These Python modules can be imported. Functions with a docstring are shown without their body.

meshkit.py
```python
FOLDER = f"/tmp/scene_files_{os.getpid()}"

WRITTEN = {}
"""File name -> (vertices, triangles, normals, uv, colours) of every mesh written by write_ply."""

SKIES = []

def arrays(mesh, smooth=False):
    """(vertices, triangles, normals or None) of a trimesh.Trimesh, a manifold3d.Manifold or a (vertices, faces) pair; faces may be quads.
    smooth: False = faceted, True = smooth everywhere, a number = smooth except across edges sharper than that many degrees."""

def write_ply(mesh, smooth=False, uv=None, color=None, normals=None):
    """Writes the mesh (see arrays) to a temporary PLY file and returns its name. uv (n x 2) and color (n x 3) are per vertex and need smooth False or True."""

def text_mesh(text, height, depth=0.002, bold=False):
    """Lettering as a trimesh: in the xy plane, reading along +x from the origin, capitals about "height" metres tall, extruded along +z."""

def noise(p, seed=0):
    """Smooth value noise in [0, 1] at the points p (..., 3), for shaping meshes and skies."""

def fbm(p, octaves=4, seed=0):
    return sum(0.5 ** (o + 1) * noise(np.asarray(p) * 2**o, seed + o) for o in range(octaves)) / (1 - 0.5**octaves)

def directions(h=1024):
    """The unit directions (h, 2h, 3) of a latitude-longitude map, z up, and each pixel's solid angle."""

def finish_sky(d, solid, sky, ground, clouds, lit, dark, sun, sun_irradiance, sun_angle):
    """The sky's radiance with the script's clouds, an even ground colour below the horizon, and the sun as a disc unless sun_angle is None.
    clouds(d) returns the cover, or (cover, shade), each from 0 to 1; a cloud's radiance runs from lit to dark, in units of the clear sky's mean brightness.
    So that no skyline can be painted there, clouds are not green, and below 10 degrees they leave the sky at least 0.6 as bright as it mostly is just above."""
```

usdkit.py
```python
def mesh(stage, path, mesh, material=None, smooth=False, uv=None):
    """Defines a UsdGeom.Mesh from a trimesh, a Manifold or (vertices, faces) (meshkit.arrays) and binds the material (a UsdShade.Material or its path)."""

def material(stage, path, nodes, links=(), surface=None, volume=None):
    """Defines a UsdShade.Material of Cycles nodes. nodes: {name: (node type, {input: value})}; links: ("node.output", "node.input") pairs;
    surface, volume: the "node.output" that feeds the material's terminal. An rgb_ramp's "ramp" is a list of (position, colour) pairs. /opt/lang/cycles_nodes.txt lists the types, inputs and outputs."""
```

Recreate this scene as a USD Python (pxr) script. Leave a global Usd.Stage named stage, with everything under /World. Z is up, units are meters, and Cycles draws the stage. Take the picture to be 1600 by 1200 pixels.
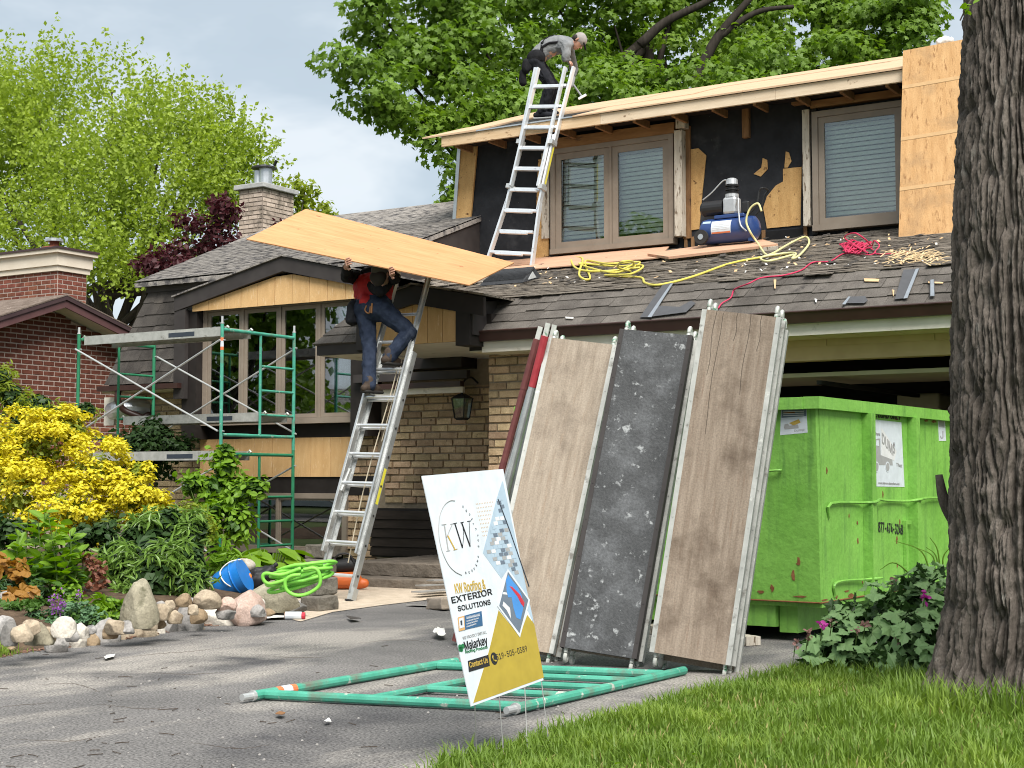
import math, random
import numpy as np
import trimesh, usdkit, meshkit
import manifold3d as m3
from pxr import Usd, UsdGeom, UsdLux, UsdShade, Gf, Sdf, Vt

stage = Usd.Stage.CreateInMemory()
UsdGeom.SetStageUpAxis(stage, 'Z'); UsdGeom.SetStageMetersPerUnit(stage, 1.0)
UsdGeom.Xform.Define(stage, '/World')

# ------------------------------------------------------------------ camera
# x runs right along the house front, y into the house, z up
FPX, HOR, CX, CY = 2350.0, 750.0, 800.0, 600.0
YAW, PIT = math.atan(3770 / 2350), math.atan((HOR - CY) / FPX)
EYE = np.array([0, 0, 1.15])
RIGHT = np.array([math.sin(YAW), math.cos(YAW), 0])
FLAT = np.array([-math.cos(YAW), math.sin(YAW), 0])
ZUP = np.array([0, 0, 1.0])
FWD = FLAT * math.cos(PIT) + ZUP * math.sin(PIT)
UPV = -FLAT * math.sin(PIT) + ZUP * math.cos(PIT)
cam = UsdGeom.Camera.Define(stage, '/World/camera')
cam.CreateHorizontalApertureAttr(36.0); cam.CreateVerticalApertureAttr(27.0)
cam.CreateFocalLengthAttr(36.0 * FPX / 1600.0)
cam.CreateClippingRangeAttr(Gf.Vec2f(0.05, 3000))
cam.AddTransformOp().Set(Gf.Matrix4d(*[float(v) for row in (np.r_[RIGHT, 0], np.r_[UPV, 0], np.r_[-FWD, 0], np.r_[EYE, 1]) for v in row]))
cam.CreateExposureAttr(1.08)

# ------------------------------------------------------------------ sky and sun
SUN = np.array([0.52, -0.46, 0.90]); SUN /= np.linalg.norm(SUN)
SKY_STRENGTH, SUN_INTENSITY = 0.09, 0.85
sky = usdkit.material(stage, '/World/Looks/sky', {
    'sky': ('sky_texture', {'sky_type': 'single_scattering', 'sun_disc': False, 'sun_elevation': math.asin(SUN[2]), 'sun_rotation': math.atan2(SUN[0], SUN[1]), 'aerosol_density': 2.0}),
    'tc': ('texture_coordinate', {}),
    'mp': ('mapping', {'scale': (1.0, 1.0, 2.6)}),
    'n': ('noise_texture', {'scale': 4.2, 'detail': 6.0, 'roughness': 0.52, 'distortion': 0.35}),
    'r': ('rgb_ramp', {'ramp': [(0.0, (2.6, 3.1, 3.55)), (0.42, (3.15, 3.65, 4.05)), (0.5, (3.7, 4.15, 4.5)), (0.60, (4.6, 4.9, 5.1)), (1.0, (5.3, 5.5, 5.6))]}),
    'mx': ('mix', {'mix_type': 'mix', 'fac': 0.88}),
    'bg': ('background_shader', {'strength': SKY_STRENGTH}),
}, [('tc.generated', 'mp.vector'), ('mp.vector', 'n.vector'), ('n.fac', 'r.fac'), ('sky.color', 'mx.color1'), ('r.color', 'mx.color2'), ('mx.color', 'bg.color')], surface='bg.background')
dome = UsdLux.DomeLight.Define(stage, '/World/sky')
dome.CreateIntensityAttr(1.0)
UsdShade.MaterialBindingAPI.Apply(dome.GetPrim()).Bind(sky)
dome.GetPrim().SetCustomDataByKey('kind', 'structure')
sun = UsdLux.DistantLight.Define(stage, '/World/sun')
sun.CreateIntensityAttr(SUN_INTENSITY); sun.CreateAngleAttr(40.0); sun.CreateNormalizeAttr(True)
sun.CreateColorAttr(Gf.Vec3f(1.0, 0.965, 0.91))
zc = SUN; xc = np.cross(ZUP, zc); xc /= np.linalg.norm(xc); yc = np.cross(zc, xc)
sun.AddTransformOp().Set(Gf.Matrix4d(*[float(v) for row in (np.r_[xc, 0], np.r_[yc, 0], np.r_[zc, 0], np.r_[0, 0, 30, 1]) for v in row]))

# ------------------------------------------------------------------ measuring: a point of the place on a known plane
def ray(x, y): return RIGHT * (x - CX) / FPX + UPV * (CY - y) / FPX + FWD
def atY(x, y, Y): r = ray(x, y); return EYE + r * (Y / r[1])
def atX(x, y, X): r = ray(x, y); return EYE + r * (X / r[0])
def atZ(x, y, z=0.0): r = ray(x, y); return EYE + r * ((z - EYE[2]) / r[2])
def atD(x, y, d): return EYE + ray(x, y) * d
def onplane(x, y, p0, n):
    r = ray(x, y); n = np.asarray(n, float)
    return EYE + r * (np.dot(np.asarray(p0) - EYE, n) / np.dot(r, n))

# ------------------------------------------------------------------ objects
USED, BASE = {}, {}
def unique(parent, name):
    k = parent + '/' + name
    n = USED.get(k, 0); USED[k] = n + 1
    return k if n == 0 else '%s_%03d' % (k, n)
def tag(p, label=None, cat=None, group=None, kind=None):
    p = p.GetPrim() if hasattr(p, 'GetPrim') else p
    for k, v in (('label', label), ('category', cat), ('group', group), ('kind', kind)):
        if v: p.SetCustomDataByKey(k, v)
    return p
def thing(name, label=None, cat=None, base=(0, 0, 0), group=None, kind=None, M=None):
    """A top-level thing: an Xform at its base. Parts are then given in world coordinates, or in local ones when M (rows = axes + origin) is given."""
    path = unique('/World', name)
    x = UsdGeom.Xform.Define(stage, path)
    if M is not None:
        x.AddTransformOp().Set(Gf.Matrix4d(*[float(v) for v in np.asarray(M, float).ravel()]))
        BASE[path] = np.zeros(3)
    else:
        base = np.asarray(base, float)
        x.AddTranslateOp().Set(Gf.Vec3d(*[float(b) for b in base]))
        BASE[path] = base
    tag(x, label, cat, group, kind)
    return path
def frame(o, x, y, z=None):
    """4x4 rows: unit axes x, y, z and origin."""
    x = np.asarray(x, float) / np.linalg.norm(x)
    y = np.asarray(y, float); y = y - x * np.dot(x, y); y /= np.linalg.norm(y)
    z = np.cross(x, y)
    return np.array([np.r_[x, 0], np.r_[y, 0], np.r_[z, 0], np.r_[np.asarray(o, float), 1]])
def obj(name, mesh, mat, parent=None, label=None, cat=None, group=None, kind=None, smooth=False):
    """ONE mesh: a part under parent, or a thing of its own."""
    pp = parent or '/World'
    path = unique(pp, name)
    if hasattr(mesh, 'to_mesh') or hasattr(mesh, 'faces'):
        v, f, _ = meshkit.arrays(mesh)
    else:
        v, f = np.asarray(mesh[0], float), np.asarray(mesh[1], int)
    if parent is None:
        if cat:
            b = np.array([(v[:, 0].min() + v[:, 0].max()) / 2, (v[:, 1].min() + v[:, 1].max()) / 2, v[:, 2].min()])
        else:
            b = np.zeros(3)
    else:
        b = BASE[parent]
    m = usdkit.mesh(stage, path, (v - b, f), MATS[mat] if isinstance(mat, str) else mat, smooth=smooth)
    if parent is None and cat: m.AddTranslateOp().Set(Gf.Vec3d(*[float(q) for q in b]))
    BASE[path] = b
    tag(m, label, cat, group, kind)
    return path

# ------------------------------------------------------------------ meshes
BOXF = np.array([[0, 3, 2], [0, 2, 1], [4, 5, 6], [4, 6, 7], [0, 1, 5], [0, 5, 4], [1, 2, 6], [1, 6, 5], [2, 3, 7], [2, 7, 6], [3, 0, 4], [3, 4, 7]])
def box(x0, x1, y0, y1, z0, z1):
    return np.array([[x0, y0, z0], [x1, y0, z0], [x1, y1, z0], [x0, y1, z0], [x0, y0, z1], [x1, y0, z1], [x1, y1, z1], [x0, y1, z1]], float), BOXF
def cat(ms):
    vs, fs, n = [], [], 0
    for m in ms:
        if hasattr(m, 'to_mesh') or hasattr(m, 'faces'): v, f, _ = meshkit.arrays(m)
        else: v, f = m
        v = np.asarray(v, float); f = np.asarray(f, int)
        if f.shape[1] == 4: f = np.vstack([f[:, [0, 1, 2]], f[:, [0, 2, 3]]])
        vs.append(v); fs.append(f + n); n += len(v)
    return np.vstack(vs), np.vstack(fs)
def hexa(bottom, top):
    """Eight corners: bottom ring of four, top ring of four (any orientation; faces are made to look outward)."""
    v = np.array(list(bottom) + list(top), float)
    c = v.mean(0); f = BOXF.copy()
    nrm = np.cross(v[f[:, 1]] - v[f[:, 0]], v[f[:, 2]] - v[f[:, 0]])
    if ((v[f].mean(1) - c) * nrm).sum() < 0: f = f[:, ::-1]
    return v, f
def slab(p00, p10, p11, p01, t):
    """A sheet with corners p.., t thick along its own normal (t>0: on the side of the right-hand normal)."""
    p = [np.asarray(q, float) for q in (p00, p10, p11, p01)]
    n = np.cross(p[1] - p[0], p[3] - p[0]); n /= np.linalg.norm(n)
    return hexa(p, [q + n * t for q in p])
def bar(a, b, w, h, up=(0, 0, 1)):
    """A square bar from a to b, w wide, h along up."""
    a, b = np.asarray(a, float), np.asarray(b, float)
    d = (b - a) / np.linalg.norm(b - a); s = np.cross(d, up); s /= np.linalg.norm(s); u = np.cross(s, d)
    o = lambda p: [p + s * w / 2 * i + u * h / 2 * j for i, j in ((-1, -1), (1, -1), (1, 1), (-1, 1))]
    return hexa(o(a), o(b))
def tube(pts, r, n=8, caps=True):
    pts = np.asarray(pts, float); k = len(pts); r = np.broadcast_to(np.asarray(r, float), (k,))
    d = np.gradient(pts, axis=0); d /= np.maximum(np.linalg.norm(d, axis=1, keepdims=True), 1e-9)
    u = np.cross(d[0], [0, 0, 1.0]) if abs(d[0][2]) < 0.9 else np.cross(d[0], [1.0, 0, 0])
    u /= np.linalg.norm(u); rings = []
    for i in range(k):
        u = u - d[i] * np.dot(u, d[i]); u /= np.linalg.norm(u); w = np.cross(d[i], u)
        a = np.arange(n) * 2 * np.pi / n
        rings.append(pts[i] + r[i] * (np.cos(a)[:, None] * u + np.sin(a)[:, None] * w))
    v = np.vstack(rings); f = []
    i, j = np.meshgrid(np.arange(k - 1), np.arange(n), indexing='ij'); i, j = i.ravel(), j.ravel(); j2 = (j + 1) % n
    a, b, c, e = i * n + j, i * n + j2, (i + 1) * n + j2, (i + 1) * n + j
    f = np.vstack([np.stack([a, b, c], 1), np.stack([a, c, e], 1)])
    if caps:
        v = np.vstack([v, pts[0], pts[-1]]); q = np.arange(n); q2 = (q + 1) % n
        f = np.vstack([f, np.stack([np.full(n, k * n), q2, q], 1), np.stack([np.full(n, k * n + 1), (k - 1) * n + q, (k - 1) * n + q2], 1)])
    return v, f
def cyl(a, b, r, n=12, r2=None):
    return tube([a, b], [r, r if r2 is None else r2], n)
def curve(pts, n=60):
    """Catmull-Rom through the points."""
    p = np.asarray(pts, float); p = np.vstack([2 * p[0] - p[1], p, 2 * p[-1] - p[-2]])
    out = []
    m = max(2, n // (len(p) - 3))
    for i in range(len(p) - 3):
        t = np.linspace(0, 1, m, endpoint=False)[:, None]
        a, b, c, d = p[i:i + 4]
        out.append(0.5 * (2 * b + (c - a) * t + (2 * a - 5 * b + 4 * c - d) * t ** 2 + (3 * b - a - 3 * c + d) * t ** 3))
    return np.vstack(out + [p[-2:-1]])
def rbox(x0, x1, y0, y1, z0, z1, r=0.01, seg=8):
    s = m3.Manifold.sphere(r, seg)
    return m3.Manifold.batch_hull([s.translate((x, y, z)) for x in (x0 + r, x1 - r) for y in (y0 + r, y1 - r) for z in (z0 + r, z1 - r)])
def prism(poly, h):
    """A 2-D outline (x, y) extruded h along z."""
    from shapely.geometry import Polygon
    return meshkit.arrays(trimesh.creation.extrude_polygon(Polygon(poly).buffer(0), h, engine='earcut'))[:2]
def place(mesh, o, x, y, z):
    """Moves a local mesh: axes x, y, z (not scaled) and origin o."""
    v, f = (meshkit.arrays(mesh)[:2] if not isinstance(mesh, tuple) else mesh)
    x, y, z = (np.asarray(q, float) for q in (x, y, z))
    w = np.asarray(o, float) + v[:, :1] * x + v[:, 1:2] * y + v[:, 2:3] * z
    if np.dot(np.cross(x, y), z) < 0: f = f[:, ::-1]
    return w, f
def gridmesh(P):
    """P: (n, m, 3) points."""
    n, m = P.shape[:2]
    i, j = np.meshgrid(np.arange(n - 1), np.arange(m - 1), indexing='ij'); i, j = i.ravel(), j.ravel()
    a = i * m + j
    return P.reshape(-1, 3), np.vstack([np.stack([a, a + m, a + m + 1], 1), np.stack([a, a + m + 1, a + 1], 1)])

# ------------------------------------------------------------------ materials
MATS = {}
def mul(c, k): return tuple(min(1.0, x * k) for x in c)
def mat(name, c1, c2=None, scale=6.0, stretch=(1, 1, 1), detail=6.0, rough=0.7, bump=0.0, bscale=None, spec=0.35, metal=0.0, vary=0.0, space='world', rot=(0, 0, 0),
        spots=None, spot_scale=20.0, spot_at=(0.62, 0.72), spot_stretch=(1, 1, 1), lo=0.3, hi=0.7, coat=0.0, fine=0.0, fine_scale=150.0, dist=0.0, hue=0.0, bdist=0.01, spots2=None, spot2_scale=8.0, spot2_at=(0.6, 0.7)):
    """Colour between c1 and c2 by stretched noise, island/object variation, optional spots of another colour, fine grain and bump."""
    c2 = c2 or mul(c1, 1.25)
    N = {'r': ('rgb_ramp', {'ramp': [(lo, c1), (hi, c2)]}), 'n': ('noise_texture', {'scale': scale, 'detail': detail, 'roughness': 0.6, 'distortion': dist}),
         'mp': ('mapping', {'scale': stretch, 'rotation': rot}), 'p': ('principled_bsdf', {'roughness': rough, 'specular_ior_level': spec, 'metallic': metal, 'coat_weight': coat, 'coat_roughness': 0.15})}
    src = 'tc.object' if space == 'object' else 'g.position'
    N['g'] = ('geometry', {})
    if space == 'object': N['tc'] = ('texture_coordinate', {})
    L = [(src, 'mp.vector'), ('mp.vector', 'n.vector'), ('n.fac', 'r.fac')]
    col = 'r.color'
    for i, (sc, ss, sa) in enumerate(((spots, spot_scale, spot_at), (spots2, spot2_scale, spot2_at))):
        if sc is None: continue
        s = str(i)
        N['sm' + s] = ('mapping', {'scale': spot_stretch if i == 0 else (1, 1, 1), 'location': (3.1 + 7 * i, 1.7, 0.4)})
        N['sn' + s] = ('noise_texture', {'scale': ss, 'detail': 5.0, 'roughness': 0.62})
        N['sr' + s] = ('rgb_ramp', {'ramp': [(sa[0], (0, 0, 0)), (sa[1], (1, 1, 1))]})
        N['sx' + s] = ('mix', {'mix_type': 'mix', 'color2': sc})
        L += [(src, 'sm%s.vector' % s), ('sm%s.vector' % s, 'sn%s.vector' % s), ('sn%s.fac' % s, 'sr%s.fac' % s), ('sr%s.color' % s, 'sx%s.fac' % s), (col, 'sx%s.color1' % s)]
        col = 'sx%s.color' % s
    if fine:
        N['fn'] = ('noise_texture', {'scale': fine_scale, 'detail': 3.0, 'roughness': 0.6})
        N['fr'] = ('map_range', {'from_min': 0.25, 'from_max': 0.75, 'to_min': 1 - fine, 'to_max': 1 + fine})
        N['fx'] = ('hsv', {})
        L += [(src, 'fn.vector'), ('fn.fac', 'fr.value'), ('fr.result', 'fx.value'), (col, 'fx.color')]
        col = 'fx.color'
    if vary or hue:
        N['oi'] = ('object_info', {})
        N['vr'] = ('map_range', {'from_min': 0.0, 'from_max': 1.0, 'to_min': 1 - vary, 'to_max': 1 + vary})
        N['ad'] = ('math', {'math_type': 'add'}); N['fc'] = ('math', {'math_type': 'fraction'})
        N['hv'] = ('hsv', {})
        L += [('oi.random', 'ad.value1'), ('g.random_per_island', 'ad.value2'), ('ad.value', 'fc.value1'), ('fc.value', 'vr.value'), ('vr.result', 'hv.value'), (col, 'hv.color')]
        if hue:
            N['hr'] = ('map_range', {'from_min': 0.0, 'from_max': 1.0, 'to_min': 0.5 - hue, 'to_max': 0.5 + hue})
            N['m7'] = ('math', {'math_type': 'multiply', 'value2': 7.31}); N['f7'] = ('math', {'math_type': 'fraction'})
            L += [('fc.value', 'm7.value1'), ('m7.value', 'f7.value1'), ('f7.value', 'hr.value'), ('hr.result', 'hv.hue')]
        col = 'hv.color'
    L.append((col, 'p.base_color'))
    if bump:
        N['bn'] = ('noise_texture', {'scale': bscale or scale * 4, 'detail': 5.0, 'roughness': 0.6})
        N['bm'] = ('bump', {'strength': bump, 'distance': bdist})
        L += [('mp.vector', 'bn.vector'), ('bn.fac', 'bm.height'), ('bm.normal', 'p.normal')]
    MATS[name] = usdkit.material(stage, '/World/Looks/' + name, N, L, surface='p.BSDF')
def leafmat(name, dark, mid, light, trans=0.35, rough=0.5, patch=0.0, patch_scale=0.6, spec=0.3):
    """Leaves: colour by leaf, translucent."""
    N = {'g': ('geometry', {}), 'r': ('rgb_ramp', {'ramp': [(0.0, dark), (0.5, mid), (1.0, light)]}), 'n': ('noise_texture', {'scale': patch_scale, 'detail': 3.0}),
         'a': ('math', {'math_type': 'multiply_add', 'value2': patch, 'value3': -patch * 0.5}), 'b': ('math', {'math_type': 'add', 'use_clamp': True}),
         'p': ('principled_bsdf', {'roughness': rough, 'specular_ior_level': spec}), 't': ('translucent_bsdf', {}), 'hv': ('hsv', {'value': 1.25, 'saturation': 1.1}), 'm': ('mix_closure', {'fac': trans})}
    L = [('g.position', 'n.vector'), ('n.fac', 'a.value1'), ('a.value', 'b.value1'), ('g.random_per_island', 'b.value2'), ('b.value', 'r.fac'),
         ('r.color', 'p.base_color'), ('r.color', 'hv.color'), ('hv.color', 't.color'), ('p.BSDF', 'm.closure1'), ('t.BSDF', 'm.closure2')]
    MATS[name] = usdkit.material(stage, '/World/Looks/' + name, N, L, surface='m.closure')
def plain(name, c, rough=0.6, metal=0.0, spec=0.4, vary=0.0, coat=0.0):
    mat(name, mul(c, 0.9), mul(c, 1.08), scale=14, rough=rough, metal=metal, spec=spec, vary=vary, coat=coat)
def glass(name, tint=(0.9, 0.95, 0.93), ior=1.55, add=0.0):
    N = {'f': ('fresnel', {'IOR': ior}), 'a': ('math', {'math_type': 'add', 'value2': add, 'use_clamp': True}), 't': ('transparent_bsdf', {'color': tint}), 'g': ('glossy_bsdf', {'color': (0.95, 0.97, 1.0), 'roughness': 0.01}), 'm': ('mix_closure', {}),
         'n': ('noise_texture', {'scale': 0.9, 'detail': 0.0}), 'bm': ('bump', {'strength': 0.35, 'distance': 0.004}), 'ge': ('geometry', {})}
    MATS[name] = usdkit.material(stage, '/World/Looks/' + name, N, [('f.fac', 'a.value1'), ('a.value', 'm.fac'), ('t.BSDF', 'm.closure1'), ('g.BSDF', 'm.closure2'), ('ge.position', 'n.vector'), ('n.fac', 'bm.height'), ('bm.normal', 'g.normal')], surface='m.closure')

# ground
mat('asphalt', (0.098, 0.095, 0.093), (0.19, 0.18, 0.172), scale=0.9, detail=8, rough=0.92, bump=0.8, bscale=160, fine=0.95, fine_scale=75, spots=(0.27, 0.25, 0.225), spot_scale=0.55, spot_stretch=(1.6, 0.6, 1), spot_at=(0.52, 0.62), spots2=(0.07, 0.068, 0.07), spot2_scale=0.6, spot2_at=(0.55, 0.68), spec=0.2, bdist=0.006)
mat('concrete', (0.40, 0.33, 0.25), (0.55, 0.46, 0.36), scale=8, rough=0.9, bump=0.5, bscale=90, fine=0.3, fine_scale=120, spec=0.2)
mat('soil', (0.05, 0.035, 0.025), (0.13, 0.09, 0.06), scale=14, rough=0.95, bump=1.0, bscale=60, fine=0.3, spec=0.1)
mat('turf', (0.05, 0.085, 0.015), (0.10, 0.13, 0.03), scale=9, rough=0.95, spec=0.1, spots=(0.10, 0.085, 0.05), spot_scale=3.0)
mat('far_ground', (0.06, 0.09, 0.03), (0.10, 0.12, 0.05), scale=0.7, rough=0.95, spec=0.1)
# house
mat('tan_brick', (0.34, 0.235, 0.14), (0.53, 0.39, 0.245), scale=9, rough=0.9, bump=0.8, bscale=45, vary=0.28, hue=0.012, fine=0.2, fine_scale=70, spots=(0.11, 0.085, 0.055), spot_scale=16, spec=0.15)
mat('tan_mortar', (0.22, 0.175, 0.12), (0.30, 0.245, 0.18), scale=20, rough=0.95, bump=0.4, spec=0.1)
mat('chimney_brick', (0.36, 0.29, 0.23), (0.52, 0.43, 0.36), scale=9, rough=0.9, bump=0.6, bscale=50, vary=0.22, spots=(0.13, 0.11, 0.085), spot_scale=4.5, spot_at=(0.5, 0.66), spec=0.15)
mat('chimney_mortar', (0.16, 0.13, 0.11), (0.24, 0.2, 0.17), scale=20, rough=0.95, spec=0.1)
mat('red_brick', (0.125, 0.042, 0.028), (0.215, 0.078, 0.052), scale=8, rough=0.9, bump=0.5, bscale=60, vary=0.25, hue=0.008, spots=(0.065, 0.03, 0.024), spot_scale=10, spec=0.15)
mat('red_mortar', (0.36, 0.29, 0.25), (0.46, 0.38, 0.33), scale=20, rough=0.95, spec=0.1)
mat('shingle', (0.09, 0.08, 0.071), (0.15, 0.135, 0.12), scale=5, rough=0.95, bump=0.9, bscale=140, vary=0.20, fine=0.35, fine_scale=110, spots=(0.05, 0.045, 0.042), spot_scale=4, spec=0.15)
mat('shingle_dark', (0.040, 0.036, 0.033), (0.085, 0.076, 0.068), scale=4, rough=0.95, bump=0.9, bscale=140, vary=0.30, fine=0.35, fine_scale=110, spec=0.15, spots=(0.10, 0.088, 0.076), spot_scale=3.0, spot_at=(0.55, 0.72))
mat('shingle_old', (0.16, 0.14, 0.118), (0.29, 0.25, 0.205), scale=7, stretch=(0.6, 2.0, 2.0), rough=0.95, bump=0.9, bscale=50, vary=0.24, fine=0.4, fine_scale=90, spots=(0.045, 0.04, 0.036), spot_scale=9, spot_stretch=(0.5, 2, 2), spot_at=(0.52, 0.62), spec=0.1)
mat('shingle_grey', (0.19, 0.175, 0.16), (0.32, 0.295, 0.27), scale=6, stretch=(0.7, 2.0, 2.0), rough=0.95, bump=0.7, bscale=60, vary=0.32, fine=0.4, fine_scale=90, spots=(0.09, 0.085, 0.085), spot_scale=8, spot_at=(0.5, 0.6), spec=0.1)
mat('dark_trim', (0.013, 0.010, 0.009), (0.022, 0.018, 0.016), scale=9, rough=0.6, spec=0.3)
mat('charcoal_trim', (0.032, 0.027, 0.026), (0.045, 0.039, 0.037), scale=6, rough=0.6, spec=0.3)
mat('brown_gutter', (0.030, 0.012, 0.010), (0.045, 0.020, 0.016), scale=6, rough=0.42, spec=0.5)
mat('cream_trim', (0.62, 0.58, 0.49), (0.71, 0.67, 0.58), scale=6, rough=0.6, spots=(0.36, 0.33, 0.26), spot_scale=5, spec=0.3)
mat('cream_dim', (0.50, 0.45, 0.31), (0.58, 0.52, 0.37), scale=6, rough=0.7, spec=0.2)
mat('yellow_panel', (0.46, 0.345, 0.20), (0.54, 0.41, 0.245), scale=4, rough=0.7, spec=0.2)
mat('tan_board', (0.52, 0.315, 0.135), (0.63, 0.41, 0.195), scale=5, stretch=(2, 2, 0.5), rough=0.75, bump=0.3, bscale=60, vary=0.05, spots=(0.70, 0.52, 0.32), spot_scale=22, spot_stretch=(2, 2, 0.4), spot_at=(0.60, 0.70), fine=0.15, spec=0.2)
mat('window_frame', (0.205, 0.165, 0.128), (0.265, 0.22, 0.175), scale=3, rough=0.45, spec=0.4)
mat('blind_slat', (0.72, 0.77, 0.70), (0.82, 0.85, 0.79), scale=3, rough=0.6, spec=0.3)
mat('blind_dark', (0.06, 0.065, 0.07), (0.085, 0.09, 0.095), scale=3, rough=0.6, spec=0.3)
mat('room_dark', (0.012, 0.012, 0.013), (0.02, 0.02, 0.02), scale=3, rough=0.9, spec=0.1)
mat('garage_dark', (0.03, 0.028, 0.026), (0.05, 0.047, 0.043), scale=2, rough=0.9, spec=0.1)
mat('black_felt', (0.014, 0.015, 0.018), (0.028, 0.030, 0.035), scale=4, rough=0.85, bump=0.25, bscale=30, spots=(0.35, 0.33, 0.28), spot_scale=19, spot_at=(0.735, 0.75), spec=0.25, spots2=(0.045, 0.046, 0.05), spot2_scale=2.5)
mat('raw_osb', (0.42, 0.24, 0.09), (0.58, 0.36, 0.15), scale=9, stretch=(1, 1, 0.35), rough=0.8, bump=0.4, bscale=40, spots=(0.14, 0.07, 0.03), spot_scale=13, spot_at=(0.62, 0.68), fine=0.2, fine_scale=60, spec=0.2)
mat('old_stud', (0.42, 0.37, 0.30), (0.58, 0.53, 0.45), scale=8, stretch=(3, 3, 0.6), rough=0.85, spots=(0.16, 0.12, 0.085), spot_scale=9, spot_stretch=(3, 3, 0.7), spot_at=(0.56, 0.62), bump=0.5, bscale=40, spec=0.2)
mat('brown_stud', (0.16, 0.085, 0.04), (0.27, 0.15, 0.07), scale=8, stretch=(3, 3, 0.6), rough=0.85, bump=0.5, bscale=40, spec=0.2, spots=(0.07, 0.04, 0.025), spot_scale=7)
mat('header_beam', (0.20, 0.10, 0.042), (0.31, 0.17, 0.075), scale=7, stretch=(0.5, 3, 3), rough=0.8, bump=0.4, bscale=40, spec=0.2, spots=(0.09, 0.05, 0.03), spot_scale=5, spot_stretch=(0.5, 2, 2))
mat('fascia_wood', (0.58, 0.455, 0.32), (0.70, 0.58, 0.43), scale=5, stretch=(0.5, 4, 4), rough=0.75, bump=0.3, bscale=50, fine=0.1, spots=(0.24, 0.16, 0.10), spot_scale=14, spot_stretch=(0.7, 1, 1), spot_at=(0.66, 0.71), spec=0.2)
mat('fascia_wood_warm', (0.54, 0.37, 0.215), (0.67, 0.50, 0.32), scale=5, stretch=(0.5, 4, 4), rough=0.75, bump=0.3, bscale=50, fine=0.12, spots=(0.22, 0.12, 0.06), spot_scale=12, spot_stretch=(0.5, 2, 2), spot_at=(0.6, 0.7), spec=0.2)
mat('new_ply', (0.45, 0.212, 0.09), (0.555, 0.292, 0.14), scale=3.2, stretch=(0.45, 6, 6), rough=0.7, space='object', bump=0.15, bscale=30, fine=0.06, spots=(0.40, 0.20, 0.09), spot_scale=8, spot_stretch=(0.6, 4.5, 5), spot_at=(0.54, 0.68), spots2=(0.24, 0.11, 0.05), spot2_scale=12, spot2_at=(0.67, 0.71), spec=0.2, dist=0.4)
mat('roof_ply', (0.43, 0.29, 0.18), (0.55, 0.39, 0.255), scale=3, stretch=(0.5, 4, 4), rough=0.75, fine=0.1, spec=0.2)
mat('pink_ply', (0.42, 0.24, 0.155), (0.53, 0.325, 0.215), scale=3, stretch=(0.5, 5, 5), rough=0.75, fine=0.1, spec=0.2)
mat('old_ply', (0.43, 0.245, 0.105), (0.56, 0.345, 0.165), scale=5, stretch=(3.0, 0.6, 3), rough=0.78, space='object', bump=0.3, bscale=30, fine=0.16, fine_scale=80, spots=(0.26, 0.135, 0.055), spot_scale=16, spot_stretch=(2.2, 0.5, 1), spot_at=(0.57, 0.68), spots2=(0.30, 0.19, 0.10), spot2_scale=2.2, spot2_at=(0.5, 0.72), spec=0.2)
rng = np.random.default_rng(7)
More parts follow.
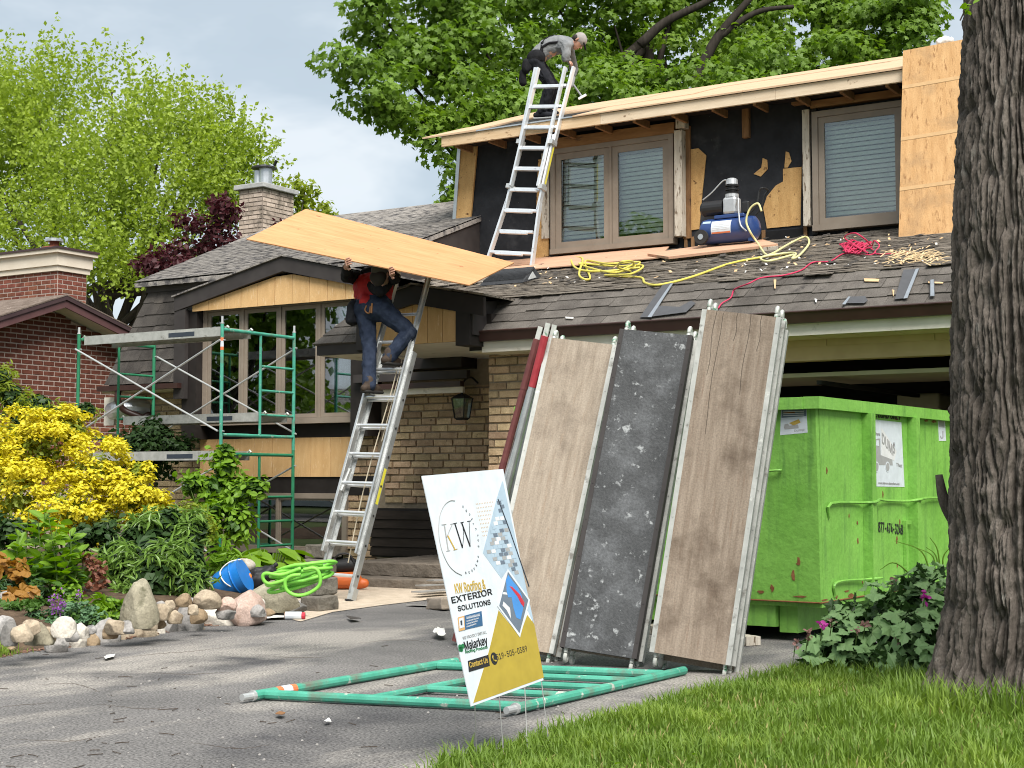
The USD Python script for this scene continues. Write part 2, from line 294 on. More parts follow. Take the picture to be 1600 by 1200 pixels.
# ------------------------------------------------------------------ the ground
def sheet(pts, z):
    from shapely.geometry import Polygon
    v, f = trimesh.creation.triangulate_polygon(Polygon(pts).buffer(0), engine='earcut')
    return np.c_[v, np.full(len(v), z)], f
obj('ground', sheet([(-400, -300), (300, -300), (300, 500), (-400, 500)], -0.05), 'far_ground', kind='structure')
obj('road', sheet([(-60, -9.0), (60, -9.0), (60, -2.0), (-60, -2.0)], -0.03), 'asphalt', kind='structure')
EDGE_L = [(-8.35, -2.0), (-8.2, 3.0), (-8.1, 6.5), (-8.35, 8.4), (-8.42, 9.7), (-8.62, 11.2)]
grass_px = [(650, 1240), (735, 1199), (840, 1164), (945, 1134), (1050, 1106), (1150, 1080), (1270, 1046), (1350, 1024)]
EDGE_R = [tuple(atZ(x, y, 0)[:2]) for x, y in grass_px] + [(-3.0, 9.6), (-2.9, 11.0), (-2.9, 13.5)]
rnd = np.random.default_rng(3)
def wob(pts, n=120, a=0.02):
    p = curve([(x, y, 0) for x, y in pts], n)[:, :2]
    return [tuple(q) for q in p + rnd.normal(0, a, p.shape)]
EL, ER = wob(EDGE_L), wob([(-3.25, -2.0), (-3.3, 3.2)] + [tuple(atZ(x, y, 0)[:2]) for x, y in ((400, 1330), (560, 1264))] + EDGE_R[1:], 220, 0.012)
drive = EL + [(-8.7, 11.6), (-8.7, 14.0), (-2.9, 14.0)] + ER[::-1]
obj('driveway', sheet(drive, 0.0), 'asphalt', kind='structure')
pad = [tuple(atZ(x, y, 0)[:2]) for x, y in [(470, 972), (520, 957), (600, 946), (668, 938), (735, 930)]] + [(-8.1, 13.6), (-11.0, 13.6), (-11.0, 11.2)]
obj('entry_paving', sheet(pad, 0.006), 'concrete', kind='structure')

# the lawn: a low mound right of the driveway
er = np.array(ER)
def lawn_z(x, y):
    x, y = np.asarray(x, float), np.asarray(y, float)
    dist = x - np.interp(y, er[:, 1], er[:, 0])
    return np.where(dist > -0.02, 0.006 + 0.07 * (1 - np.exp(-np.clip(dist, 0, None) / 0.8)), -0.02) + 0.03 * (meshkit.fbm(np.stack([x * 1.3, y * 1.3, x * 0], -1), 3) - 0.5) * np.clip(dist / 0.4, 0, 1)
ys = np.linspace(-2, 14, 200); us = np.r_[np.linspace(0, 1.2, 24), np.linspace(1.4, 9, 24)]
P = np.zeros((len(ys), len(us), 3))
for i, y in enumerate(ys):
    P[i, :, 0] = np.interp(y, er[:, 1], er[:, 0]) + us; P[i, :, 1] = y
P[..., 2] = lawn_z(P[..., 0], P[..., 1])
v, f = gridmesh(P); obj('lawn', (v, f[:, ::-1]), 'turf', kind='structure')

# garden bed left of the driveway
el = np.array([q for q in EL if q[1] < 9.9] + [(-8.5, 10.0), (-8.6, 10.4), (-9.5, 11.0), (-10.5, 11.6), (-10.8, 13.3)]); el = el[np.argsort(el[:, 1])]
def bed_z(x, y):
    d = np.interp(y, el[:, 1], el[:, 0]) - np.asarray(x, float)
    return np.where(d > 0, 0.02 + 0.24 * (1 - np.exp(-np.clip(d, 0, None) / 0.7)), 0) + 0.05 * meshkit.fbm(np.stack([np.asarray(x) * 2, np.asarray(y) * 2, np.asarray(x) * 0], -1), 3) * np.clip(d, 0, 1)
ys = np.linspace(3, 13.2, 90); us = np.linspace(0, 9, 70)
P = np.zeros((len(ys), len(us), 3))
for i, y in enumerate(ys):
    P[i, :, 0] = np.interp(y, el[:, 1], el[:, 0]) - us; P[i, :, 1] = y
P[..., 2] = bed_z(P[..., 0], P[..., 1])
obj('garden_soil', gridmesh(P), 'soil', kind='structure')

# ------------------------------------------------------------------ masonry, shingles, windows
def bricks(parent, o, u, n, w, h, bl, bh, gap, mt, mask=None, proud=0.012, limit=300, seed=0, name='brick', offs=0.5, ragged=0.0):
    """Running-bond bricks on a plane: origin o, direction u along it, n its outward normal."""
    r = np.random.default_rng(seed); o, u, n = (np.asarray(q, float) for q in (o, u, n))
    rest, row, z = [], 0, 0.0
    while z < h - 0.02:
        x = -bl * (offs if row % 2 else 0) - r.uniform(0, 0.15) * bl * (ragged > 0)
        zz = min(z + bh, h)
        while x < w:
            l = bl * (1 + ragged * r.uniform(-0.35, 0.35))
            a, b = max(x, 0) + gap / 2, min(x + l, w) - gap / 2
            x += l
            if b - a < 0.03 or (mask and not mask((a + b) / 2, (z + zz) / 2)): continue
            d = proud * r.uniform(0.6, 1.35); t = r.uniform(-1, 1, 4) * 0.002 * (1 + 3 * ragged)
            q = lambda e, s, k: o + u * e + ZUP * s + n * k
            z0, z1 = z + gap / 2, zz - gap / 2; c = 0.0035
            m = hexa([q(a, z0, -0.01), q(b, z0, -0.01), q(b, z1, -0.01), q(a, z1, -0.01)], [q(a + c + t[0], z0 + c + t[1], d), q(b - c + t[2], z0 + c, d), q(b - c, z1 - c + t[3], d), q(a + c, z1 - c, d)])
            if BR.get(parent.split('/')[2], 0) < limit:
                BR[parent.split('/')[2]] = BR.get(parent.split('/')[2], 0) + 1
                obj(name, m, mt, parent)
            else: rest.append(m)
        row += 1; z += bh
    if rest: obj('brick_course', cat(rest), mt, parent, kind='stuff')
BR = {}
def shingles(bl, br, tr, tl, courses, tab, thick, mt, parent, parts=True, seed=1, ragged=0.0, name='shingle', clip=None, lap=0.25, vmin=0.0):
    r = np.random.default_rng(seed); bl, br, tr, tl = (np.asarray(q, float) for q in (bl, br, tr, tl))
    n = np.cross(br - bl, tl - bl); n /= np.linalg.norm(n)
    pt = lambda u, v: (bl * (1 - u) + br * u) * (1 - v) + (tl * (1 - u) + tr * u) * v
    W = np.linalg.norm(br - bl); rest = []
    for c in range(courses):
        v0, v1 = c / courses, min(1.0, (c + 1 + lap) / courses)
        u = -r.uniform(0, 1) * tab / W
        while u < 1:
            du = tab / W * r.uniform(0.75, 1.25); a, b = max(u, 0), min(u + du, 1); u += du
            if b - a < 0.004 or (clip and not clip((a + b) / 2, v0)): continue
            g = 0.0022 / W; t = thick * r.uniform(0.7, 1.35); e = r.normal(0, ragged / courses); up = r.uniform(0, ragged) * thick * 1.5
            lo0, lo1 = v0 + e, v0 + e + r.normal(0, ragged * 0.3 / courses)
            lift0, lift1 = up, up * r.uniform(0, 1)
            A = [pt(a + g, lo0), pt(b - g, lo1), pt(b - g, v1), pt(a + g, v1)]
            m = hexa([A[0] + n * (0.001 + lift0), A[1] + n * (0.001 + lift1), A[2] - n * 0.004, A[3] - n * 0.004], [A[0] + n * (t + lift0), A[1] + n * (t + lift1), A[2] + n * 0.001, A[3] + n * 0.001])
            if parts: obj(name, m, mt, parent)
            else: rest.append(m)
    return cat(rest) if rest else None
def window(parent, name, x0, x1, z0, z1, Y, splits, fw=0.055, sw=0.06, slats=None, fm='window_frame', depth=0.10, blind='blind_slat', gl='window_glass', ops=None, label=None, sill=True):
    """Casements in a frame facing -y; splits are the fractions where mullions stand."""
    fr = [box(x0, x1, Y - depth, Y, z1 - fw, z1), box(x0, x0 + fw, Y - depth, Y, z0 + fw, z1 - fw), box(x1 - fw, x1, Y - depth, Y, z0 + fw, z1 - fw), box(x0, x1, Y - depth - (0.02 if sill else 0), Y, z0, z0 + fw)]
    xs = [0] + list(splits) + [1]; at = lambda t: x0 + fw + (x1 - x0 - 2 * fw) * t
    for t in splits: fr.append(box(at(t) - 0.018, at(t) + 0.018, Y - depth + 0.004, Y, z0 + fw, z1 - fw))
    w = obj(name, cat(fr), fm, parent, label=label)
    for i in range(len(xs) - 1):
        a, b, c, d = at(xs[i]) + (0.018 if i else 0) + 0.004, at(xs[i + 1]) - (0.018 if i < len(splits) else 0) - 0.004, z0 + fw + 0.004, z1 - fw - 0.004
        y0, y1 = Y - depth + 0.018, Y - depth + 0.058
        obj('sash', cat([box(a, b, y0, y1, d - sw, d), box(a, b, y0, y1, c, c + sw), box(a, a + sw, y0, y1, c + sw, d - sw), box(b - sw, b, y0, y1, c + sw, d - sw)]), fm, w)
        obj('pane', box(a + sw, b - sw, y0 + 0.014, y0 + 0.02, c + sw, d - sw), gl, w)
        op = ops[i] if ops else slats
        if op:
            pitch, drop = op; z = d - sw - 0.01
            while z > c + sw + drop:
                zc_ = z; obj('blind_slat', hexa([(a + sw * .6, Y - 0.005, zc_ - 0.002), (b - sw * .6, Y - 0.005, zc_ - 0.002), (b - sw * .6, Y + 0.020, zc_ + pitch * 0.78), (a + sw * .6, Y + 0.020, zc_ + pitch * 0.78)],
                        [(a + sw * .6, Y - 0.007, zc_), (b - sw * .6, Y - 0.007, zc_), (b - sw * .6, Y + 0.018, zc_ + pitch * 0.78 + 0.002), (a + sw * .6, Y + 0.018, zc_ + pitch * 0.78 + 0.002)]), blind, w)
                z -= pitch
    return w
def plate(pts, Y, t, mt, parent, name, label=None):
    """A flat cut-out on a wall facing -y, outline in picture order (points measured on the wall)."""
    q = [atY(x, y, Y) for x, y in pts]
    v, f = prism([(p[0], p[2]) for p in q], t)
    return obj(name, (np.c_[v[:, 0], Y - v[:, 2], v[:, 1]], f), mt, parent, label)
def bend(p, Y): return atY(p[0], p[1], Y)

glass('window_glass', (0.88, 0.92, 0.90), 1.5, 0.05)
glass('dark_glass', (0.55, 0.6, 0.6), 1.6, 0.16)

# ------------------------------------------------------------------ the house
H = thing('split_level_house', 'split level house under renovation with shingle skirts, tan brick and a stripped black upper wall', 'house', (-9, 15, 0))
# -- garage
GY, WY = 13.2, 13.62
gw = obj('garage_wall', box(-8.78, -8.10, WY, WY + 0.25, 0, 2.50), 'tan_mortar', H); obj('garage_pier', box(-2.95, -1.2, WY, WY + 0.25, 0, 2.50), 'tan_mortar', H); obj('garage_side_wall', box(-8.78, -8.6, WY + 0.26, 15.24, 0, 3.0), 'tan_mortar', H)
bricks(gw, (-8.78, WY, 0), (1, 0, 0), (0, -1, 0), 0.68, 2.5, 0.27, 0.088, 0.014, 'tan_brick', seed=11, ragged=0.5, proud=0.02)
lint = obj('garage_lintel', cat([box(-8.10, -2.95, WY + 0.06, WY + 0.22, 2.29, 2.50)]), 'yellow_panel', H)
for k in range(5):
    obj('trim_board', box(-8.08 + k * 1.03, -8.08 + (k + 1) * 1.03 - 0.006, WY + 0.045, WY + 0.06, 2.425, 2.495), 'yellow_panel', lint)
obj('door_jamb', cat([box(-8.10, -7.95, WY + 0.1, WY + 0.2, 0, 2.29)]), 'brown_gutter', H)
obj('garage_floor', box(-8.5, -1.5, WY + .25, 19.5, -0.02, 0.012), 'concrete', H)
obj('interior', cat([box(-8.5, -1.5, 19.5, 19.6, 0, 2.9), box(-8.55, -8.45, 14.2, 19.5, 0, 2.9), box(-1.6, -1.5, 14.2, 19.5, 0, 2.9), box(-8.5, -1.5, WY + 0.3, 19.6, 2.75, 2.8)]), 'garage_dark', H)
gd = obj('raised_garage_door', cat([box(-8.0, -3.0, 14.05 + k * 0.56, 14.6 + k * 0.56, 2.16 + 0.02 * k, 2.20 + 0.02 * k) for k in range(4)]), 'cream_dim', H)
for x in (-7.7, -5.2, -3.3): obj('door_rail', bar((x, 14.0, 2.10), (x, 17.2, 2.12), 0.05, 0.04), 'garage_dark', gd)
obj('door_opener', cat([rbox(-5.45, -4.95, 17.2, 17.8, 1.95, 2.15, 0.03)]), 'cream_dim', gd)
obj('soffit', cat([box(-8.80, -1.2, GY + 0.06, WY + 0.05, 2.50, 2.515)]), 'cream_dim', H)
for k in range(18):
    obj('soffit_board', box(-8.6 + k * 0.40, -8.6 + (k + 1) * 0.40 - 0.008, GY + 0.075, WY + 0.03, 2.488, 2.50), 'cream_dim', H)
obj('fascia_board', box(-8.62, -1.2, GY + 0.03, GY + 0.055, 2.49, 2.615), 'cream_trim', H)
gut = obj('gutter', hexa([(-8.75, GY + 0.025, 2.60), (-1.2, GY + 0.025, 2.60), (-1.2, GY - 0.045, 2.60), (-8.75, GY - 0.045, 2.60)], [(-8.75, GY + 0.025, 2.70), (-1.2, GY + 0.025, 2.70), (-1.2, GY - 0.085, 2.70), (-8.75, GY - 0.085, 2.70)]), 'brown_gutter', H)
obj('gutter_lip', tube([(-8.75, GY - 0.085, 2.70), (-1.2, GY - 0.085, 2.70)], 0.011, 6), 'brown_gutter', gut)
for k in range(9): obj('hanger', box(-8.4 + k * 0.75, -8.36 + k * 0.75, GY - 0.08, GY + 0.02, 2.701, 2.705), 'cream_trim', gut)
# skirt of shingles over the garage, then the worn low roof up to the upper wall
SK0, SK1, RT = (GY - 0.03, 2.70), (13.58, 3.10), (17.8, 4.19)
sk = obj('shingle_skirt', hexa([(-8.75, SK0[0], SK0[1] - .02), (-1.2, SK0[0], SK0[1] - .02), (-1.2, SK1[0], SK1[1] - .02), (-8.60, SK1[0], SK1[1] - .02)], [(-8.75, SK0[0] + .06, SK0[1] - .06), (-1.2, SK0[0] + .06, SK0[1] - .06), (-1.2, SK1[0] + .06, SK1[1] - .06), (-8.60, SK1[0] + .06, SK1[1] - .06)]), 'shingle', H)
shingles((-8.75, SK0[0], SK0[1]), (-1.2, SK0[0], SK0[1]), (-1.2, SK1[0], SK1[1]), (-8.55, SK1[0], SK1[1]), 4, 0.31, 0.013, 'shingle', sk, seed=5, ragged=0.05)
lr = obj('lower_roof', cat([hexa([(-10.0, SK1[0], SK1[1] - .02), (-1.2, SK1[0], SK1[1] - .02), (-1.2, RT[0], RT[1] - .02), (-10.0, RT[0], RT[1] - .02)], [(-10.0, SK1[0], SK1[1] - .12), (-1.2, SK1[0], SK1[1] - .12), (-1.2, RT[0], RT[1] - .12), (-10.0, RT[0], RT[1] - .12)]), hexa([(-12.0, 15.4, 3.56), (-10.002, 15.4, 3.56), (-10.002, RT[0], RT[1] - .02), (-12.0, RT[0], RT[1] - .02)], [(-12.0, 15.4, 3.3), (-10.002, 15.4, 3.3), (-10.002, RT[0], RT[1] - .3), (-12.0, RT[0], RT[1] - .3)])]), 'shingle_old', H)
sl = (RT[1] - SK1[1]) / (RT[0] - SK1[0])
def roof_z(y): return SK1[1] + (y - SK1[0]) * sl
obj('worn_shingle', shingles((-10.0, SK1[0] - 0.03, SK1[1] - .005), (-1.2, SK1[0] - 0.03, SK1[1] - .005), (-1.2, RT[0], RT[1]), (-10.0, RT[0], RT[1]), 34, 0.24, 0.008, 'shingle_old', lr, parts=False, seed=9, ragged=0.30), 'shingle_old', lr, kind='stuff')
obj('worn_shingle', shingles((-12.0, 15.38, roof_z(15.38)), (-10.0, 15.38, roof_z(15.38)), (-10.0, RT[0], RT[1]), (-12.0, RT[0], RT[1]), 19, 0.24, 0.010, 'shingle_old', lr, parts=False, seed=10, ragged=0.4), 'shingle_old', lr, kind='stuff')

# -- entry canopy: a low gable between two pieces of skirt
CYF = 13.0
def gable(parent, name, xl, xr, zl, zr, xp, zp, Y, h, mt, t=0.05, drop=None):
    """Two raking boards meeting at a peak; h their height."""
    k = []
    for (xa, za), (xb, zb) in (((xl, zl), (xp, zp)), ((xp, zp), (xr, zr))):
        k.append(hexa([(xa, Y, za - h), (xb, Y, zb - h), (xb, Y + t, zb - h), (xa, Y + t, za - h)], [(xa, Y, za), (xb, Y, zb), (xb, Y + t, zb), (xa, Y + t, za)]))
    return obj(name, cat(k), mt, parent)
ent = obj('entry_canopy', cat([box(-10.55, -8.62, CYF + 0.2, 15.3, 2.625, 2.64), box(-10.60, -8.62, CYF + 0.25, 13.7, 2.72, 2.9)]), 'cream_trim', H)
gable(ent, 'raking_fascia', -10.08, -8.42, 3.06, 3.04, -9.32, 3.22, CYF - 0.05, 0.20, 'dark_trim')
obj('corner_trim', box(-8.78, -8.60, CYF - 0.03, CYF + 0.25, 2.55, 2.99), 'dark_trim', ent); obj('corner_trim', box(-10.08, -9.96, CYF - 0.03, CYF + 0.2, 2.55, 3.0), 'dark_trim', ent)
obj('cheek', hexa([(-8.60, CYF + 0.0, 2.66), (-8.60, 13.75, 2.66), (-8.58, 13.75, 2.66), (-8.58, CYF, 2.66)], [(-8.60, CYF, 3.0), (-8.60, 13.8, 3.1), (-8.58, 13.8, 3.1), (-8.58, CYF, 3.0)]), 'charcoal_trim', ent)
for k in range(6):
    a = -9.96 + k * 0.197
    obj('siding_board', box(a, a + 0.19, CYF + 0.02, CYF + 0.035, 2.60, 3.05), 'tan_board', ent)
obj('siding_backer', box(-9.96, -8.78, CYF + 0.036, CYF + 0.06, 2.60, 3.05), 'dark_trim', ent)
# left piece of the skirt with its fascia
ssk = obj('small_skirt', hexa([(-10.68, CYF - .02, 2.645), (-10.08, CYF - .02, 2.645), (-10.08, CYF + .3, 3.02), (-10.36, CYF + .3, 3.02)], [(-10.68, CYF + .3, 2.6), (-10.08, CYF + .3, 2.6), (-10.08, CYF + .4, 3.02), (-10.36, CYF + .4, 3.02)]), 'shingle', ent)
obj('shingle_tab', shingles((-10.70, CYF - .03, 2.65), (-10.08, CYF - .03, 2.65), (-10.08, CYF + .3, 3.04), (-10.36, CYF + .3, 3.04), 4, 0.30, 0.014, 'shingle', ssk, parts=False, seed=15), 'shingle', ssk)
obj('skirt_fascia', box(-10.66, -10.02, CYF + 0.0, CYF + 0.04, 2.53, 2.645), 'charcoal_trim', ent)
obj('skirt_end', hexa([(-10.08, CYF - 0.04, 2.56), (-9.98, CYF - 0.04, 2.56), (-9.98, CYF + .1, 2.56), (-10.08, CYF + .1, 2.56)], [(-10.08, CYF - 0.04, 2.98), (-9.98, CYF - 0.04, 2.98), (-9.98, CYF + .1, 2.98), (-10.08, CYF + .1, 2.98)]), 'charcoal_trim', ent)
obj('skirt_soffit', box(-10.64, -9.98, CYF + 0.04, CYF + 0.9, 2.525, 2.54), 'cream_trim', ent)
# recess: inner eave, brick, dark boards, steps
obj('inner_beam', box(-11.6, -9.9, 14.86, 14.94, 2.36, 2.46), 'charcoal_trim', H)
obj('inner_gutter', cat([box(-11.3, -9.95, 14.80, 14.88, 2.26, 2.325)]), 'brown_gutter', H)
obj('inner_fascia', box(-11.35, -9.95, 14.85, 14.9, 2.19, 2.26), 'cream_trim', H)
obj('entry_ceiling', box(-10.0, -8.55, 13.3, 15.24, 2.66, 2.9), 'dark_trim', H); obj('recess_ceiling', box(-11.45, -10.002, 14.9, 15.24, 2.50, 2.9), 'dark_trim', H); obj('eave_filler', box(-8.80, -8.52, GY + .06, WY + .3, 2.516, 2.9), 'dark_trim', H)
rw = obj('entry_wall', cat([box(-12.05, -8.8, 15.25, 15.45, 0.0, 2.62)]), 'tan_mortar', H)
bricks(rw, (-11.38, 15.25, 0.86), (1, 0, 0), (0, -1, 0), 1.7, 1.45, 0.25, 0.088, 0.014, 'tan_brick', seed=12, ragged=0.5, proud=0.026)
bricks(rw, (-12.0, 15.25, 0.0), (1, 0, 0), (0, -1, 0), 0.50, 2.1, 0.25, 0.088, 0.014, 'tan_brick', seed=13, ragged=0.4, proud=0.026)
dk = obj('dark_wainscot', box(-11.42, -9.3, 15.02, 15.22, 0.2, 0.80), 'dark_trim', H)
mat('dark_board', (0.030, 0.022, 0.017), (0.05, 0.038, 0.03), scale=5, stretch=(0.6, 3, 3), rough=0.8, bump=0.3, bscale=40, vary=0.2, spec=0.2)
for k in range(5):
    obj('lap_board', hexa([(-11.42, 14.985, 0.22 + k * .112), (-9.3, 14.985, 0.22 + k * .112), (-9.3, 15.03, 0.22 + k * .112), (-11.42, 15.03, 0.22 + k * .112)], [(-11.42, 15.0, 0.325 + k * .112), (-9.3, 15.0, 0.325 + k * .112), (-9.3, 15.03, 0.325 + k * .112), (-11.42, 15.03, 0.325 + k * .112)]), 'dark_board', dk)
mat('step_stone', (0.12, 0.10, 0.08), (0.22, 0.185, 0.15), scale=6, rough=0.95, bump=0.9, bscale=40, fine=0.3, spots=(0.07, 0.06, 0.05), spot_scale=6, spec=0.15)
def rough_block(x0, x1, y0, y1, z0, z1, seed=0, amp=0.012, n=3):
    m = meshkit.arrays(rbox(x0, x1, y0, y1, z0, z1, 0.012, 8).refine_to_length(0.06))
    v = m[0] + (meshkit.fbm(m[0] * 14 + seed * 7.7, n)[:, None] - 0.5) * amp * 2 * np.array([1, 1, 0.6])
    return v, m[1]
st = obj('entry_steps', rough_block(-10.35, -8.15, 12.98, 13.5, 0.0, 0.10, 1), 'step_stone', H)
obj('step_slab', rough_block(-10.45, -8.15, 13.32, 15.1, 0.10, 0.25, 2), 'step_stone', st)

# -- bay: gable fascia, tan boards, picture window, basement window
BY, BW = 14.9, 15.2
bay = obj('bay_front', cat([box(-14.62, -11.5, BW + 0.02, BW + 0.2, 1.70, 1.90), box(-14.62, -11.5, BW + 0.02, BW + 0.2, 0.96, 1.20), box(-14.62, -14.36, BY + 0.06, BW + 0.2, 1.7, 3.45), box(-14.62, -11.45, BW + 0.05, BW + 0.2, 3.46, 3.9), box(-11.72, -11.45, BY + 0.06, BW + 0.2, 1.7, 3.5)]), 'dark_trim', H)
gable(bay, 'raking_fascia', -14.70, -10.95, 3.63, 3.63, -12.78, 4.045, BY - 0.03, 0.19, 'charcoal_trim')
obj('fascia_leg', box(-14.70, -14.50, BY - 0.02, BY + 0.05, 2.25, 3.46), 'charcoal_trim', bay)
xs = np.linspace(-14.42, -11.2, 12)
for a, b in zip(xs[:-1], xs[1:]):
    zt = lambda x: 3.46 + 0.375 * (1 - abs(x + 12.78) / 1.86) if abs(x + 12.78) < 1.86 else 3.46
    obj('siding_board', hexa([(a + .004, BY + .03, 3.43), (b - .004, BY + .03, 3.43), (b - .004, BY + .05, 3.43), (a + .004, BY + .05, 3.43)], [(a + .004, BY + .03, zt(a)), (b - .004, BY + .03, zt(b)), (b - .004, BY + .05, zt(b)), (a + .004, BY + .05, zt(a))]), 'tan_board', bay)
obj('siding_backer', box(-14.42, -11.2, BY + 0.051, BY + 0.08, 3.45, 3.6), 'dark_trim', bay)
xs = np.r_[np.linspace(-14.5, -11.9, 9)]
for a, b in zip(xs[:-1], xs[1:]): obj('siding_board', box(a + .003, b - .003, BW + 0.0, BW + 0.022, 1.19, 1.70), 'tan_board', bay)
window(H, 'picture_window', -14.36, -11.50, 1.88, 3.50, BW, [0.235, 0.475, 0.72], fw=0.075, sw=0.05, gl='dark_glass', ops=[None] * 4, depth=0.12)
obj('window_room', cat([box(-14.4, -11.4, 17.2, 17.25, 1.5, 3.6), box(-14.45, -14.4, BW + .22, 17.2, 1.5, 3.6), box(-11.4, -11.35, BW + .22, 17.2, 1.5, 3.6), box(-14.4, -11.4, BW + .22, 17.2, 3.6, 3.62), box(-14.4, -11.4, BW + .22, 17.2, 1.5, 1.52)]), 'room_dark', H)
obj('drape', box(-14.25, -13.98, BW + 0.25, BW + 0.27, 1.95, 3.45), 'room_dark', H)
window(H, 'basement_window', -14.1, -11.95, 0.20, 0.98, BW + 0.05, [0.46], fw=0.07, sw=0.02, gl='dark_glass', ops=[(0.05, 0.0)] * 2, blind='blind_dark', depth=0.06)
obj('basement_wall', cat([box(-14.62, -11.9, BW + 0.12, BW + 0.3, 0.0, 0.96)]), 'room_dark', H)
# -- left wing: shingled skirt, brick below, low hipped roof
ML, MT = (-16.05, 14.9, 2.47), (-15.60, 15.32, 3.93)
mk = obj('left_skirt', hexa([(-16.0, 14.92, 2.44), (-14.6, 14.92, 2.44), (-14.6, 15.34, 3.9), (-15.58, 15.34, 3.9)], [(-16.0, 15.5, 2.44), (-14.6, 15.5, 2.44), (-14.6, 15.5, 3.9), (-15.58, 15.5, 3.9)]), 'shingle_dark', H)
shingles((-16.05, 14.9, 2.47), (-14.6, 14.9, 2.47), (-14.6, 15.28, 3.80), (-15.60, 15.28, 3.80), 8, 0.33, 0.016, 'shingle_dark', mk, seed=21, ragged=0.04)
obj('drip_board', hexa([(-15.63, 15.26, 3.80), (-14.0, 15.26, 3.80), (-14.0, 15.34, 3.80), (-15.63, 15.34, 3.80)], [(-15.61, 15.24, 3.93), (-14.0, 15.24, 3.93), (-14.0, 15.34, 3.93), (-15.61, 15.34, 3.93)]), 'charcoal_trim', mk)
obj('left_gutter', cat([box(-16.1, -14.55, 14.80, 14.9, 2.39, 2.46)]), 'brown_gutter', H)
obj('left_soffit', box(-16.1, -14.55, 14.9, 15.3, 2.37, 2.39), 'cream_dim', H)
lw = obj('left_wall', cat([box(-15.85, -14.5, 15.3, 15.5, 0, 2.4), box(-15.85, -15.65, 15.5, 20, 0, 3.7)]), 'tan_mortar', H)
bricks(lw, (-15.85, 15.3, 0.0), (1, 0, 0), (0, -1, 0), 1.4, 2.37, 0.27, 0.088, 0.014, 'tan_brick', seed=14, ragged=0.3, proud=0.02)
rA, rB = np.array([-15.75, 15.15, 3.95]), np.array([-11.60, 15.15, 3.95])
rT = atY(443, 346, 19.6); rT2 = np.array([-11.60, 17.78, 3.95 + 2.63 * (rT[2] - 3.95) / 4.45]); rT3 = np.array([-12.02, 17.80, rT2[2] + .004]); rT4 = np.array([-12.02, 19.6, rT[2]])
hr = obj('left_roof', cat([hexa([q - [0, 0, .02] for q in (rA, rB, rT2, rA + (rT - rA) * .59)], [q - [0, 0, .08] for q in (rA, rB, rT2, rA + (rT - rA) * .59)]), hexa([q - [0, 0, .02] for q in (rA + (rT - rA) * .59, rT3, rT4, rT)], [q - [0, 0, .08] for q in (rA + (rT - rA) * .59, rT3, rT4, rT)])]), 'shingle_grey', H)
obj('grey_shingle', shingles(rA + (rT - rA) * .59, rT3, rT4, rT, 14, 0.26, 0.007, 'shingle_grey', hr, parts=False, seed=23, ragged=0.10), 'shingle_grey', hr, kind='stuff')
obj('grey_shingle', shingles(rA, rB, rT2, rA + (rT - rA) * .59, 20, 0.26, 0.007, 'shingle_grey', hr, parts=False, seed=22, ragged=0.10), 'shingle_grey', hr, kind='stuff')
obj('roof_cheek', hexa([(-11.66, 15.15, 3.3), (-11.62, 15.15, 3.3), (-11.62, 17.79, 3.3), (-11.66, 17.79, 3.3)], [(-11.66, 15.15, 3.86), (-11.62, 15.15, 3.86), (-11.62, 17.77, rT2[2] - .09), (-11.66, 17.77, rT2[2] - .09)]), 'charcoal_trim', H)
# roof over the bay's and the entry's low gables, running back into the main roofs
def cap(parent, xl, xr, zl, xp, zp, y0, y1, mt, seed, nm='gable_roof'):
    g = obj(nm, cat([slab((xl, y0, zl), (xp, y0, zp), (xp, y1, zp + .02), (xl, y1, zl), 0.02), slab((xp, y0, zp), (xr, y0, zl), (xr, y1, zl), (xp, y1, zp + .02), 0.02)]), mt, parent)
    m1 = shingles((xl, y0, zl + .022), (xl, y0 + .001, zl + .022), (xl, y1, zl + .022), (xl, y1, zl + .022), 1, 9, .01, mt, g, parts=False)
    return g
cap(bay, -14.72, -10.9, 3.635, -12.78, 4.05, BY - 0.06, 17.3, 'shingle_grey', 31)
cap(ent, -10.1, -8.40, 3.05, -9.32, 3.225, CYF - 0.08, 14.6, 'shingle_old', 32)

# -- chimney behind the left roof
cxy = atY(410, 350, 20.4); cw = obj('chimney', box(cxy[0] - .56, cxy[0], cxy[1], cxy[1] + .85, 3.5, atY(410, 293, 20.4)[2]), 'chimney_mortar', H)
zt = atY(410, 293, 20.4)[2]; zb = zt - 1.2
BR['x'] = 0
def cb(o, u, n, w, seed):
    r = BR.get('split_level_house', 0); BR['split_level_house'] = 0
    bricks(cw, o, u, n, w, 1.2, 0.225, 0.0795, 0.012, 'chimney_brick', seed=seed, proud=0.008)
    BR['split_level_house'] = r
cb((cxy[0] - .56, cxy[1], zb), (1, 0, 0), (0, -1, 0), 0.56, 41); cb((cxy[0], cxy[1], zb), (0, 1, 0), (1, 0, 0), 0.85, 42)
plain('cap_stone', (0.36, 0.36, 0.35), 0.9); plain('galvanised', (0.55, 0.57, 0.59), 0.35, 0.8); plain('black_metal', (0.02, 0.02, 0.022), 0.5, 0.3)
obj('chimney_cap', rough_block(cxy[0] - .64, cxy[0] + .07, cxy[1] - .07, cxy[1] + .92, zt, zt + 0.09, 3, 0.006), 'cap_stone', cw)
obj('flue', cat([cyl((cxy[0] - .2, cxy[1] + .3, zt + .09), (cxy[0] - .2, cxy[1] + .3, zt + .42), .12, 16), cyl((cxy[0] - .34, cxy[1] + .24, zt + .09), (cxy[0] - .34, cxy[1] + .24, zt + .38), .07, 12)]), 'galvanised', cw)
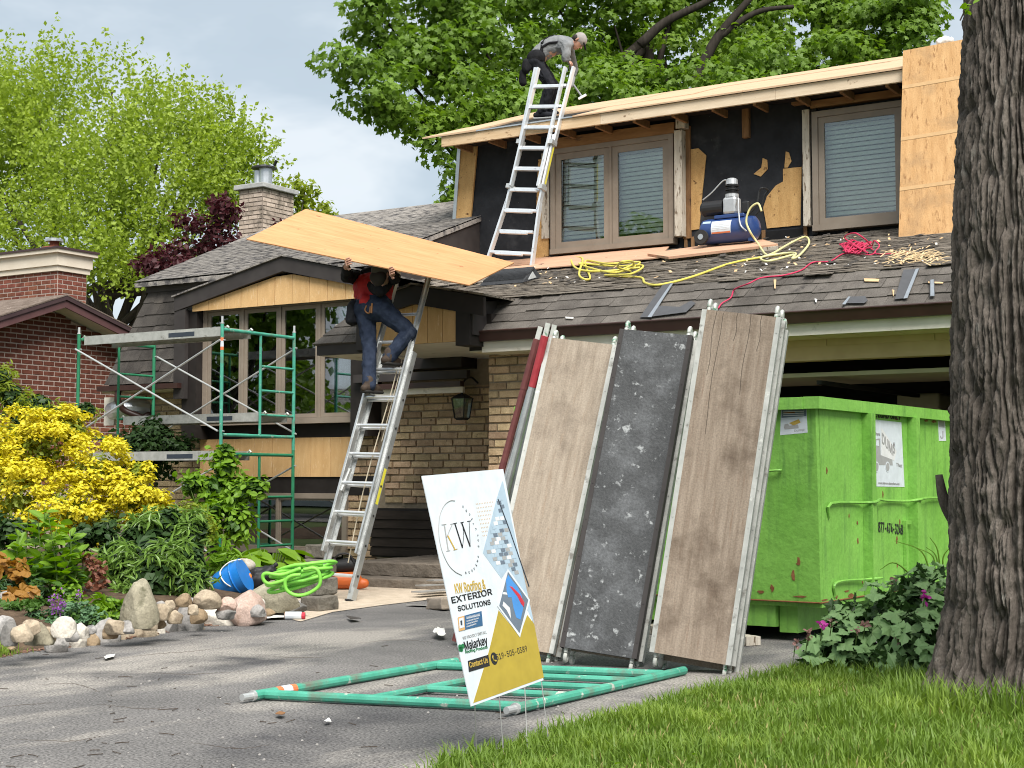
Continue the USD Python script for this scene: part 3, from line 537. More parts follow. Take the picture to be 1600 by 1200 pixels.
obj('flue_cap', cat([tube([(cxy[0] - .24, cxy[1] + .3, zt + .42), (cxy[0] - .24, cxy[1] + .3, zt + .45), (cxy[0] - .24, cxy[1] + .3, zt + .5)], [.24, .22, .03], 14), bar((cxy[0] + .0, cxy[1] + .3, zt + .45), (cxy[0] + .06, cxy[1] + .3, zt + .54), .05, .03)]), 'black_metal', cw)
obj('flashing', cat([box(cxy[0] - .57, cxy[0] + .012, cxy[1] - .013, cxy[1] - .02, zb - .4, zb + .02), box(cxy[0] + .013, cxy[0] + .02, cxy[1], cxy[1] + .86, zb - .4, zb + .02)]), 'galvanised', cw)

# -- upper floor
UY = 17.8
up = obj('upper_wall', cat([box(-12.0, -10.42, UY, UY + .12, 4.1, 5.95), box(-8.50, -6.66, UY, UY + .12, 4.1, 5.95), box(-4.7, -1.2, UY, UY + .12, 4.1, 5.95), box(-10.42, -8.5, UY, UY + .12, 5.70, 5.95), box(-6.66, -4.7, UY, UY + .12, 5.72, 5.95), box(-10.42, -8.5, UY, UY + .12, 4.1, 4.25), box(-6.66, -4.7, UY, UY + .12, 4.1, 4.24), box(-12.0, -11.9, UY + .12, 22.5, 4.1, 5.95), box(-12.0, -1.2, 22.5, 22.6, 0, 5.95), box(-1.3, -1.2, UY + .12, 22.5, 0, 5.95)]), 'black_felt', H)
obj('upper_room', cat([box(-12, -1.2, 20, 20.1, 4.1, 5.9), box(-12, -1.2, UY + .12, 20, 5.9, 5.92), box(-12, -1.2, UY + .12, 20, 4.12, 4.14)]), 'room_dark', H)
window(H, 'upper_window', -10.40, -8.53, 4.24, 5.70, UY + .02, [0.5], fw=0.07, sw=0.085, slats=(0.060, 0.0), depth=0.14)
window(H, 'upper_window', -6.62, -4.75, 4.23, 5.73, UY + .02, [0.62], fw=0.075, sw=0.075, slats=(0.060, 0.0), depth=0.14)
def post(x0, y0, x1, y1, Y, d, mt, name='stud', label=None):
    a, b = atY(x0, y0, Y), atY(x1, y1, Y)
    return obj(name, box(min(a[0], b[0]), max(a[0], b[0]), Y, Y + d, min(a[2], b[2]), max(a[2], b[2])), mt, up, label)
plate([(722, 231), (747, 228), (733, 388), (710, 392)], UY - .02, .03, 'raw_osb', up, 'corner_board')
plate([(717, 230), (722, 230), (711, 392), (706, 392)], UY - .03, .04, 'galvanised', up, 'corner_flashing')
plate([(842, 250), (860, 246), (858, 400), (836, 405)], UY - .005, .02, 'raw_osb', up, 'sheathing_strip')
post(846, 240, 858, 372, UY - .05, .05, 'old_stud'); post(860, 232, 873, 405, UY - .07, .07, 'dark_trim')
post(862, 217, 1053, 208, UY - .12, .12, 'header_beam', 'header')
post(1053, 204, 1066, 368, UY - .17, .12, 'old_stud'); post(1066, 198, 1079, 372, UY - .04, .04, 'brown_stud')
obj('stud_block', box(-8.46, -8.33, UY - .18, UY - .06, 5.74, 5.86), 'old_stud', up)
plate([(1077, 234), (1092, 232), (1104, 243), (1098, 300), (1093, 358), (1068, 362)], UY - .003, .014, 'raw_osb', up, 'torn_sheathing')
plate([(1178, 272), (1190, 262), (1192, 247), (1199, 250), (1200, 264), (1189, 276)], UY - .003, .008, 'raw_osb', up, 'torn_sheathing')
plate([(1224, 264), (1253, 261), (1251, 352), (1199, 357), (1196, 340), (1193, 325), (1199, 307), (1213, 290), (1224, 284)], UY - .003, .014, 'raw_osb', up, 'torn_sheathing')
plate([(1226, 262), (1228, 237), (1233, 238), (1237, 252), (1231, 262)], UY - .003, .009, 'raw_osb', up, 'torn_sheathing')
post(1159, 164, 1170, 214, UY - .06, .06, 'brown_stud', 'stud_block')
post(1253, 172, 1266, 352, UY - .10, .10, 'old_stud'); post(1266, 166, 1278, 366, UY - .06, .06, 'dark_trim')
post(1236, 150, 1262, 160, UY - .10, .10, 'brown_stud', 'header'); post(1266, 158, 1413, 149, UY - .10, .10, 'header_beam', 'header')
a = atY(1068, 366, UY)[0]; b = atY(1264, 356, UY)[0]
obj('open_gap', box(a, b, UY - .012, UY - .002, 4.19, 4.30), 'room_dark', up)
for x in (a + .02, a + .12, b - .62, b - .06): obj('stud_foot', box(x, x + .045, UY - .03, UY - .012, 4.19, 4.32), 'brown_stud', up)
# eave: fascia boards, dark underside, plywood deck above
FY = 17.2
ev = obj('eave', cat([box(-11.85, -1.2, FY + .06, UY - .1, 5.895, 5.93)]), 'dark_trim', H)
for k in range(19): obj('rafter_tail', box(-11.7 + k * .56, -11.66 + k * .56, FY + .05, UY - .13, 5.80, 5.895), 'brown_stud', ev)
fx = [-11.89, -9.35, -6.9, -1.2]
for k in range(3): obj('fascia_board', box(fx[k], fx[k + 1] - .004, FY, FY + .05, 5.825, 5.965), ('fascia_wood_warm', 'fascia_wood', 'fascia_wood')[k], ev)
obj('drip_edge', cat([box(-11.93, -9.2, FY - .02, FY + .05, 5.967, 5.985)]), 'galvanised', ev)
dz = 0.33
def deck(y): return 5.972 + (y - FY) * dz
rd = obj('upper_roof', cat([hexa([(-12.2, FY - .01, 5.966), (-1.0, FY - .01, 5.966), (-1.0, 20.4, deck(20.4) - .02), (-12.2, 20.4, deck(20.4) - .02)], [(-12.2, FY - .01, 5.972), (-1.0, FY - .01, 5.972), (-1.0, 20.4, deck(20.4)), (-12.2, 20.4, deck(20.4))]), hexa([(-12.2, 20.4, deck(20.4) - .02), (-1.0, 20.4, deck(20.4) - .02), (-1.0, 23, 6.0), (-12.2, 23, 6.0)], [(-12.2, 20.4, deck(20.4)), (-1, 20.4, deck(20.4)), (-1, 23, 6.02), (-12.2, 23, 6.02)])]), 'dark_trim', H)
r = np.random.default_rng(4)
for row in range(3):
    x = -12.2 - (1.2 if row % 2 else 0)
    while x < -1.0:
        a, b = max(x, -12.2), min(x + 2.43, -1.0); x += 2.44
        y0, y1 = FY - .03 + row * 1.07, FY - .03 + (row + 1) * 1.06
        if b - a < .2: continue
        t = .014 + r.uniform(0, .012)
        if row == 0 and a < -11.5: b = a + 0.9
        obj('deck_sheet', hexa([(a, y0, deck(y0) + .004), (b, y0, deck(y0) + .004), (b, y1, deck(y1) + .004), (a, y1, deck(y1) + .004)], [(a, y0, deck(y0) + t), (b, y0, deck(y0) + t + .006), (b, y1, deck(y1) + t), (a, y1, deck(y1) + t)]), 'roof_ply', rd)

# ------------------------------------------------------------------ the neighbour's brick house
N = thing('neighbour_house', 'red brick neighbouring house with gable wall, plum fascia and cream capped chimney', 'house', (-20, 18, 0))
NX, NR = -18.4, -17.98
ap, re_ = atX(103, 460, NR), atX(188, 503, NR)
sR = (ap[2] - re_[2]) / (re_[1] - ap[1]); ye = re_[1] + 3.2; y_l = ap[1] - (ye - ap[1]) + .6
zR = lambda y: ap[2] - sR * (y - ap[1])
lft = atX(0, 492, NR); sL = (ap[2] - lft[2]) / (ap[1] - lft[1]); zL = lambda y: ap[2] - sL * (ap[1] - y)
from shapely.geometry import Polygon as _P
wv, wf = prism([(y_l, -0.05), (ye - .3, -0.05), (ye - .3, zR(ye - .3) - .2), (ap[1], ap[2] - .2), (y_l, zL(y_l) - .2)], 0.2)
nw = obj('brick_wall', (np.c_[NX - wv[:, 2], wv[:, 0], wv[:, 1]], wf[:, ::-1]), 'red_mortar', N)
yvis0 = atX(-12, 600, NX)[1]; zvis0 = 1.0
def nmask(u, v):
    y, z = yvis0 + u, zvis0 + v
    return z < min(zR(y), zL(y)) - .2
bricks(nw, (NX, yvis0, zvis0), (0, 1, 0), (1, 0, 0), ye - .3 - yvis0, 4.1, 0.212, 0.0765, 0.013, 'red_brick', mask=nmask, seed=51, proud=0.006, limit=300)
def rake(parent, name, x, h0, h1, t, mt):
    k = []
    for ya, yb, zf in ((y_l, ap[1], zL), (ap[1], ye, zR)):
        k.append(hexa([(x, ya, zf(ya) - h1), (x, yb, zf(yb) - h1), (x - t, yb, zf(yb) - h1), (x - t, ya, zf(ya) - h1)], [(x, ya, zf(ya) - h0), (x, yb, zf(yb) - h0), (x - t, yb, zf(yb) - h0), (x - t, ya, zf(ya) - h0)]))
    return obj(name, cat(k), mt, parent)
mat('plum_fascia', (0.085, 0.040, 0.040), (0.115, 0.055, 0.054), scale=4, rough=0.5, spec=0.4)
mat('plum_dark', (0.045, 0.026, 0.028), (0.06, 0.035, 0.036), scale=4, rough=0.5, spec=0.4)
rake(N, 'rake_board', NR, 0.085, 0.20, .03, 'plum_fascia'); rake(N, 'rake_moulding', NR + .025, 0.02, 0.085, .05, 'plum_dark')
k = []
for ya, yb, zf in ((y_l, ap[1], zL), (ap[1], ye, zR)):
    k.append(hexa([(NR - .03, ya, zf(ya) - .175), (NR - .03, yb, zf(yb) - .175), (NX - .1, yb, zf(yb) - .175), (NX - .1, ya, zf(ya) - .175)], [(NR - .03, ya, zf(ya) - .165), (NR - .03, yb, zf(yb) - .165), (NX - .1, yb, zf(yb) - .165), (NX - .1, ya, zf(ya) - .165)]))
obj('rake_soffit', cat(k), 'cream_trim', N)
k = []
for ya, yb, zf in ((y_l, ap[1], zL), (ap[1], ye, zR)):
    k.append(hexa([(NR + .03, ya, zf(ya) - .02), (NR + .03, yb, zf(yb) - .02), (-30, yb, zf(yb) - .02), (-30, ya, zf(ya) - .02)], [(NR + .03, ya, zf(ya)), (NR + .03, yb, zf(yb)), (-30, yb, zf(yb)), (-30, ya, zf(ya))]))
mat('neighbour_shingle', (0.10, 0.075, 0.06), (0.19, 0.15, 0.125), scale=7, rough=0.95, bump=0.7, bscale=60, fine=0.4, fine_scale=60, spots=(0.34, 0.28, 0.24), spot_scale=9, spec=0.1)
obj('roof', cat(k), 'neighbour_shingle', N)
nc = atX(90, 440, -19.5); cx1, cy0 = nc[0], nc[1]
ztop = atX(90, 388, -19.5)[2]; zcap = atX(90, 423, -19.5)[2]
cwid = 1.0
c = obj('chimney', box(cx1 - 2.4, cx1, cy0, cy0 + cwid * .62, 3.0, zcap), 'red_mortar', N)
r0 = BR['neighbour_house']; BR['neighbour_house'] = 0
bricks(c, (cx1 - 2.4, cy0, zcap - .9), (1, 0, 0), (0, -1, 0), 2.4, .9, 0.212, 0.0765, 0.012, 'red_brick', seed=52, proud=0.006)
bricks(c, (cx1, cy0, zcap - .9), (0, 1, 0), (1, 0, 0), cwid * .62, .9, 0.212, 0.0765, 0.012, 'red_brick', seed=53, proud=0.006)
mat('cream_cap', (0.62, 0.54, 0.43), (0.70, 0.62, 0.51), scale=3, rough=0.6, spec=0.3)
obj('chimney_cap', cat([box(cx1 - 2.5, cx1 + .04, cy0 - .04, cy0 + cwid * .62 + .04, zcap, zcap + .09), box(cx1 - 2.5, cx1 + .07, cy0 - .07, cy0 + cwid * .62 + .07, zcap + .09, ztop - .08), box(cx1 - 2.6, cx1 + .13, cy0 - .13, cy0 + cwid * .62 + .13, ztop - .08, ztop - .02)]), 'cream_cap', c)
obj('cap_flashing', box(cx1 - 2.6, cx1 + .15, cy0 - .15, cy0 + cwid * .62 + .15, ztop - .02, ztop + .015), 'plum_dark', c)
pp = atX(52, 383, cx1 - .5)
obj('chimney_pot', cat([tube([(pp[0], cy0 + .35, ztop), (pp[0], cy0 + .35, ztop + .10)], [.30, .2], 14), cyl((pp[0], cy0 + .35, ztop + .1), (pp[0], cy0 + .35, ztop + .2), .08, 10)]), 'red_brick', c)
obj('pot_cap', tube([(pp[0], cy0 + .35, ztop + .2), (pp[0], cy0 + .35, ztop + .24), (pp[0], cy0 + .35, ztop + .27)], [.15, .15, .04], 12), 'galvanised', c)
# ------------------------------------------------------------------ lettering on a surface
def text_on(txt, pl, pr, up, h, d=0.0015, bold=False):
    """Lettering whose baseline runs from pl to pr, capitals h tall along up."""
    v, f = meshkit.arrays(meshkit.text_mesh(txt, 1.0, 1.0, bold))[:2]
    pl, pr, up = (np.asarray(q, float) for q in (pl, pr, up))
    w = v[:, 0].max() - v[:, 0].min(); x = (pr - pl); n = np.cross(x, up); n /= np.linalg.norm(n)
    return pl + ((v[:, :1] - v[:, 0].min()) / w) * x + v[:, 1:2] * up * h + v[:, 2:3] * n * d, f
def flat(pts, n, d):
    """A plate with the outline pts (3-D, planar), d thick along n."""
    p = np.asarray(pts, float); n = np.asarray(n, float) / np.linalg.norm(n)
    x = p[1] - p[0]; x -= n * x.dot(n); x /= np.linalg.norm(x); y = np.cross(n, x)
    q = np.c_[(p - p[0]) @ x, (p - p[0]) @ y]
    v, f = prism(q, d)
    return p[0] + v[:, :1] * x + v[:, 1:2] * y + v[:, 2:3] * n, f
def sym(name, c, rough=0.6, spec=0.3): plain(name, c, rough, 0, spec)
sym('print_white', (0.54, 0.58, 0.62)); sym('print_black', (0.02, 0.02, 0.022)); sym('print_gold', (0.42, 0.29, 0.06)); sym('print_mustard', (0.36, 0.27, 0.04), 0.45); sym('print_grey', (0.30, 0.30, 0.30)); sym('print_blue', (0.035, 0.10, 0.20)); sym('print_green', (0.02, 0.16, 0.06)); sym('print_pale', (0.60, 0.60, 0.60)); sym('print_skyblue', (0.06, 0.22, 0.52)); sym('print_red', (0.45, 0.03, 0.05)); sym('print_tan', (0.50, 0.30, 0.12)); sym('print_slate', (0.12, 0.15, 0.19)); sym('print_steel', (0.33, 0.42, 0.50)); sym('print_dark', (0.035, 0.045, 0.06)); sym('yellow_rope', (0.62, 0.50, 0.06), 0.5); sym('dirty_white', (0.66, 0.65, 0.61), 0.7)

# ------------------------------------------------------------------ the waste container
mat('lime_paint', (0.145, 0.35, 0.052), (0.205, 0.44, 0.082), scale=2.5, rough=0.5, spots=(0.085, 0.21, 0.045), spot_scale=2.6, spot_stretch=(5, 5, 0.45), spot_at=(0.52, 0.80), spots2=(0.12, 0.07, 0.03), spot2_scale=11, spot2_at=(0.70, 0.76), bump=0.35, bscale=7, spec=0.35, fine=0.10, fine_scale=40, bdist=0.03)
mat('rust', (0.13, 0.05, 0.02), (0.24, 0.11, 0.05), scale=20, rough=0.9, spec=0.2)
RO = math.radians(3.0)
DX, DY = np.array([math.sin(RO), math.cos(RO), 0]), np.array([-math.cos(RO), math.sin(RO), 0])
D0 = atZ(1283, 985, 0.10); D0[2] = 0
W_, L_, ZB, ZT = 2.50, 3.35, 0.29, 1.735
D = thing('waste_container', 'lime green steel waste container standing before the open garage', 'waste container', D0)
dp = lambda x, y, z: D0 + DX * x + DY * y + ZUP * z
def dbox(x0, x1, y0, y1, z0, z1): return place(box(x0, x1, y0, y1, z0, z1), D0, DX, DY, ZUP)
# walls (hollow), the near end leaning out a little at the top
T = 0.05
obj('end_wall', hexa([dp(0.0, 0, ZB), dp(T, 0, ZB), dp(T, W_, ZB), dp(0, W_, ZB)], [dp(-.05, 0, ZT - .03), dp(-.05 + T, 0, ZT - .03), dp(-.05 + T, W_, ZT - .03), dp(-.05, W_, ZT - .03)]), 'lime_paint', D)
obj('side_wall', hexa([dp(T + .002, 0, ZB), dp(L_, 0, ZB), dp(L_, T, ZB), dp(T + .002, T, ZB)], [dp(-.04 + T + .002, 0, ZT - .03), dp(L_, 0, ZT - .03), dp(L_, T, ZT - .03), dp(T - .04, T, ZT - .03)]), 'lime_paint', D)
obj('side_wall', dbox(T + .005, L_, W_ - T, W_, ZB, ZT - .03), 'lime_paint', D); obj('rear_wall', dbox(L_ + .002, L_ + T, 0, W_, ZB, ZT - .03), 'lime_paint', D); obj('floor', dbox(T + .01, L_, T, W_ - T, ZB, ZB + .04), 'rust', D)
obj('top_rail', cat([dbox(-.10, L_ + .06, -.05, .07, ZT - .085, ZT)]), 'lime_paint', D); obj('top_rail', dbox(-.10, L_ + .06, W_ - .07, W_ + .05, ZT - .085, ZT), 'lime_paint', D)
obj('top_rail', dbox(-.115, .01, .072, W_ - .072, ZT - .087, ZT - .002), 'lime_paint', D); obj('top_rail', dbox(L_ - .02, L_ + .062, .072, W_ - .072, ZT - .087, ZT - .002), 'lime_paint', D)
obj('base_rail', dbox(0.02, L_, 0.0, W_, ZB - .035, ZB - .002), 'lime_paint', D)
obj('skid', dbox(.10, L_, .22, .36, .06, ZB - .036), 'lime_paint', D); obj('skid', dbox(.10, L_, W_ - .36, W_ - .22, .06, ZB - .036), 'lime_paint', D); obj('skid', dbox(.05, .13, .37, W_ - .37, .10, ZB - .036), 'lime_paint', D)
onS = lambda x, y, off=0.0: onplane(x, y, D0 - DY * off, -DY)
sx = lambda x, y: (onS(x, y) - D0) @ DX
onE = lambda x, y, off=0.0: onplane(x, y, dp(-0.0 - off, 0, 1.0), -DX)
for px in (1347, 1418, 1500):
    a = sx(px, 700); obj('rib', dbox(a, a + .085, -.075, -.001, ZB + .0, ZT - .087), 'lime_paint', D)
def rod(pts, r=.011): return tube(curve(pts, 30), r, 6)
a1, a2 = sx(1347, 700), sx(1418, 700); zr = onS(1320, 786)[2]
obj('tie_rod', rod([dp(sx(1294, 790), -.005, zr - .10), dp(sx(1294, 790), -.02, zr), dp(a1 - .10, -.025, zr), dp(a1 + .02, -.09, zr + .004), dp(a1 + .12, -.085, zr + .02), dp(a1 + .4, -.028, zr + .01), dp(a2 - .1, -.028, zr), dp(a2 + .05, -.09, zr + .015), dp(a2 + .45, -.03, zr + .02), dp(L_ - .1, -.03, zr)]), 'lime_paint', D)
zr2 = onS(1320, 908)[2]
obj('tie_rod', rod([dp(sx(1303, 912), -.005, zr2 - .10), dp(sx(1303, 912), -.02, zr2), dp(a1 - .08, -.03, zr2 - .004), dp(a1 + .05, -.09, zr2 + .0), dp(a1 + .13, -.09, zr2)]), 'lime_paint', D)
zr3 = onE(1215, 735)[2]; ye_ = (onE(1224, 735) - D0) @ DY
obj('tie_rod', rod([dp(-.04, ye_, zr3), dp(-.075, ye_ + .02, zr3), dp(-.075, ye_ + .3, zr3 - .005), dp(-.075, W_ - .2, zr3), dp(-.03, W_ - .18, zr3)]), 'lime_paint', D)
a3 = sx(1411, 870); obj('hook_plate', cat([dbox(a3, a3 + .03, -.03, -.002, .45, .80), dbox(a3, a3 + .12, -.03, -.002, .80, .83)]), 'lime_paint', D)
lean_n0 = np.cross(DY, np.array([0, 0, 1.0]) - DX * .0346); lean_n0 = -lean_n0 / np.linalg.norm(lean_n0) if lean_n0 @ DX > 0 else lean_n0 / np.linalg.norm(lean_n0)
r = np.random.default_rng(2)
for k in range(14):
    x, z = r.uniform(.1, L_ - 1), r.uniform(ZB + .1, ZT - .3); a = r.uniform(.008, .02)
    obj('rust_patch', flat([dp(x + a * math.cos(t) * r.uniform(.5, 1.3), -.001, z + a * 1.8 * math.sin(t) * r.uniform(.5, 1.3)) for t in np.linspace(0, 6.0, 7)], -DY, .001), 'rust', D)
for k in range(12):
    y, z = r.uniform(.1, 1.2), r.uniform(ZB + .05, ZT - .7); a = r.uniform(.008, .022)
    lean = -.05 * (z - ZB) / (ZT - ZB)
    obj('rust_patch', flat([dp(lean - .001, y + a * math.cos(t) * r.uniform(.5, 1.3), z + a * 2 * math.sin(t) * r.uniform(.5, 1.3)) for t in np.linspace(0, 6.0, 7)], -DX, .0015), 'rust', D)
for k in range(22):
    on_side = k % 3 != 0; x = r.uniform(.02, L_ - .8) if on_side else r.uniform(.05, 1.1); z = ZB + r.uniform(.0, .06) if k % 2 else ZT - .09 - r.uniform(0, .03); a = r.uniform(.02, .07); b_ = r.uniform(.006, .018)
    P_ = [((dp(x + a * math.cos(t) * r.uniform(.6, 1.2), -.0012, z + b_ * math.sin(t) * r.uniform(.5, 1.4) + .012)) if on_side else dp(-.0015 - .05 * (z - ZB) / (ZT - ZB) - .002, x + a * math.cos(t) * r.uniform(.6, 1.2), z + b_ * math.sin(t) * r.uniform(.5, 1.4) + .012)) for t in np.linspace(0, 6.0, 8)]
    obj('rust_patch', flat(P_, -DY if on_side else lean_n0, .001), 'rust', D)
obj('seam', tube([dp(.0, -.004, ZB), dp(L_, -.004, ZB)], .006, 6), 'rust', D); obj('seam', tube([dp(-.005, 0, ZB), dp(-.005, W_, ZB)], .006, 6), 'rust', D)
# posters and lettering
def quad(pts, n, d, mp): return flat([mp(*p) for p in pts], n, d)
ps = obj('poster', quad([(1362, 655), (1408, 660), (1413, 761), (1367, 760)], -DY, .002, onS), 'print_white', D)
S2 = lambda x, y: onS(x, y, .0022)
obj('lettering', text_on('LEVEL LOAD ONLY', S2(1351, 650), S2(1407.5, 656), ZUP, .058, .002, True), 'print_black', D)
obj('lettering', text_on('877-474-3248', S2(1372.5, 831), S2(1410.5, 835), ZUP, .075, .002, True), 'print_black', D)
px_ = lambda *p: [S2(*q) for q in p]
obj('cab', flat(px_((1363, 722), (1365, 700), (1368, 696), (1368, 686), (1375, 685), (1376, 711), (1394, 718), (1395, 727), (1364, 726)), -DY, .001), 'print_grey', ps)
S3 = lambda x, y: onS(x, y, .0035)
obj('cab_window', flat([S3(*q) for q in ((1368.5, 696), (1369.5, 688), (1373, 688), (1373.5, 697))], -DY, .0008), 'print_white', ps)
obj('bin', flat(px_((1377, 668), (1401, 705), (1397, 720), (1377, 712)), -DY, .0008), 'print_pale', ps)
for wx in (1370, 1387):
    for nm, rr, mm, oo in (('wheel', .034, 'print_white', S3), ('tyre', .027, 'print_grey', lambda x, y: onS(x, y, .0046))):
        c = oo(wx, 729.5); obj(nm, flat([c + DX * rr * 1.3 * math.cos(t) + ZUP * rr * 1.2 * math.sin(t) for t in np.linspace(0, 2 * math.pi, 16, endpoint=False)], -DY, .0008), mm, ps)
c0, c1 = S3(1376.5, 681), S3(1397, 711)
u_ = (c1 - c0) / np.linalg.norm(c1 - c0); obj('lettering', text_on('DUMP', c0 - ZUP * .05 + DX * .02, c1 - ZUP * .02 + DX * .02, ZUP, .075, .0015, True), 'print_grey', ps)
obj('lettering', text_on('In There', S3(1362.5, 679), S3(1375, 680.5), ZUP, .022, .001, True), 'print_grey', ps); obj('lettering', text_on('That', S3(1400.5, 728), S3(1409.5, 730), ZUP, .024, .001, True), 'print_grey', ps)
obj('lettering', text_on('www.inthere.dumpthat.com', S3(1372.5, 756), S3(1405.5, 757.5), ZUP, .016, .001, True), 'print_grey', ps)
lb = obj('label_plate', quad([(1465, 652), (1476, 654), (1478, 689), (1467, 689)], -DY, .002, onS), 'print_white', D)
obj('label_heading', quad([(1466, 654), (1475, 656), (1476, 668), (1467, 667)], -DY, .001, S2), 'print_grey', lb); obj('lettering', text_on('J', S2(1469, 685), S2(1474, 685), ZUP, .06, .001, True), 'print_grey', lb)
E2 = lambda x, y: onplane(x, y, dp(-.034, 0, 1.3), -DX * math.cos(.035) - ZUP * math.sin(.035) * 0)
lean_n = np.cross(DY, np.array([0, 0, 1.0]) - DX * .0346); lean_n /= np.linalg.norm(lean_n)
if lean_n @ DX > 0: lean_n = -lean_n
onE = lambda x, y, off=0.0: onplane(x, y, dp(0, 0, ZB) + lean_n * off, lean_n)
wp = obj('warning_plate', quad([(1221, 633), (1260, 632), (1262, 676), (1219, 680)], lean_n, .002, onE), 'print_white', D)
E2 = lambda x, y: onE(x, y, .0022)
obj('warning_panel', quad([(1221.5, 634), (1259, 633), (1260, 650), (1221, 653)], lean_n, .001, E2), 'print_slate', wp)
E3 = lambda x, y: onE(x, y, .0036)
obj('lettering', text_on('WARNING', E3(1221.5, 640.5), E3(1256, 639.5), ZUP, .028, .001, True), 'print_white', wp)
for k in range(3): obj('text_line', quad([(1224, 643 + 3 * k), (1256, 642 + 3 * k), (1256, 643 + 3 * k), (1224, 644 + 3 * k)], lean_n, .0008, E3), 'print_pale', wp)
obj('truck_print', flat([E2(*q) for q in ((1225, 668), (1226, 663), (1231, 662), (1234, 665), (1247, 663), (1248, 669), (1226, 671))], lean_n, .001), 'print_grey', wp); obj('bin_print', flat([E2(*q) for q in ((1233, 661), (1248, 655), (1251, 660), (1240, 665))], lean_n, .001), 'print_gold', wp)
obj('lettering', text_on('Dump', E2(1241, 674.5), E2(1257, 672.5), ZUP, .014, .001, True), 'print_grey', wp)
for k, (p0, p1) in enumerate(((( -.35, .35), (.05, 1.1)), ((-.30, .9), (.12, 1.5)))):
    obj('timber', bar(dp(p0[0], p0[1], .035), dp(p1[0], p1[1], .035), .12, .06), 'old_stud', None, ('weathered timber on the driveway under the near corner of the green container', 'short weathered timber under the green container behind the planks')[k], 'timber')

# ------------------------------------------------------------------ scaffold planks
mat('plank_wood', (0.25, 0.202, 0.155), (0.375, 0.315, 0.25), scale=5, stretch=(6, 0.55, 6), rough=0.88, space='object', bump=0.45, bscale=16, fine=0.2, fine_scale=90, spots=(0.26, 0.19, 0.135), spot_scale=11, spot_stretch=(4.5, 0.45, 1), spot_at=(0.56, 0.78), spots2=(0.17, 0.135, 0.105), spot2_scale=3.4, spot2_at=(0.52, 0.78), spec=0.15)
mat('plank_wood_warm', (0.205, 0.158, 0.120), (0.335, 0.272, 0.215), scale=4, stretch=(7, 0.5, 7), rough=0.88, space='object', bump=0.55, bscale=16, fine=0.22, fine_scale=90, spots=(0.21, 0.145, 0.105), spot_scale=10, spot_stretch=(5, 0.40, 1), spot_at=(0.56, 0.78), spots2=(0.12, 0.088, 0.065), spot2_scale=3.2, spot2_at=(0.50, 0.74), spec=0.15)
mat('plank_black', (0.030, 0.031, 0.032), (0.075, 0.077, 0.079), scale=3, rough=0.55, space='object', bump=0.3, bscale=60, spots=(0.36, 0.37, 0.37), spot_scale=17, spot_at=(0.60, 0.70), spots2=(0.13, 0.134, 0.14), spot2_scale=4.5, spot2_at=(0.48, 0.76), fine=0.35, fine_scale=60, spec=0.35)
mat('aluminium', (0.42, 0.43, 0.43), (0.62, 0.63, 0.62), scale=8, rough=0.42, metal=0.75, spots=(0.30, 0.30, 0.29), spot_scale=18, fine=0.15)
mat('aluminium_bright', (0.66, 0.68, 0.70), (0.80, 0.82, 0.83), scale=6, rough=0.38, metal=0.65, spots=(0.48, 0.49, 0.5), spot_scale=14)
mat('dirty_alu', (0.33, 0.335, 0.31), (0.50, 0.50, 0.47), scale=9, rough=0.6, metal=0.35, spots=(0.62, 0.62, 0.57), spot_scale=16, spots2=(0.20, 0.19, 0.17), spot2_scale=10)
mat('hook_metal', (0.46, 0.47, 0.43), (0.66, 0.67, 0.62), scale=18, rough=0.6, metal=0.3, spots=(0.16, 0.33, 0.22), spot_scale=18, spot_at=(0.56, 0.62))
plain('green_edge', (0.02, 0.12, 0.06), 0.6)
def far_on_ray(px, py, p, L):
    """The far point of the picture ray at distance L from p."""
    r = ray(px, py); o = EYE - p; a, b, c = r @ r, 2 * r @ o, o @ o - L * L
    disc = b * b - 4 * a * c
    t = (-b + math.sqrt(max(disc, 0))) / (2 * a)
    return EYE + r * t
def plank(F, w, L, deckmat, label, edge='dirty_alu', green=False):
    """A scaffold plank in its own frame: x across, y along, z out of the deck."""
    t = thing('scaffold_plank', label, 'scaffold plank', M=F, group='scaffold planks leaning on the green container')
    h = w / 2
    obj('deck', box(-h + .03, h - .03, 0.0, L, -.012, 0.0), deckmat, t)
    for s in (-1, 1):
        ch = [box(h - .03, h, 0, L, -.008, 0.004), box(h - .006, h, 0, L, -.062, -.0085), box(h - .03, h - .006, 0, L, -.062, -.056)]
        m = cat(ch)
        if s < 0: m = (m[0] * [-1, 1, 1], m[1][:, ::-1])
        obj('side_rail', m, edge, t)
        a = np.linspace(-.5, 3.6, 14); cx = s * (h - .035)
        for e, yy, nm in ((1, L, 'hook'), (-1, 0, 'hook')):
            p = [(cx, yy - e * .12, -.035), (cx, yy + e * .02, -.035)] + [(cx, yy + e * (.045 + .028 * math.sin(x)), -.035 - .028 + .028 * -math.cos(x) * -1 * -1 - .0) for x in a]
            hk = obj(nm, cat([tube(p, .013, 7), box(cx - .014, cx + .014, min(yy, yy - e * .10), max(yy, yy - e * .10), -.054, -.018)]), 'hook_metal', t)
        for rv in np.linspace(.1, L - .1, 9): obj('rivet', cyl((s * (h - .015), rv, .004), (s * (h - .015), rv, .007), .005, 6), edge, t)
    obj('end_beam', box(-h + .03, h - .03, 0.005, .04, -.055, -.0125), edge, t); obj('end_beam', box(-h + .03, h - .03, L - .04, L - .005, -.055, -.0125), edge, t)
    for k in range(3): obj('cross_strut', box(-h + .03, h - .03, L * (k + 1) / 4 - .02, L * (k + 1) / 4 + .02, -.05, -.0125), 'green_edge' if green else edge, t)
    return t
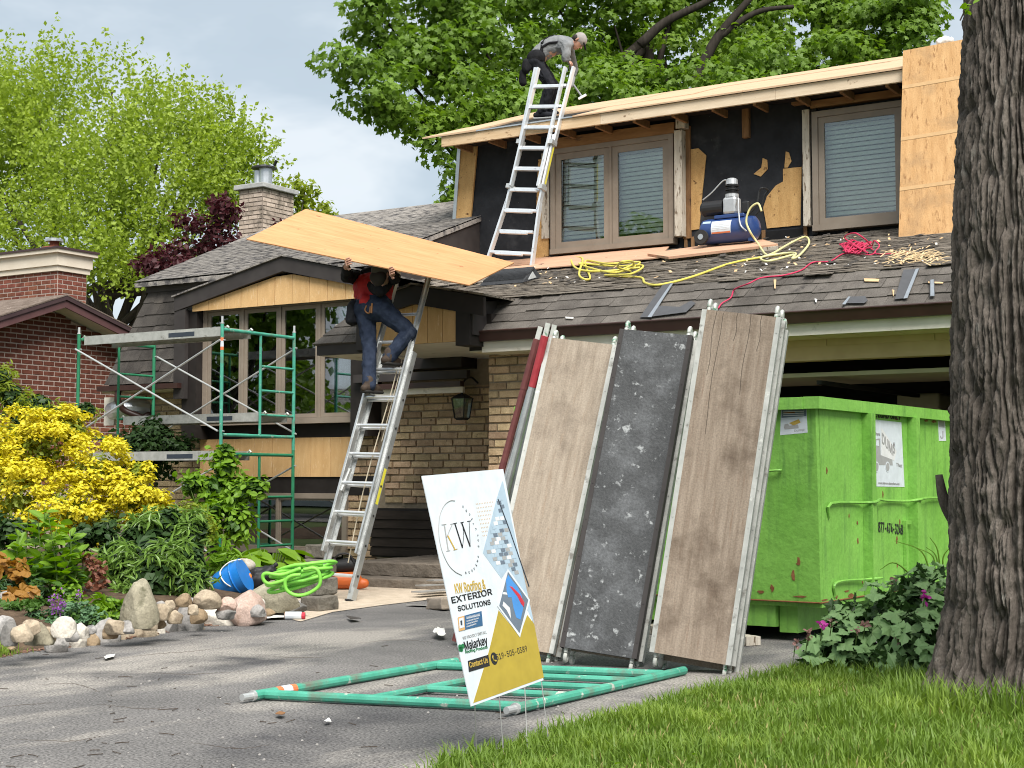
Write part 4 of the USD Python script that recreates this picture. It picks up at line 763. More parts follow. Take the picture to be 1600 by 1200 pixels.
def lean(pbl, pbr, ptl, ptr, L=2.13, z=0.09):
    a, b = atZ(*pbl, z), atZ(*pbr, z)
    c, d = far_on_ray(*ptl, a, L), far_on_ray(*ptr, b, L)
    x = b - a; y = (c + d) / 2 - (a + b) / 2
    return frame((a + b) / 2, x - y * (x @ y) / (y @ y), y), np.linalg.norm(x), np.linalg.norm(y)
PL = [((1013, 1027), (1143, 1031), (1103, 495), (1215, 484)), ((872, 1018), (997, 1022), (970, 525), (1081, 513)), ((752, 1010), (862, 1013), (862, 537), (958, 529))]
labs = ['brown weathered plywood scaffold plank leaning on the container, nearest its right corner', 'black paint-scarred scaffold plank leaning on the container', 'brown plywood scaffold plank leaning between the yard sign and the black plank']
back = [['second plank of the right stack, hidden behind the brown plank beside the container corner', 'hindmost plank of the right stack with pale green hooks beside the container corner'], ['scaffold plank right behind the black plank'], ['scaffold plank with a dark green edge right behind the left brown plank']]
planks = []
for k, q in enumerate(PL):
    F, w, L = lean(*q); planks.append((F, w, L))
    plank(F, .49, 2.13, ('plank_wood_warm', 'plank_black', 'plank_wood')[k], labs[k], ('dirty_alu', 'charcoal_trim', 'dirty_alu')[k])
    for j, lb_ in enumerate(back[k]):
        G = F.copy(); G[3, :3] += -F[2, :3] * .085 * (j + 1) + F[0, :3] * (.02 + .014 * j) + F[1, :3] * (.0 - .035 * j)
        if k == 2: G[3, :3] += F[0, :3] * .01
        plank(G, .49, 2.13, ('plank_wood', 'plank_wood', 'plank_wood')[k], lb_, 'dirty_alu', green=(k == 2))
F, w, L = planks[0]
pr_ = '/World/scaffold_plank'
for x, y0, y1 in ((-.155, 1.72, 2.13), (-.115, 1.35, 2.12), (.06, 1.62, 2.13), (-.02, 1.95, 2.13), (.13, 1.9, 2.13)):
    xs_ = [x + .006 * math.sin(7 * t + x * 40) for t in np.linspace(0, 1, 7)]
    obj('split', cat([hexa([(xs_[i] - .0012, y0 + (y1 - y0) * i / 6, .0002), (xs_[i] + .0012, y0 + (y1 - y0) * i / 6, .0002), (xs_[i + 1] + .0016, y0 + (y1 - y0) * (i + 1) / 6, .0002), (xs_[i + 1] - .0016, y0 + (y1 - y0) * (i + 1) / 6, .0002)], [(xs_[i] - .0012, y0 + (y1 - y0) * i / 6, .0008), (xs_[i] + .0012, y0 + (y1 - y0) * i / 6, .0008), (xs_[i + 1] + .0016, y0 + (y1 - y0) * (i + 1) / 6, .0008), (xs_[i + 1] - .0016, y0 + (y1 - y0) * (i + 1) / 6, .0008)]) for i in range(6)]), 'dark_board', pr_)
# knots of red cord on the right plank's hook is built with the cord below

# ------------------------------------------------------------------ poles leaning beside the planks
plain('pole_grey', (0.30, 0.31, 0.31), 0.5, 0.5); mat('pole_red', (0.28, 0.025, 0.035), (0.40, 0.05, 0.06), scale=12, rough=0.5, spots=(0.5, 0.45, 0.43), spot_scale=22, spot_at=(0.64, 0.68)); mat('pole_maroon', (0.11, 0.03, 0.03), (0.18, 0.06, 0.055), scale=12, rough=0.6)
F, w, L = planks[2]
pl = [((713, 1003), (849, 503), 'pole_maroon', 'thin maroon-topped pole, leftmost of the leaning poles'), ((733, 1006), (866, 476), 'pole_red', 'grey pole with red top next to the maroon-topped pole'), ((745, 1003), (878, 471), 'pole_red', 'grey pole with red top standing nearest the left brown plank'), ((723, 1010), (857, 515), 'pole_grey', 'all-grey pole between the maroon-topped and red-topped poles')]
for k, (b, t_, mm, lab) in enumerate(pl):
    a = atZ(*b, 0.02) ; c = far_on_ray(*t_, a, 2.28) ; n = (c - a) / np.linalg.norm(c - a); a = a + F[2, :3] * .03
    t = thing('scaffold_pole', lab, 'pole', a, 'poles leaning beside the scaffold planks')
    obj('shaft', cyl(a, a + n * 1.82, .025, 10), 'aluminium' if k else 'pole_maroon', t); obj('painted_end', cyl(a + n * 1.821, a + n * 2.18, .0275, 10), mm, t)
    obj('end_fitting', cat([box(-.02, .02, -.005, .005, -.03, .05)]) if False else bar(a + n * 2.18, a + n * 2.27, .034, .012, F[2, :3]), 'hook_metal', t)

# ------------------------------------------------------------------ frames: green tubular steel
mat('frame_green', (0.035, 0.23, 0.155), (0.075, 0.34, 0.24), scale=7, rough=0.5, spots=(0.45, 0.48, 0.42), spot_scale=13, spot_at=(0.61, 0.68), spots2=(0.13, 0.13, 0.10), spot2_scale=5, spot2_at=(0.52, 0.70), spec=0.4, fine=0.12)
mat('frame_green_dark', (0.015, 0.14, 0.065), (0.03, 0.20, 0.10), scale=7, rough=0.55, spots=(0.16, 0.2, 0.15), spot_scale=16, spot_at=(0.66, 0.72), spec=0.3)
plain('pin_metal', (0.52, 0.53, 0.52), 0.45, 0.6); plain('sticker_orange', (0.60, 0.16, 0.06), 0.5)
def frame_parts(t, O, wd, up, Wd, Hh, mt, r=.0215, rungs=(0.30, 0.61, 0.92), mid=.5, pins=True, lowbar=.16, sticker=False):
    """One scaffold frame: two legs, top and low bar, inner ladder post and rungs. O: foot of leg one, wd: across, up: along the legs."""
    O, wd, up = (np.asarray(q, float) for q in (O, wd, up)); q = lambda a, b: O + wd * a + up * b
    for a in (0, Wd):
        obj('leg', cyl(q(a, 0), q(a, Hh), r, 10), mt, t)
        if pins: obj('coupling_pin', cyl(q(a, Hh), q(a, Hh + .085), r * .72, 10), 'pin_metal', t); obj('pin_collar', cyl(q(a, Hh - .003), q(a, Hh + .012), r * 1.12, 10), 'pin_metal', t)
    obj('top_bar', cyl(q(r * .8, Hh - .07), q(Wd - r * .8, Hh - .07), r * .98, 10), mt, t); obj('low_bar', cyl(q(r * .8, lowbar), q(Wd - r * .8, lowbar), r * .98, 10), mt, t)
    obj('ladder_post', cyl(q(Wd * mid, lowbar + r), q(Wd * mid, Hh - .07 - r), r * .8, 8), mt, t)
    for z in rungs: obj('rung', cyl(q(Wd * mid + r * .6, z), q(Wd - r * .8, z), r * .72, 8), mt, t)
    for a in (0, Wd):
        for z in (.2, Hh - .2): obj('brace_stud', cyl(q(a, z) - wd * 0, q(a, z) + np.cross(wd, up) * .05, .009, 6), 'pin_metal', t)
    if sticker: obj('sticker', cyl(q(0, Hh - .32), q(0, Hh - .17), r * 1.03, 12), 'sticker_orange', t); obj('sticker_band', cyl(q(0, Hh - .28), q(0, Hh - .21), r * 1.05, 12), 'print_white', t)
# the standing tower
FR = atD(345, 700, 17.9); FR[2] = 0; SW, SL, FH = 1.32, 2.46, 1.49
z1 = 0.04; tw = thing('scaffold_tower', 'green steel scaffold tower standing before the bay window', 'scaffold', FR)
for nm, X0 in (('r', FR[0]), ('l', FR[0] - SL)):
    for lv in range(2):
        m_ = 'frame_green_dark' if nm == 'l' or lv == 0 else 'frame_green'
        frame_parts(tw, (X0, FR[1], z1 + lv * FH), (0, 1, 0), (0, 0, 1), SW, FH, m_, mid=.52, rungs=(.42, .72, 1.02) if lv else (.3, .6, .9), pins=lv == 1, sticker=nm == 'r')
    for y in (0, SW): obj('base_plate', box(X0 - .07, X0 + .07, FR[1] + y - .07, FR[1] + y + .07, 0.0, z1), 'pin_metal', tw)
for lv in range(2):
    for y, e in ((-.035, 0), (SW + .035, 1)):
        a, b = z1 + lv * FH + .2, z1 + (lv + 1) * FH - .2
        L0, R0 = (FR[0] - SL, FR[1] + y, 0), (FR[0], FR[1] + y, 0)
        obj('cross_brace', cyl((L0[0], L0[1], a), (R0[0], R0[1], b), .0125, 8), 'pin_metal', tw); obj('cross_brace', cyl((L0[0], L0[1] - .022 + .044 * e, b), (R0[0], R0[1] - .022 + .044 * e, a), .0125, 8), 'pin_metal', tw)
def walkboard(x0, x1, y0, z, label, w=.48):
    t = thing('walkboard', label, 'walkboard', ((x0 + x1) / 2, y0, z), 'walkboards on the scaffold tower')
    for y, s in ((y0, 1), (y0 + w, -1)):
        obj('side_rail', cat([box(x0, x1, y, y + .004 * s, z - .10, z) if s > 0 else box(x0, x1, y - .004, y, z - .10, z), box(x0, x1, min(y, y + .03 * s), max(y, y + .03 * s), z + .0005, z + .006), box(x0, x1, min(y, y + .025 * s), max(y, y + .025 * s), z - .106, z - .1005)]), 'dirty_alu', t)
    obj('deck', box(x0 + .01, x1 - .01, y0 + .032, y0 + w - .032, z - .015, z - .002), 'plank_wood', t)
    for x in (x0, x1):
        for y in (y0 + .03, y0 + w - .03): obj('hook', tube([(x + (.04 if x == x0 else -.04), y, z - .03), (x, y, z - .01), (x + (-.03 if x == x0 else .03), y, z + .015), (x + (-.055 if x == x0 else .055), y, z - .01)], .011, 6), 'hook_metal', t)
    obj('maker_plate', box(x0 + (x1 - x0) * .62, x0 + (x1 - x0) * .8, y0 - .0015, y0 - .0005, z - .085, z - .03), 'print_dark', t)
ztop_ = z1 + 2 * FH - .07
walkboard(FR[0] - SL + .03, FR[0] - .03, FR[1] + .06, ztop_ + .035, 'top walkboard of the scaffold tower with dark printed plate')
walkboard(FR[0] - SL + .03, FR[0] - .03, FR[1] + .75, z1 + FH + .42 + .03, 'middle walkboard at the back of the scaffold tower')
walkboard(FR[0] - SL + .03, FR[0] - .03, FR[1] + .06, z1 + FH - .07 + .035, 'lowest walkboard of the scaffold tower above the shrubs')
# the frame lying on the driveway
A, B = atZ(396, 1086, .035), atZ(806, 1106, .035); D_ = atZ(697, 1031, .03); C_ = atZ(1088, 1049, .03)
wd = B - A; Wd = np.linalg.norm(wd); wd /= Wd; upf = ((D_ - A) + (C_ - B)) / 2; Hh = np.linalg.norm(upf); upf /= np.linalg.norm(upf)
A[2] = .027; lf = thing('scaffold_section', 'green scaffold frame lying flat on the driveway', 'scaffold frame', (A + B) / 2)
# legs' pins point towards the street
O = A + upf * Hh
frame_parts(lf, (O[0], O[1], .027), wd, -upf, Wd, Hh, 'frame_green', r=.0255, rungs=tuple(np.linspace(.55, Hh - .55, 3)), mid=.42, lowbar=.22, sticker=True)

# ------------------------------------------------------------------ ladders
plain('rubber', (0.025, 0.024, 0.023), 0.85); plain('safety_yellow', (0.62, 0.55, 0.05), 0.5); plain('rope', (0.40, 0.35, 0.26), 0.9)
Rf = atZ(553, 936, .02); foot = Rf + np.array([-.215, 0, 0]); up_px = onplane(656, 433, (0, foot[1] + 1.22, 0), (0, 1, 0))
ydir = up_px - foot; LL = np.linalg.norm(ydir); F1 = frame(foot, (1, 0, 0), ydir); F1 = frame(foot, np.array([1., 0, 0]) - (ydir / LL) * (ydir / LL)[0], ydir)
lad = thing('extension_ladder', 'aluminium extension ladder leaning on the entry roof under the climbing worker', 'ladder', M=F1)
def channel(x, y0, y1, s, mt, z0=0.0, d=.075, th=.028):
    return cat([box(x - .004, x + .004, y0, y1, z0, z0 + d), box(min(x, x + s * th), max(x, x + s * th), y0, y1, z0 + d, z0 + d + .005), box(min(x, x + s * th), max(x, x + s * th), y0, y1, z0 - .005, z0)])
LT = LL + .02
for s in (-1, 1):
    obj('rail', channel(s * .215, .05, LT - .9, -s, 'aluminium', 0, .07), 'aluminium', lad); obj('fly_rail', channel(s * .196, .42, LT, s * 1, 'aluminium', .082, .06, .022), 'aluminium', lad)
    ft = obj('foot', cat([box(s * .215 - .03, s * .215 + .03, -.02, .10, .0, .07)]), 'pin_metal', lad); obj('foot_pad', box(s * .215 - .035, s * .215 + .035, -.035, -.02, -.02, .09), 'rubber', ft)
n = int((LT - .2) / .305)
RUNG = []
for k in range(n):
    y = .22 + .305 * k; RUNG.append(F1[3, :3] + F1[1, :3] * y + F1[2, :3] * .04)
    if y < LT - 1.0: obj('rung', cyl((-.212, y, .035), (.212, y, .035), .0165, 10), 'aluminium_bright', lad)
    if y > .5: obj('fly_rung', cyl((-.194, y + .004, .105), (.194, y + .004, .105), .0165, 10), 'aluminium_bright', lad)
    if y < LT - 1.0:
        for s in (-1, 1): obj('rung_plug', cyl((s * .217, y, .035), (s * .224, y, .035), .013, 8), 'rubber', lad)
obj('rope', cat([tube(curve([(.05, LT - 1, .06), (.06, 2.2, .05), (.04, 1.4, .06), (.03, .9, .04), (.05, .35, .02)], 30), .006, 5), tube(curve([(.09, LT - 1, .06), (.10, 2.3, .05), (.10, 1.6, .05)], 20), .005, 5)]), 'rope', lad)
obj('warning_label', box(.2195, .2205, .95, 1.32, .012, .05), 'safety_yellow', lad); [obj('rung_lock', bar((x, 1.30, .06), (x, 1.05, .10), .02, .03), 'pin_metal', lad) for x in (-.19, .19)]

# the multi-position ladder on the low roof
fn = np.array([0, -sl, 1.0]); fr_ = onplane(822, 418, (0, SK1[0], SK1[1] + .02), fn); tp = onplane(865, 104, (0, 17.32, 0), (0, 1, 0))
fc = fr_ + np.array([-.30, 0, 0]); y2 = tp - fc; L2 = np.linalg.norm(y2); y2 /= L2; F2 = frame(fc, np.array([1., 0, 0]) - y2 * y2[0], y2)
lad2 = thing('folding_ladder', 'white aluminium multi-position ladder standing on the low roof up to the eave', 'ladder', M=F2)
def rail2(x0, y0, x1, y1, w=.03, d=.07, z=0): return bar((x0, y0, z), (x1, y1, z), w, d, (0, 0, 1))
half = lambda y: .205
for s in (-1, 1):
    obj('inner_rail', rail2(s * .215, L2 * .40, s * .215, L2 - .03, .026, .06, .035), 'aluminium_bright', lad2); obj('outer_rail', rail2(s * .26, .85, s * .25, L2 * .66, .03, .07, -.03), 'aluminium_bright', lad2)
    obj('flared_leg', rail2(s * .37, 0.0, s * .265, .95, .03, .07, -.03), 'aluminium_bright', lad2); obj('rear_upper_rail', rail2(s * .275, L2 * .62, s * .305, L2 - .0, .03, .06, -.03), 'aluminium_bright', lad2)
    obj('foot_pad', box(s * .37 - .03, s * .37 + .03, -.03, .03, -.07, .01), 'rubber', lad2)
    for y in (L2 * .40, L2 * .62): obj('lock_clamp', box(s * .255 - .035, s * .255 + .035, y - .03, y + .03, -.075, .05), 'pin_metal', lad2)
n2 = int(round((L2 - .2) / .298))
for k in range(n2):
    y = .24 + k * .298; wd_ = .34 if k == 0 else .265
    obj('rung', box(-wd_, wd_, y - .017, y + .017, -.055, -.005), 'aluminium_bright', lad2)
    if y > L2 * .38 or k < 3: obj('inner_rung', box(-.21, .21, y - .055, y - .022, .012, .055), 'aluminium_bright', lad2)
obj('yellow_label', box(.276, .2775, L2 * .42, L2 * .60, -.05, -.02), 'safety_yellow', lad2)

# ------------------------------------------------------------------ plywood
def sheetmesh(a, b, c, d, t, n=8, sag=0.0):
    u = np.linspace(0, 1, n)[:, None, None]; v = np.linspace(0, 1, n)[None, :, None]
    P = (np.asarray(a) * (1 - u) + np.asarray(b) * u) * (1 - v) + (np.asarray(d) * (1 - u) + np.asarray(c) * u) * v
    P = P - ZUP * sag * (np.abs(u - .45) * 2) ** 2
    nn = np.cross(np.asarray(b) - a, np.asarray(d) - a); nn /= np.linalg.norm(nn)
    v1, f1 = gridmesh(P); v2 = v1 + nn * t
    edge = list(range(0, n * n, n))[:-1] + list(range((n - 1) * n, n * n - 1)) + list(range(n * n - 1, n - 1, -n)) + list(range(n - 1, 0, -1))
    m = n * n; s = []
    for i in range(len(edge)):
        p, q = edge[i], edge[(i + 1) % len(edge)]; s += [[p, q, q + m], [p, q + m, p + m]]
    return np.vstack([v1, v2]), np.vstack([f1[:, ::-1], f1 + m, np.array(s)])
PLY = [atD(385, 375, 15.2), atD(733, 447, 14.58), atD(803, 412, 15.66), atD(478, 328, 16.23)]
o = PLY[0]; Fp = frame(o, PLY[1] - PLY[0], PLY[3] - PLY[0]); loc = [np.array([(p - o) @ Fp[0, :3], (p - o) @ Fp[1, :3], (p - o) @ Fp[2, :3]]) for p in PLY]
t = thing('plywood_sheet', 'fresh orange plywood sheet carried on the head of the climbing worker', 'plywood sheet', M=Fp)
obj('sheet', sheetmesh(*loc, .012), 'new_ply', t)
b0 = onplane(1404, 377, (0, 16.62, 0), (0, 1, 0)); t0 = onplane(1421, 77, (0, 17.17, 0), (0, 1, 0))
yv = t0 - b0; Fw = frame(b0, (1, 0, .035), yv); Lw = np.linalg.norm(yv)
wpl = thing('wall_plywood', 'tall weathered plywood panel with three seams standing against the eave at the right', 'plywood panel', M=Fw)
cuts = [0, .265, .525, .80, 1.0]
for k in range(4): obj('panel', box(0, 1.24, Lw * cuts[k] + .004 * (k > 0), Lw * cuts[k + 1] - .004, -.016, 0), 'old_ply', wpl)
plain('seam_tape', (0.50, 0.32, 0.155), 0.7)
for k in (1, 2, 3): obj('seam_strip', box(0, 1.24, Lw * cuts[k] - .022, Lw * cuts[k] + .022, 0.0005, .0035), 'seam_tape', wpl)
obj('backing', box(.02, 1.22, .02, Lw - .02, -.03, -.017), 'brown_stud', wpl)

# ------------------------------------------------------------------ the yard sign
c4 = {'BL': atD(735, 1104, 5.92), 'BR': atD(848, 1063, 6.46), 'TL': atD(658, 744, 6.04), 'TR': atD(785, 733, 6.58)}
SU = ((c4['BR'] - c4['BL']) + (c4['TR'] - c4['TL'])) / 2; SV = ((c4['TL'] - c4['BL']) + (c4['TR'] - c4['BR'])) / 2
cen = sum(c4.values()) / 4; SN = np.cross(SU, SV); SN /= np.linalg.norm(SN)
if SN @ (EYE - cen) < 0: SN = -SN
on = lambda x, y, off=0.0: onplane(x, y, cen + SN * off, SN)
sg = thing('yard_sign', 'white and mustard roofing advertisement board on wire stakes at the lawn edge', 'yard sign', atZ(790, 1185))
def cr(*pts): return [(640 + x / 3, 720 + y / 3) for x, y in pts]
def sp(name, pts, mt, lvl, par, d=.0006): return obj(name, flat([on(x, y, .0022 + .0009 * lvl) for x, y in pts], SN, d), mt, par)
bd = obj('board', flat([on(*p, -.002) for p in ((658, 744), (785, 733), (848, 1063), (735, 1104))], SN, .004), 'print_white', sg)
sp('mustard_panel', cr((298, 1136), (374, 884), (382, 850), (417, 700), (515, 824), (551, 722), (584, 766), (629, 1016)), 'print_mustard', 0, bd)
sh = sp('shingle_photo', cr((434, 95), (408, 175), (343, 432), (430, 552), (460, 508), (584, 766), (438, 100)), 'print_steel', 0, bd)
r = np.random.default_rng(12)
from shapely.geometry import Polygon as PG, box as sbox
shp = PG(cr((430, 140), (408, 180), (346, 432), (425, 540), (458, 500), (520, 590), (540, 600)))
for i in range(30):
    for j in range(15):
        x, y = 728 + j * 7.3 + (i % 2) * 3.6 + i * 1.1, 764 + i * 6.1 - j * 0.9
        q = PG([(x, y), (x + 6.2, y - 1), (x + 7.6, y + 4.6), (x + 1.4, y + 5.6)])
        if shp.buffer(-.5).contains(q) and r.random() < .85: obj('shingle_print', flat([on(a, b, .0034) for a, b in list(q.exterior.coords)[:-1]], SN, .0004), ('print_slate', 'print_pale', 'print_grey', 'print_steel')[r.choice(4, p=[.25, .3, .25, .2])], sh)
obj('ridge_line', tube([on(*p, .0036) for p in cr((414, 180), (470, 330), (560, 590))], .003, 5), 'print_dark', sh)
dm = sp('diamond_border', cr((460, 506), (564, 652), (517, 828), (411, 681)), 'print_white', 1.6, bd)
sp('diamond_photo', cr((461, 520), (556, 652), (515, 808), (420, 680)), 'print_slate', 2.4, bd)
sp('printed_worker', cr((452, 560), (462, 535), (480, 560), (505, 590), (525, 630), (532, 690), (520, 745), (500, 735), (487, 690), (478, 640), (462, 640), (455, 610)), 'print_skyblue', 3.2, bd)
sp('printed_strap', cr((468, 588), (480, 590), (515, 625), (538, 665), (535, 685), (522, 670), (505, 635)), 'print_red', 4.0, bd); sp('printed_tool', cr((440, 615), (455, 618), (458, 628), (436, 625)), 'print_pale', 3.2, bd); sp('printed_bracket', cr((440, 660), (470, 690), (475, 740), (455, 700), (436, 680)), 'print_pale', 3.2, bd)
def st_(name, txt, a, b, hpx, mt, lvl=1, bold=False, par=None):
    p, q = on(*cr(a)[0], .0022 + .0009 * lvl), on(*cr(b)[0], .0022 + .0009 * lvl)
    x = (q - p) / np.linalg.norm(q - p); u = np.cross(SN, x); u = u * np.sign(u[2])
    h = hpx / 3 * 6.1 / FPX
    return obj(name, text_on(txt, p, q, u, h, .0008, bold), mt, par or bd)
st_('lettering', 'KW Roofing &', (216, 622), (358, 598), 44, 'print_gold', bold=True); st_('lettering', 'EXTERIOR', (199, 668), (388, 626), 28, 'print_black', bold=True); st_('lettering', 'SOLUTIONS', (228, 705), (381, 672), 23, 'print_black', bold=True)
st_('lettering', 'WE PROUDLY INSTALL', (250, 838), (362, 808), 13, 'print_grey'); st_('lettering', 'Malarkey', (260, 888), (367, 858), 38, 'print_black', bold=True); st_('lettering', 'Roofing Products', (262, 903), (366, 878), 13, 'print_green', bold=True)
for dx, dy in ((-7, -6), (6, -9), (0, 6), (-6, 5)): c = on(*cr((243 + dx, 878 + dy))[0], .0031); obj('clover_leaf', flat([c + SU / np.linalg.norm(SU) * .013 * math.cos(a) + SV / np.linalg.norm(SV) * .010 * math.sin(a) for a in np.linspace(0, 2 * math.pi, 10, endpoint=False)], SN, .0006), 'print_green', bd)
cb_ = sp('contact_box', cr((273, 938), (369, 909), (376, 961), (278, 990)), 'print_black', 1, bd); st_('lettering', 'Contact Us', (282, 970), (368, 945), 24, 'print_gold', 2, True, cb_)
c = on(*cr((396, 927))[0], .0031); ex, ey = SU / np.linalg.norm(SU), SV / np.linalg.norm(SV)
ph = obj('phone_disc', flat([c + ex * .026 * math.cos(a) + ey * .0255 * math.sin(a) for a in np.linspace(0, 2 * math.pi, 20, endpoint=False)], SN, .0006), 'print_black', bd)
obj('phone_symbol', tube([c + SN * .001 + ex * a + ey * b for a, b in ((-.008, .013), (-.011, .004), (-.006, -.006), (.004, -.012), (.010, -.010))], [.004, .003, .0028, .003, .004], 6), 'print_mustard', ph)
st_('lettering', '519-505-0389', (409, 935), (552, 892), 28, 'print_black', bold=False)
bq = sp('badge', cr((226, 734), (337, 704), (343, 772), (231, 799)), 'print_blue', 1, bd); sp('badge_side', cr((226, 734), (256, 726), (260, 792), (231, 799)), 'print_tan', 1.9, bd); sp('badge_window', cr((231, 740), (252, 734), (256, 780), (235, 786)), 'print_white', 2.7, bd); sp('badge_figure', cr((237, 750), (246, 747), (247, 770), (240, 772)), 'print_dark', 3.4, bd)
for k in range(4): st_('badge_line', 'iiiiiiiiiiiiiiiii', (268, 742 + 13 * k), (330 - 6 * k, 727 + 13 * k), 6 if k else 11, 'print_pale', 1.9)
# monogram, ring and dots
def stroke(pts, w, mt, nm):
    q = [on(*p, .0031) for p in pts]; obj(nm, cat([slab_strip(q[i], q[i + 1], w if np.ndim(w) == 0 else w[i], w if np.ndim(w) == 0 else w[i + 1]) for i in range(len(q) - 1)]), mt, bd)
def slab_strip(a, b, wa, wb):
    d = (b - a) / np.linalg.norm(b - a); s = np.cross(SN, d)
    return hexa([a - s * wa, a + s * wa, b + s * wb, b - s * wb], [a - s * wa + SN * .0006, a + s * wa + SN * .0006, b + s * wb + SN * .0006, b - s * wb + SN * .0006])
stroke(cr((163, 302), (181, 420)), .0042, 'print_grey', 'monogram_stroke'); stroke(cr((200, 296), (172, 362)), .0016, 'print_grey', 'monogram_stroke'); stroke(cr((178, 350), (212, 414)), .0042, 'print_gold', 'monogram_stroke')
stroke(cr((212, 294), (248, 408)), .0046, 'print_black', 'monogram_stroke'); stroke(cr((248, 406), (254, 350), (247, 288)), .0016, 'print_black', 'monogram_stroke'); stroke(cr((244, 290), (284, 402)), .0046, 'print_black', 'monogram_stroke'); stroke(cr((284, 400), (279, 284)), .0016, 'print_black', 'monogram_stroke')
for a, b, mm in (((150, 300), (172, 297), 'print_grey'), ((191, 297), (206, 294), 'print_grey'), ((172, 424), (190, 420), 'print_grey'), ((206, 418), (224, 413), 'print_gold'), ((203, 295), (222, 291), 'print_black'), ((270, 284), (288, 281), 'print_black'), ((238, 290), (254, 287), 'print_black')): stroke(cr(a, b), .0014, mm, 'serif')
arc = curve([on(*p, .0036) for p in cr((213, 187), (190, 187), (163, 207), (143, 250), (136, 310), (140, 370), (155, 430), (183, 488), (214, 520), (245, 536))], 60)
obj('ring', tube(arc, .0016, 5), 'print_grey', bd)
ringp = [(251, 210), (267, 230), (283, 248), (294, 270), (302, 292), (313, 318), (321, 347), (325, 373), (326, 402), (325, 452), (321, 473), (315, 493), (306, 510), (295, 520), (281, 528), (265, 531)]
cpt = on(*cr((225, 365))[0], .0031)
for ch, p in zip('SNOITULOSGNIFOOR', ringp):
    q = on(*cr(p)[0], .0031); out = q - cpt; out /= np.linalg.norm(out); xx = np.cross(-out, SN)
    obj('ring_letter', text_on(ch, q - xx * .004, q + xx * .004, -out, .010, .0006, False), 'print_black', bd)
dots = []
for i in range(9):
    for j in range(11 - i):
        x, y = 312 + j * 7.6 + i * 4.0, 203 + i * 18.5 - j * 1.0
        p = on(*cr((x, y))[0], .0026); dots.append(place(box(-.0016, .0016, -.0026, .0026, 0, .0005), p, ex, ey, SN))
obj('dot_pattern', cat(dots), 'print_tan', bd, kind='stuff')
plain('stake_wire', (0.22, 0.22, 0.21), .5, .5)
for k, (x0, y0, x1, y1) in enumerate(((742, 1101, 746, 1204), (780, 1088, 790, 1200), (820, 1074, 826, 1196), (846, 1064, 862, 1180))):
    a = on(x0, y0, 0); g = atZ(x1, y1, 0.0); obj('wire_stake', tube([a + SV * .06, a, g - ZUP * .05], .0022, 6), 'stake_wire', sg)
a, b = atZ(744, 1196, .03), atZ(860, 1175, .03); obj('stake_crossbar', tube([a, b], .0020, 6), 'stake_wire', sg)
# ------------------------------------------------------------------ leaves
def outline(kind):
    if kind == 'rhomb': return np.array([(0, 0, 0), (.32, .45, .07), (0, 1, 0), (-.32, .45, .07)]), np.array([[0, 1, 2], [0, 2, 3]])
    if kind == 'oval': return np.array([(0, 0, 0), (.24, .22, .05), (.33, .52, .07), (.18, .85, .02), (0, 1, -.06), (-.18, .85, .02), (-.33, .52, .07), (-.24, .22, .05)]), np.array([[0, 1, 2], [0, 2, 3], [0, 3, 4], [0, 4, 5], [0, 5, 6], [0, 6, 7]])
    if kind == 'long': return np.array([(0, 0, 0), (.10, .3, .05), (.09, .65, .02), (0, 1, -.16), (-.09, .65, .02), (-.10, .3, .05)]), np.array([[0, 1, 2], [0, 2, 3], [0, 3, 4], [0, 4, 5]])
    if kind == 'maple':
        p = [(0, 0), (.20, .12), (.48, .10), (.36, .34), (.52, .62), (.24, .58), (0, 1.0), (-.24, .58), (-.52, .62), (-.36, .34), (-.48, .10), (-.20, .12)]
        z = [.0, 0, -.05, .03, -.06, .02, -.08, .02, -.06, .03, -.05, 0]
        return np.array([(0, .38, .05)] + [(a, b, c) for (a, b), c in zip(p, z)]), np.array([[0, i + 1, (i + 1) % 12 + 1] for i in range(12)])
    if kind == 'round':
        a = np.linspace(-2.7, 2.7, 13); p = [(0, 0.15, 0)] + [(.5 * math.sin(t) * (1 + .10 * math.cos(6 * t)), .5 - .5 * -math.cos(t) * (1 + .10 * math.cos(6 * t)) - .0, -.05 + .04 * math.cos(5 * t)) for t in a]
        return np.array([(x, y, z) for x, y, z in p]), np.array([[0, i, i + 1] for i in range(1, 13)])
    if kind == 'palm':
        p = []
        for i, t in enumerate(np.linspace(-2.5, 2.5, 21)):
            rr = (.5, .40, .24, .40)[i % 4] if False else .5 * (1 - .42 * abs(math.sin(2.0 * t)) ** 1.0 + .06 * (-1) ** i)
            p.append((rr * math.sin(t) * 1.05, .42 + rr * math.cos(t), -.06 * abs(math.sin(2 * t)) + .03))
        return np.array([(0, .40, .06)] + p + [(0, .36, .04)]), np.array([[0, i, i + 1] for i in range(1, 21)])
def unit(a): return a / np.maximum(np.linalg.norm(a, axis=-1, keepdims=True), 1e-9)
def leaves(c, n, size, kind, r, droop=0.3, dirv=None):
    """Leaves at c (N,3) facing n; dirv: where the tips point (default: random, a little down)."""
    o, f = outline(kind); N = len(c); n = unit(n)
    t = r.normal(size=(N, 3)) if dirv is None else dirv + r.normal(size=(N, 3)) * .25
    t = t - [0, 0, droop]; t = unit(t - n * (t * n).sum(1, keepdims=True)); b = np.cross(t, n); s = np.broadcast_to(np.asarray(size, float), (N,))[:, None, None]
    v = c[:, None] + s * (o[None, :, :1] * b[:, None] + o[None, :, 1:2] * t[:, None] + o[None, :, 2:3] * n[:, None])
    K = len(o); return v.reshape(-1, 3), (f[None] + (np.arange(N) * K)[:, None, None]).reshape(-1, 3)
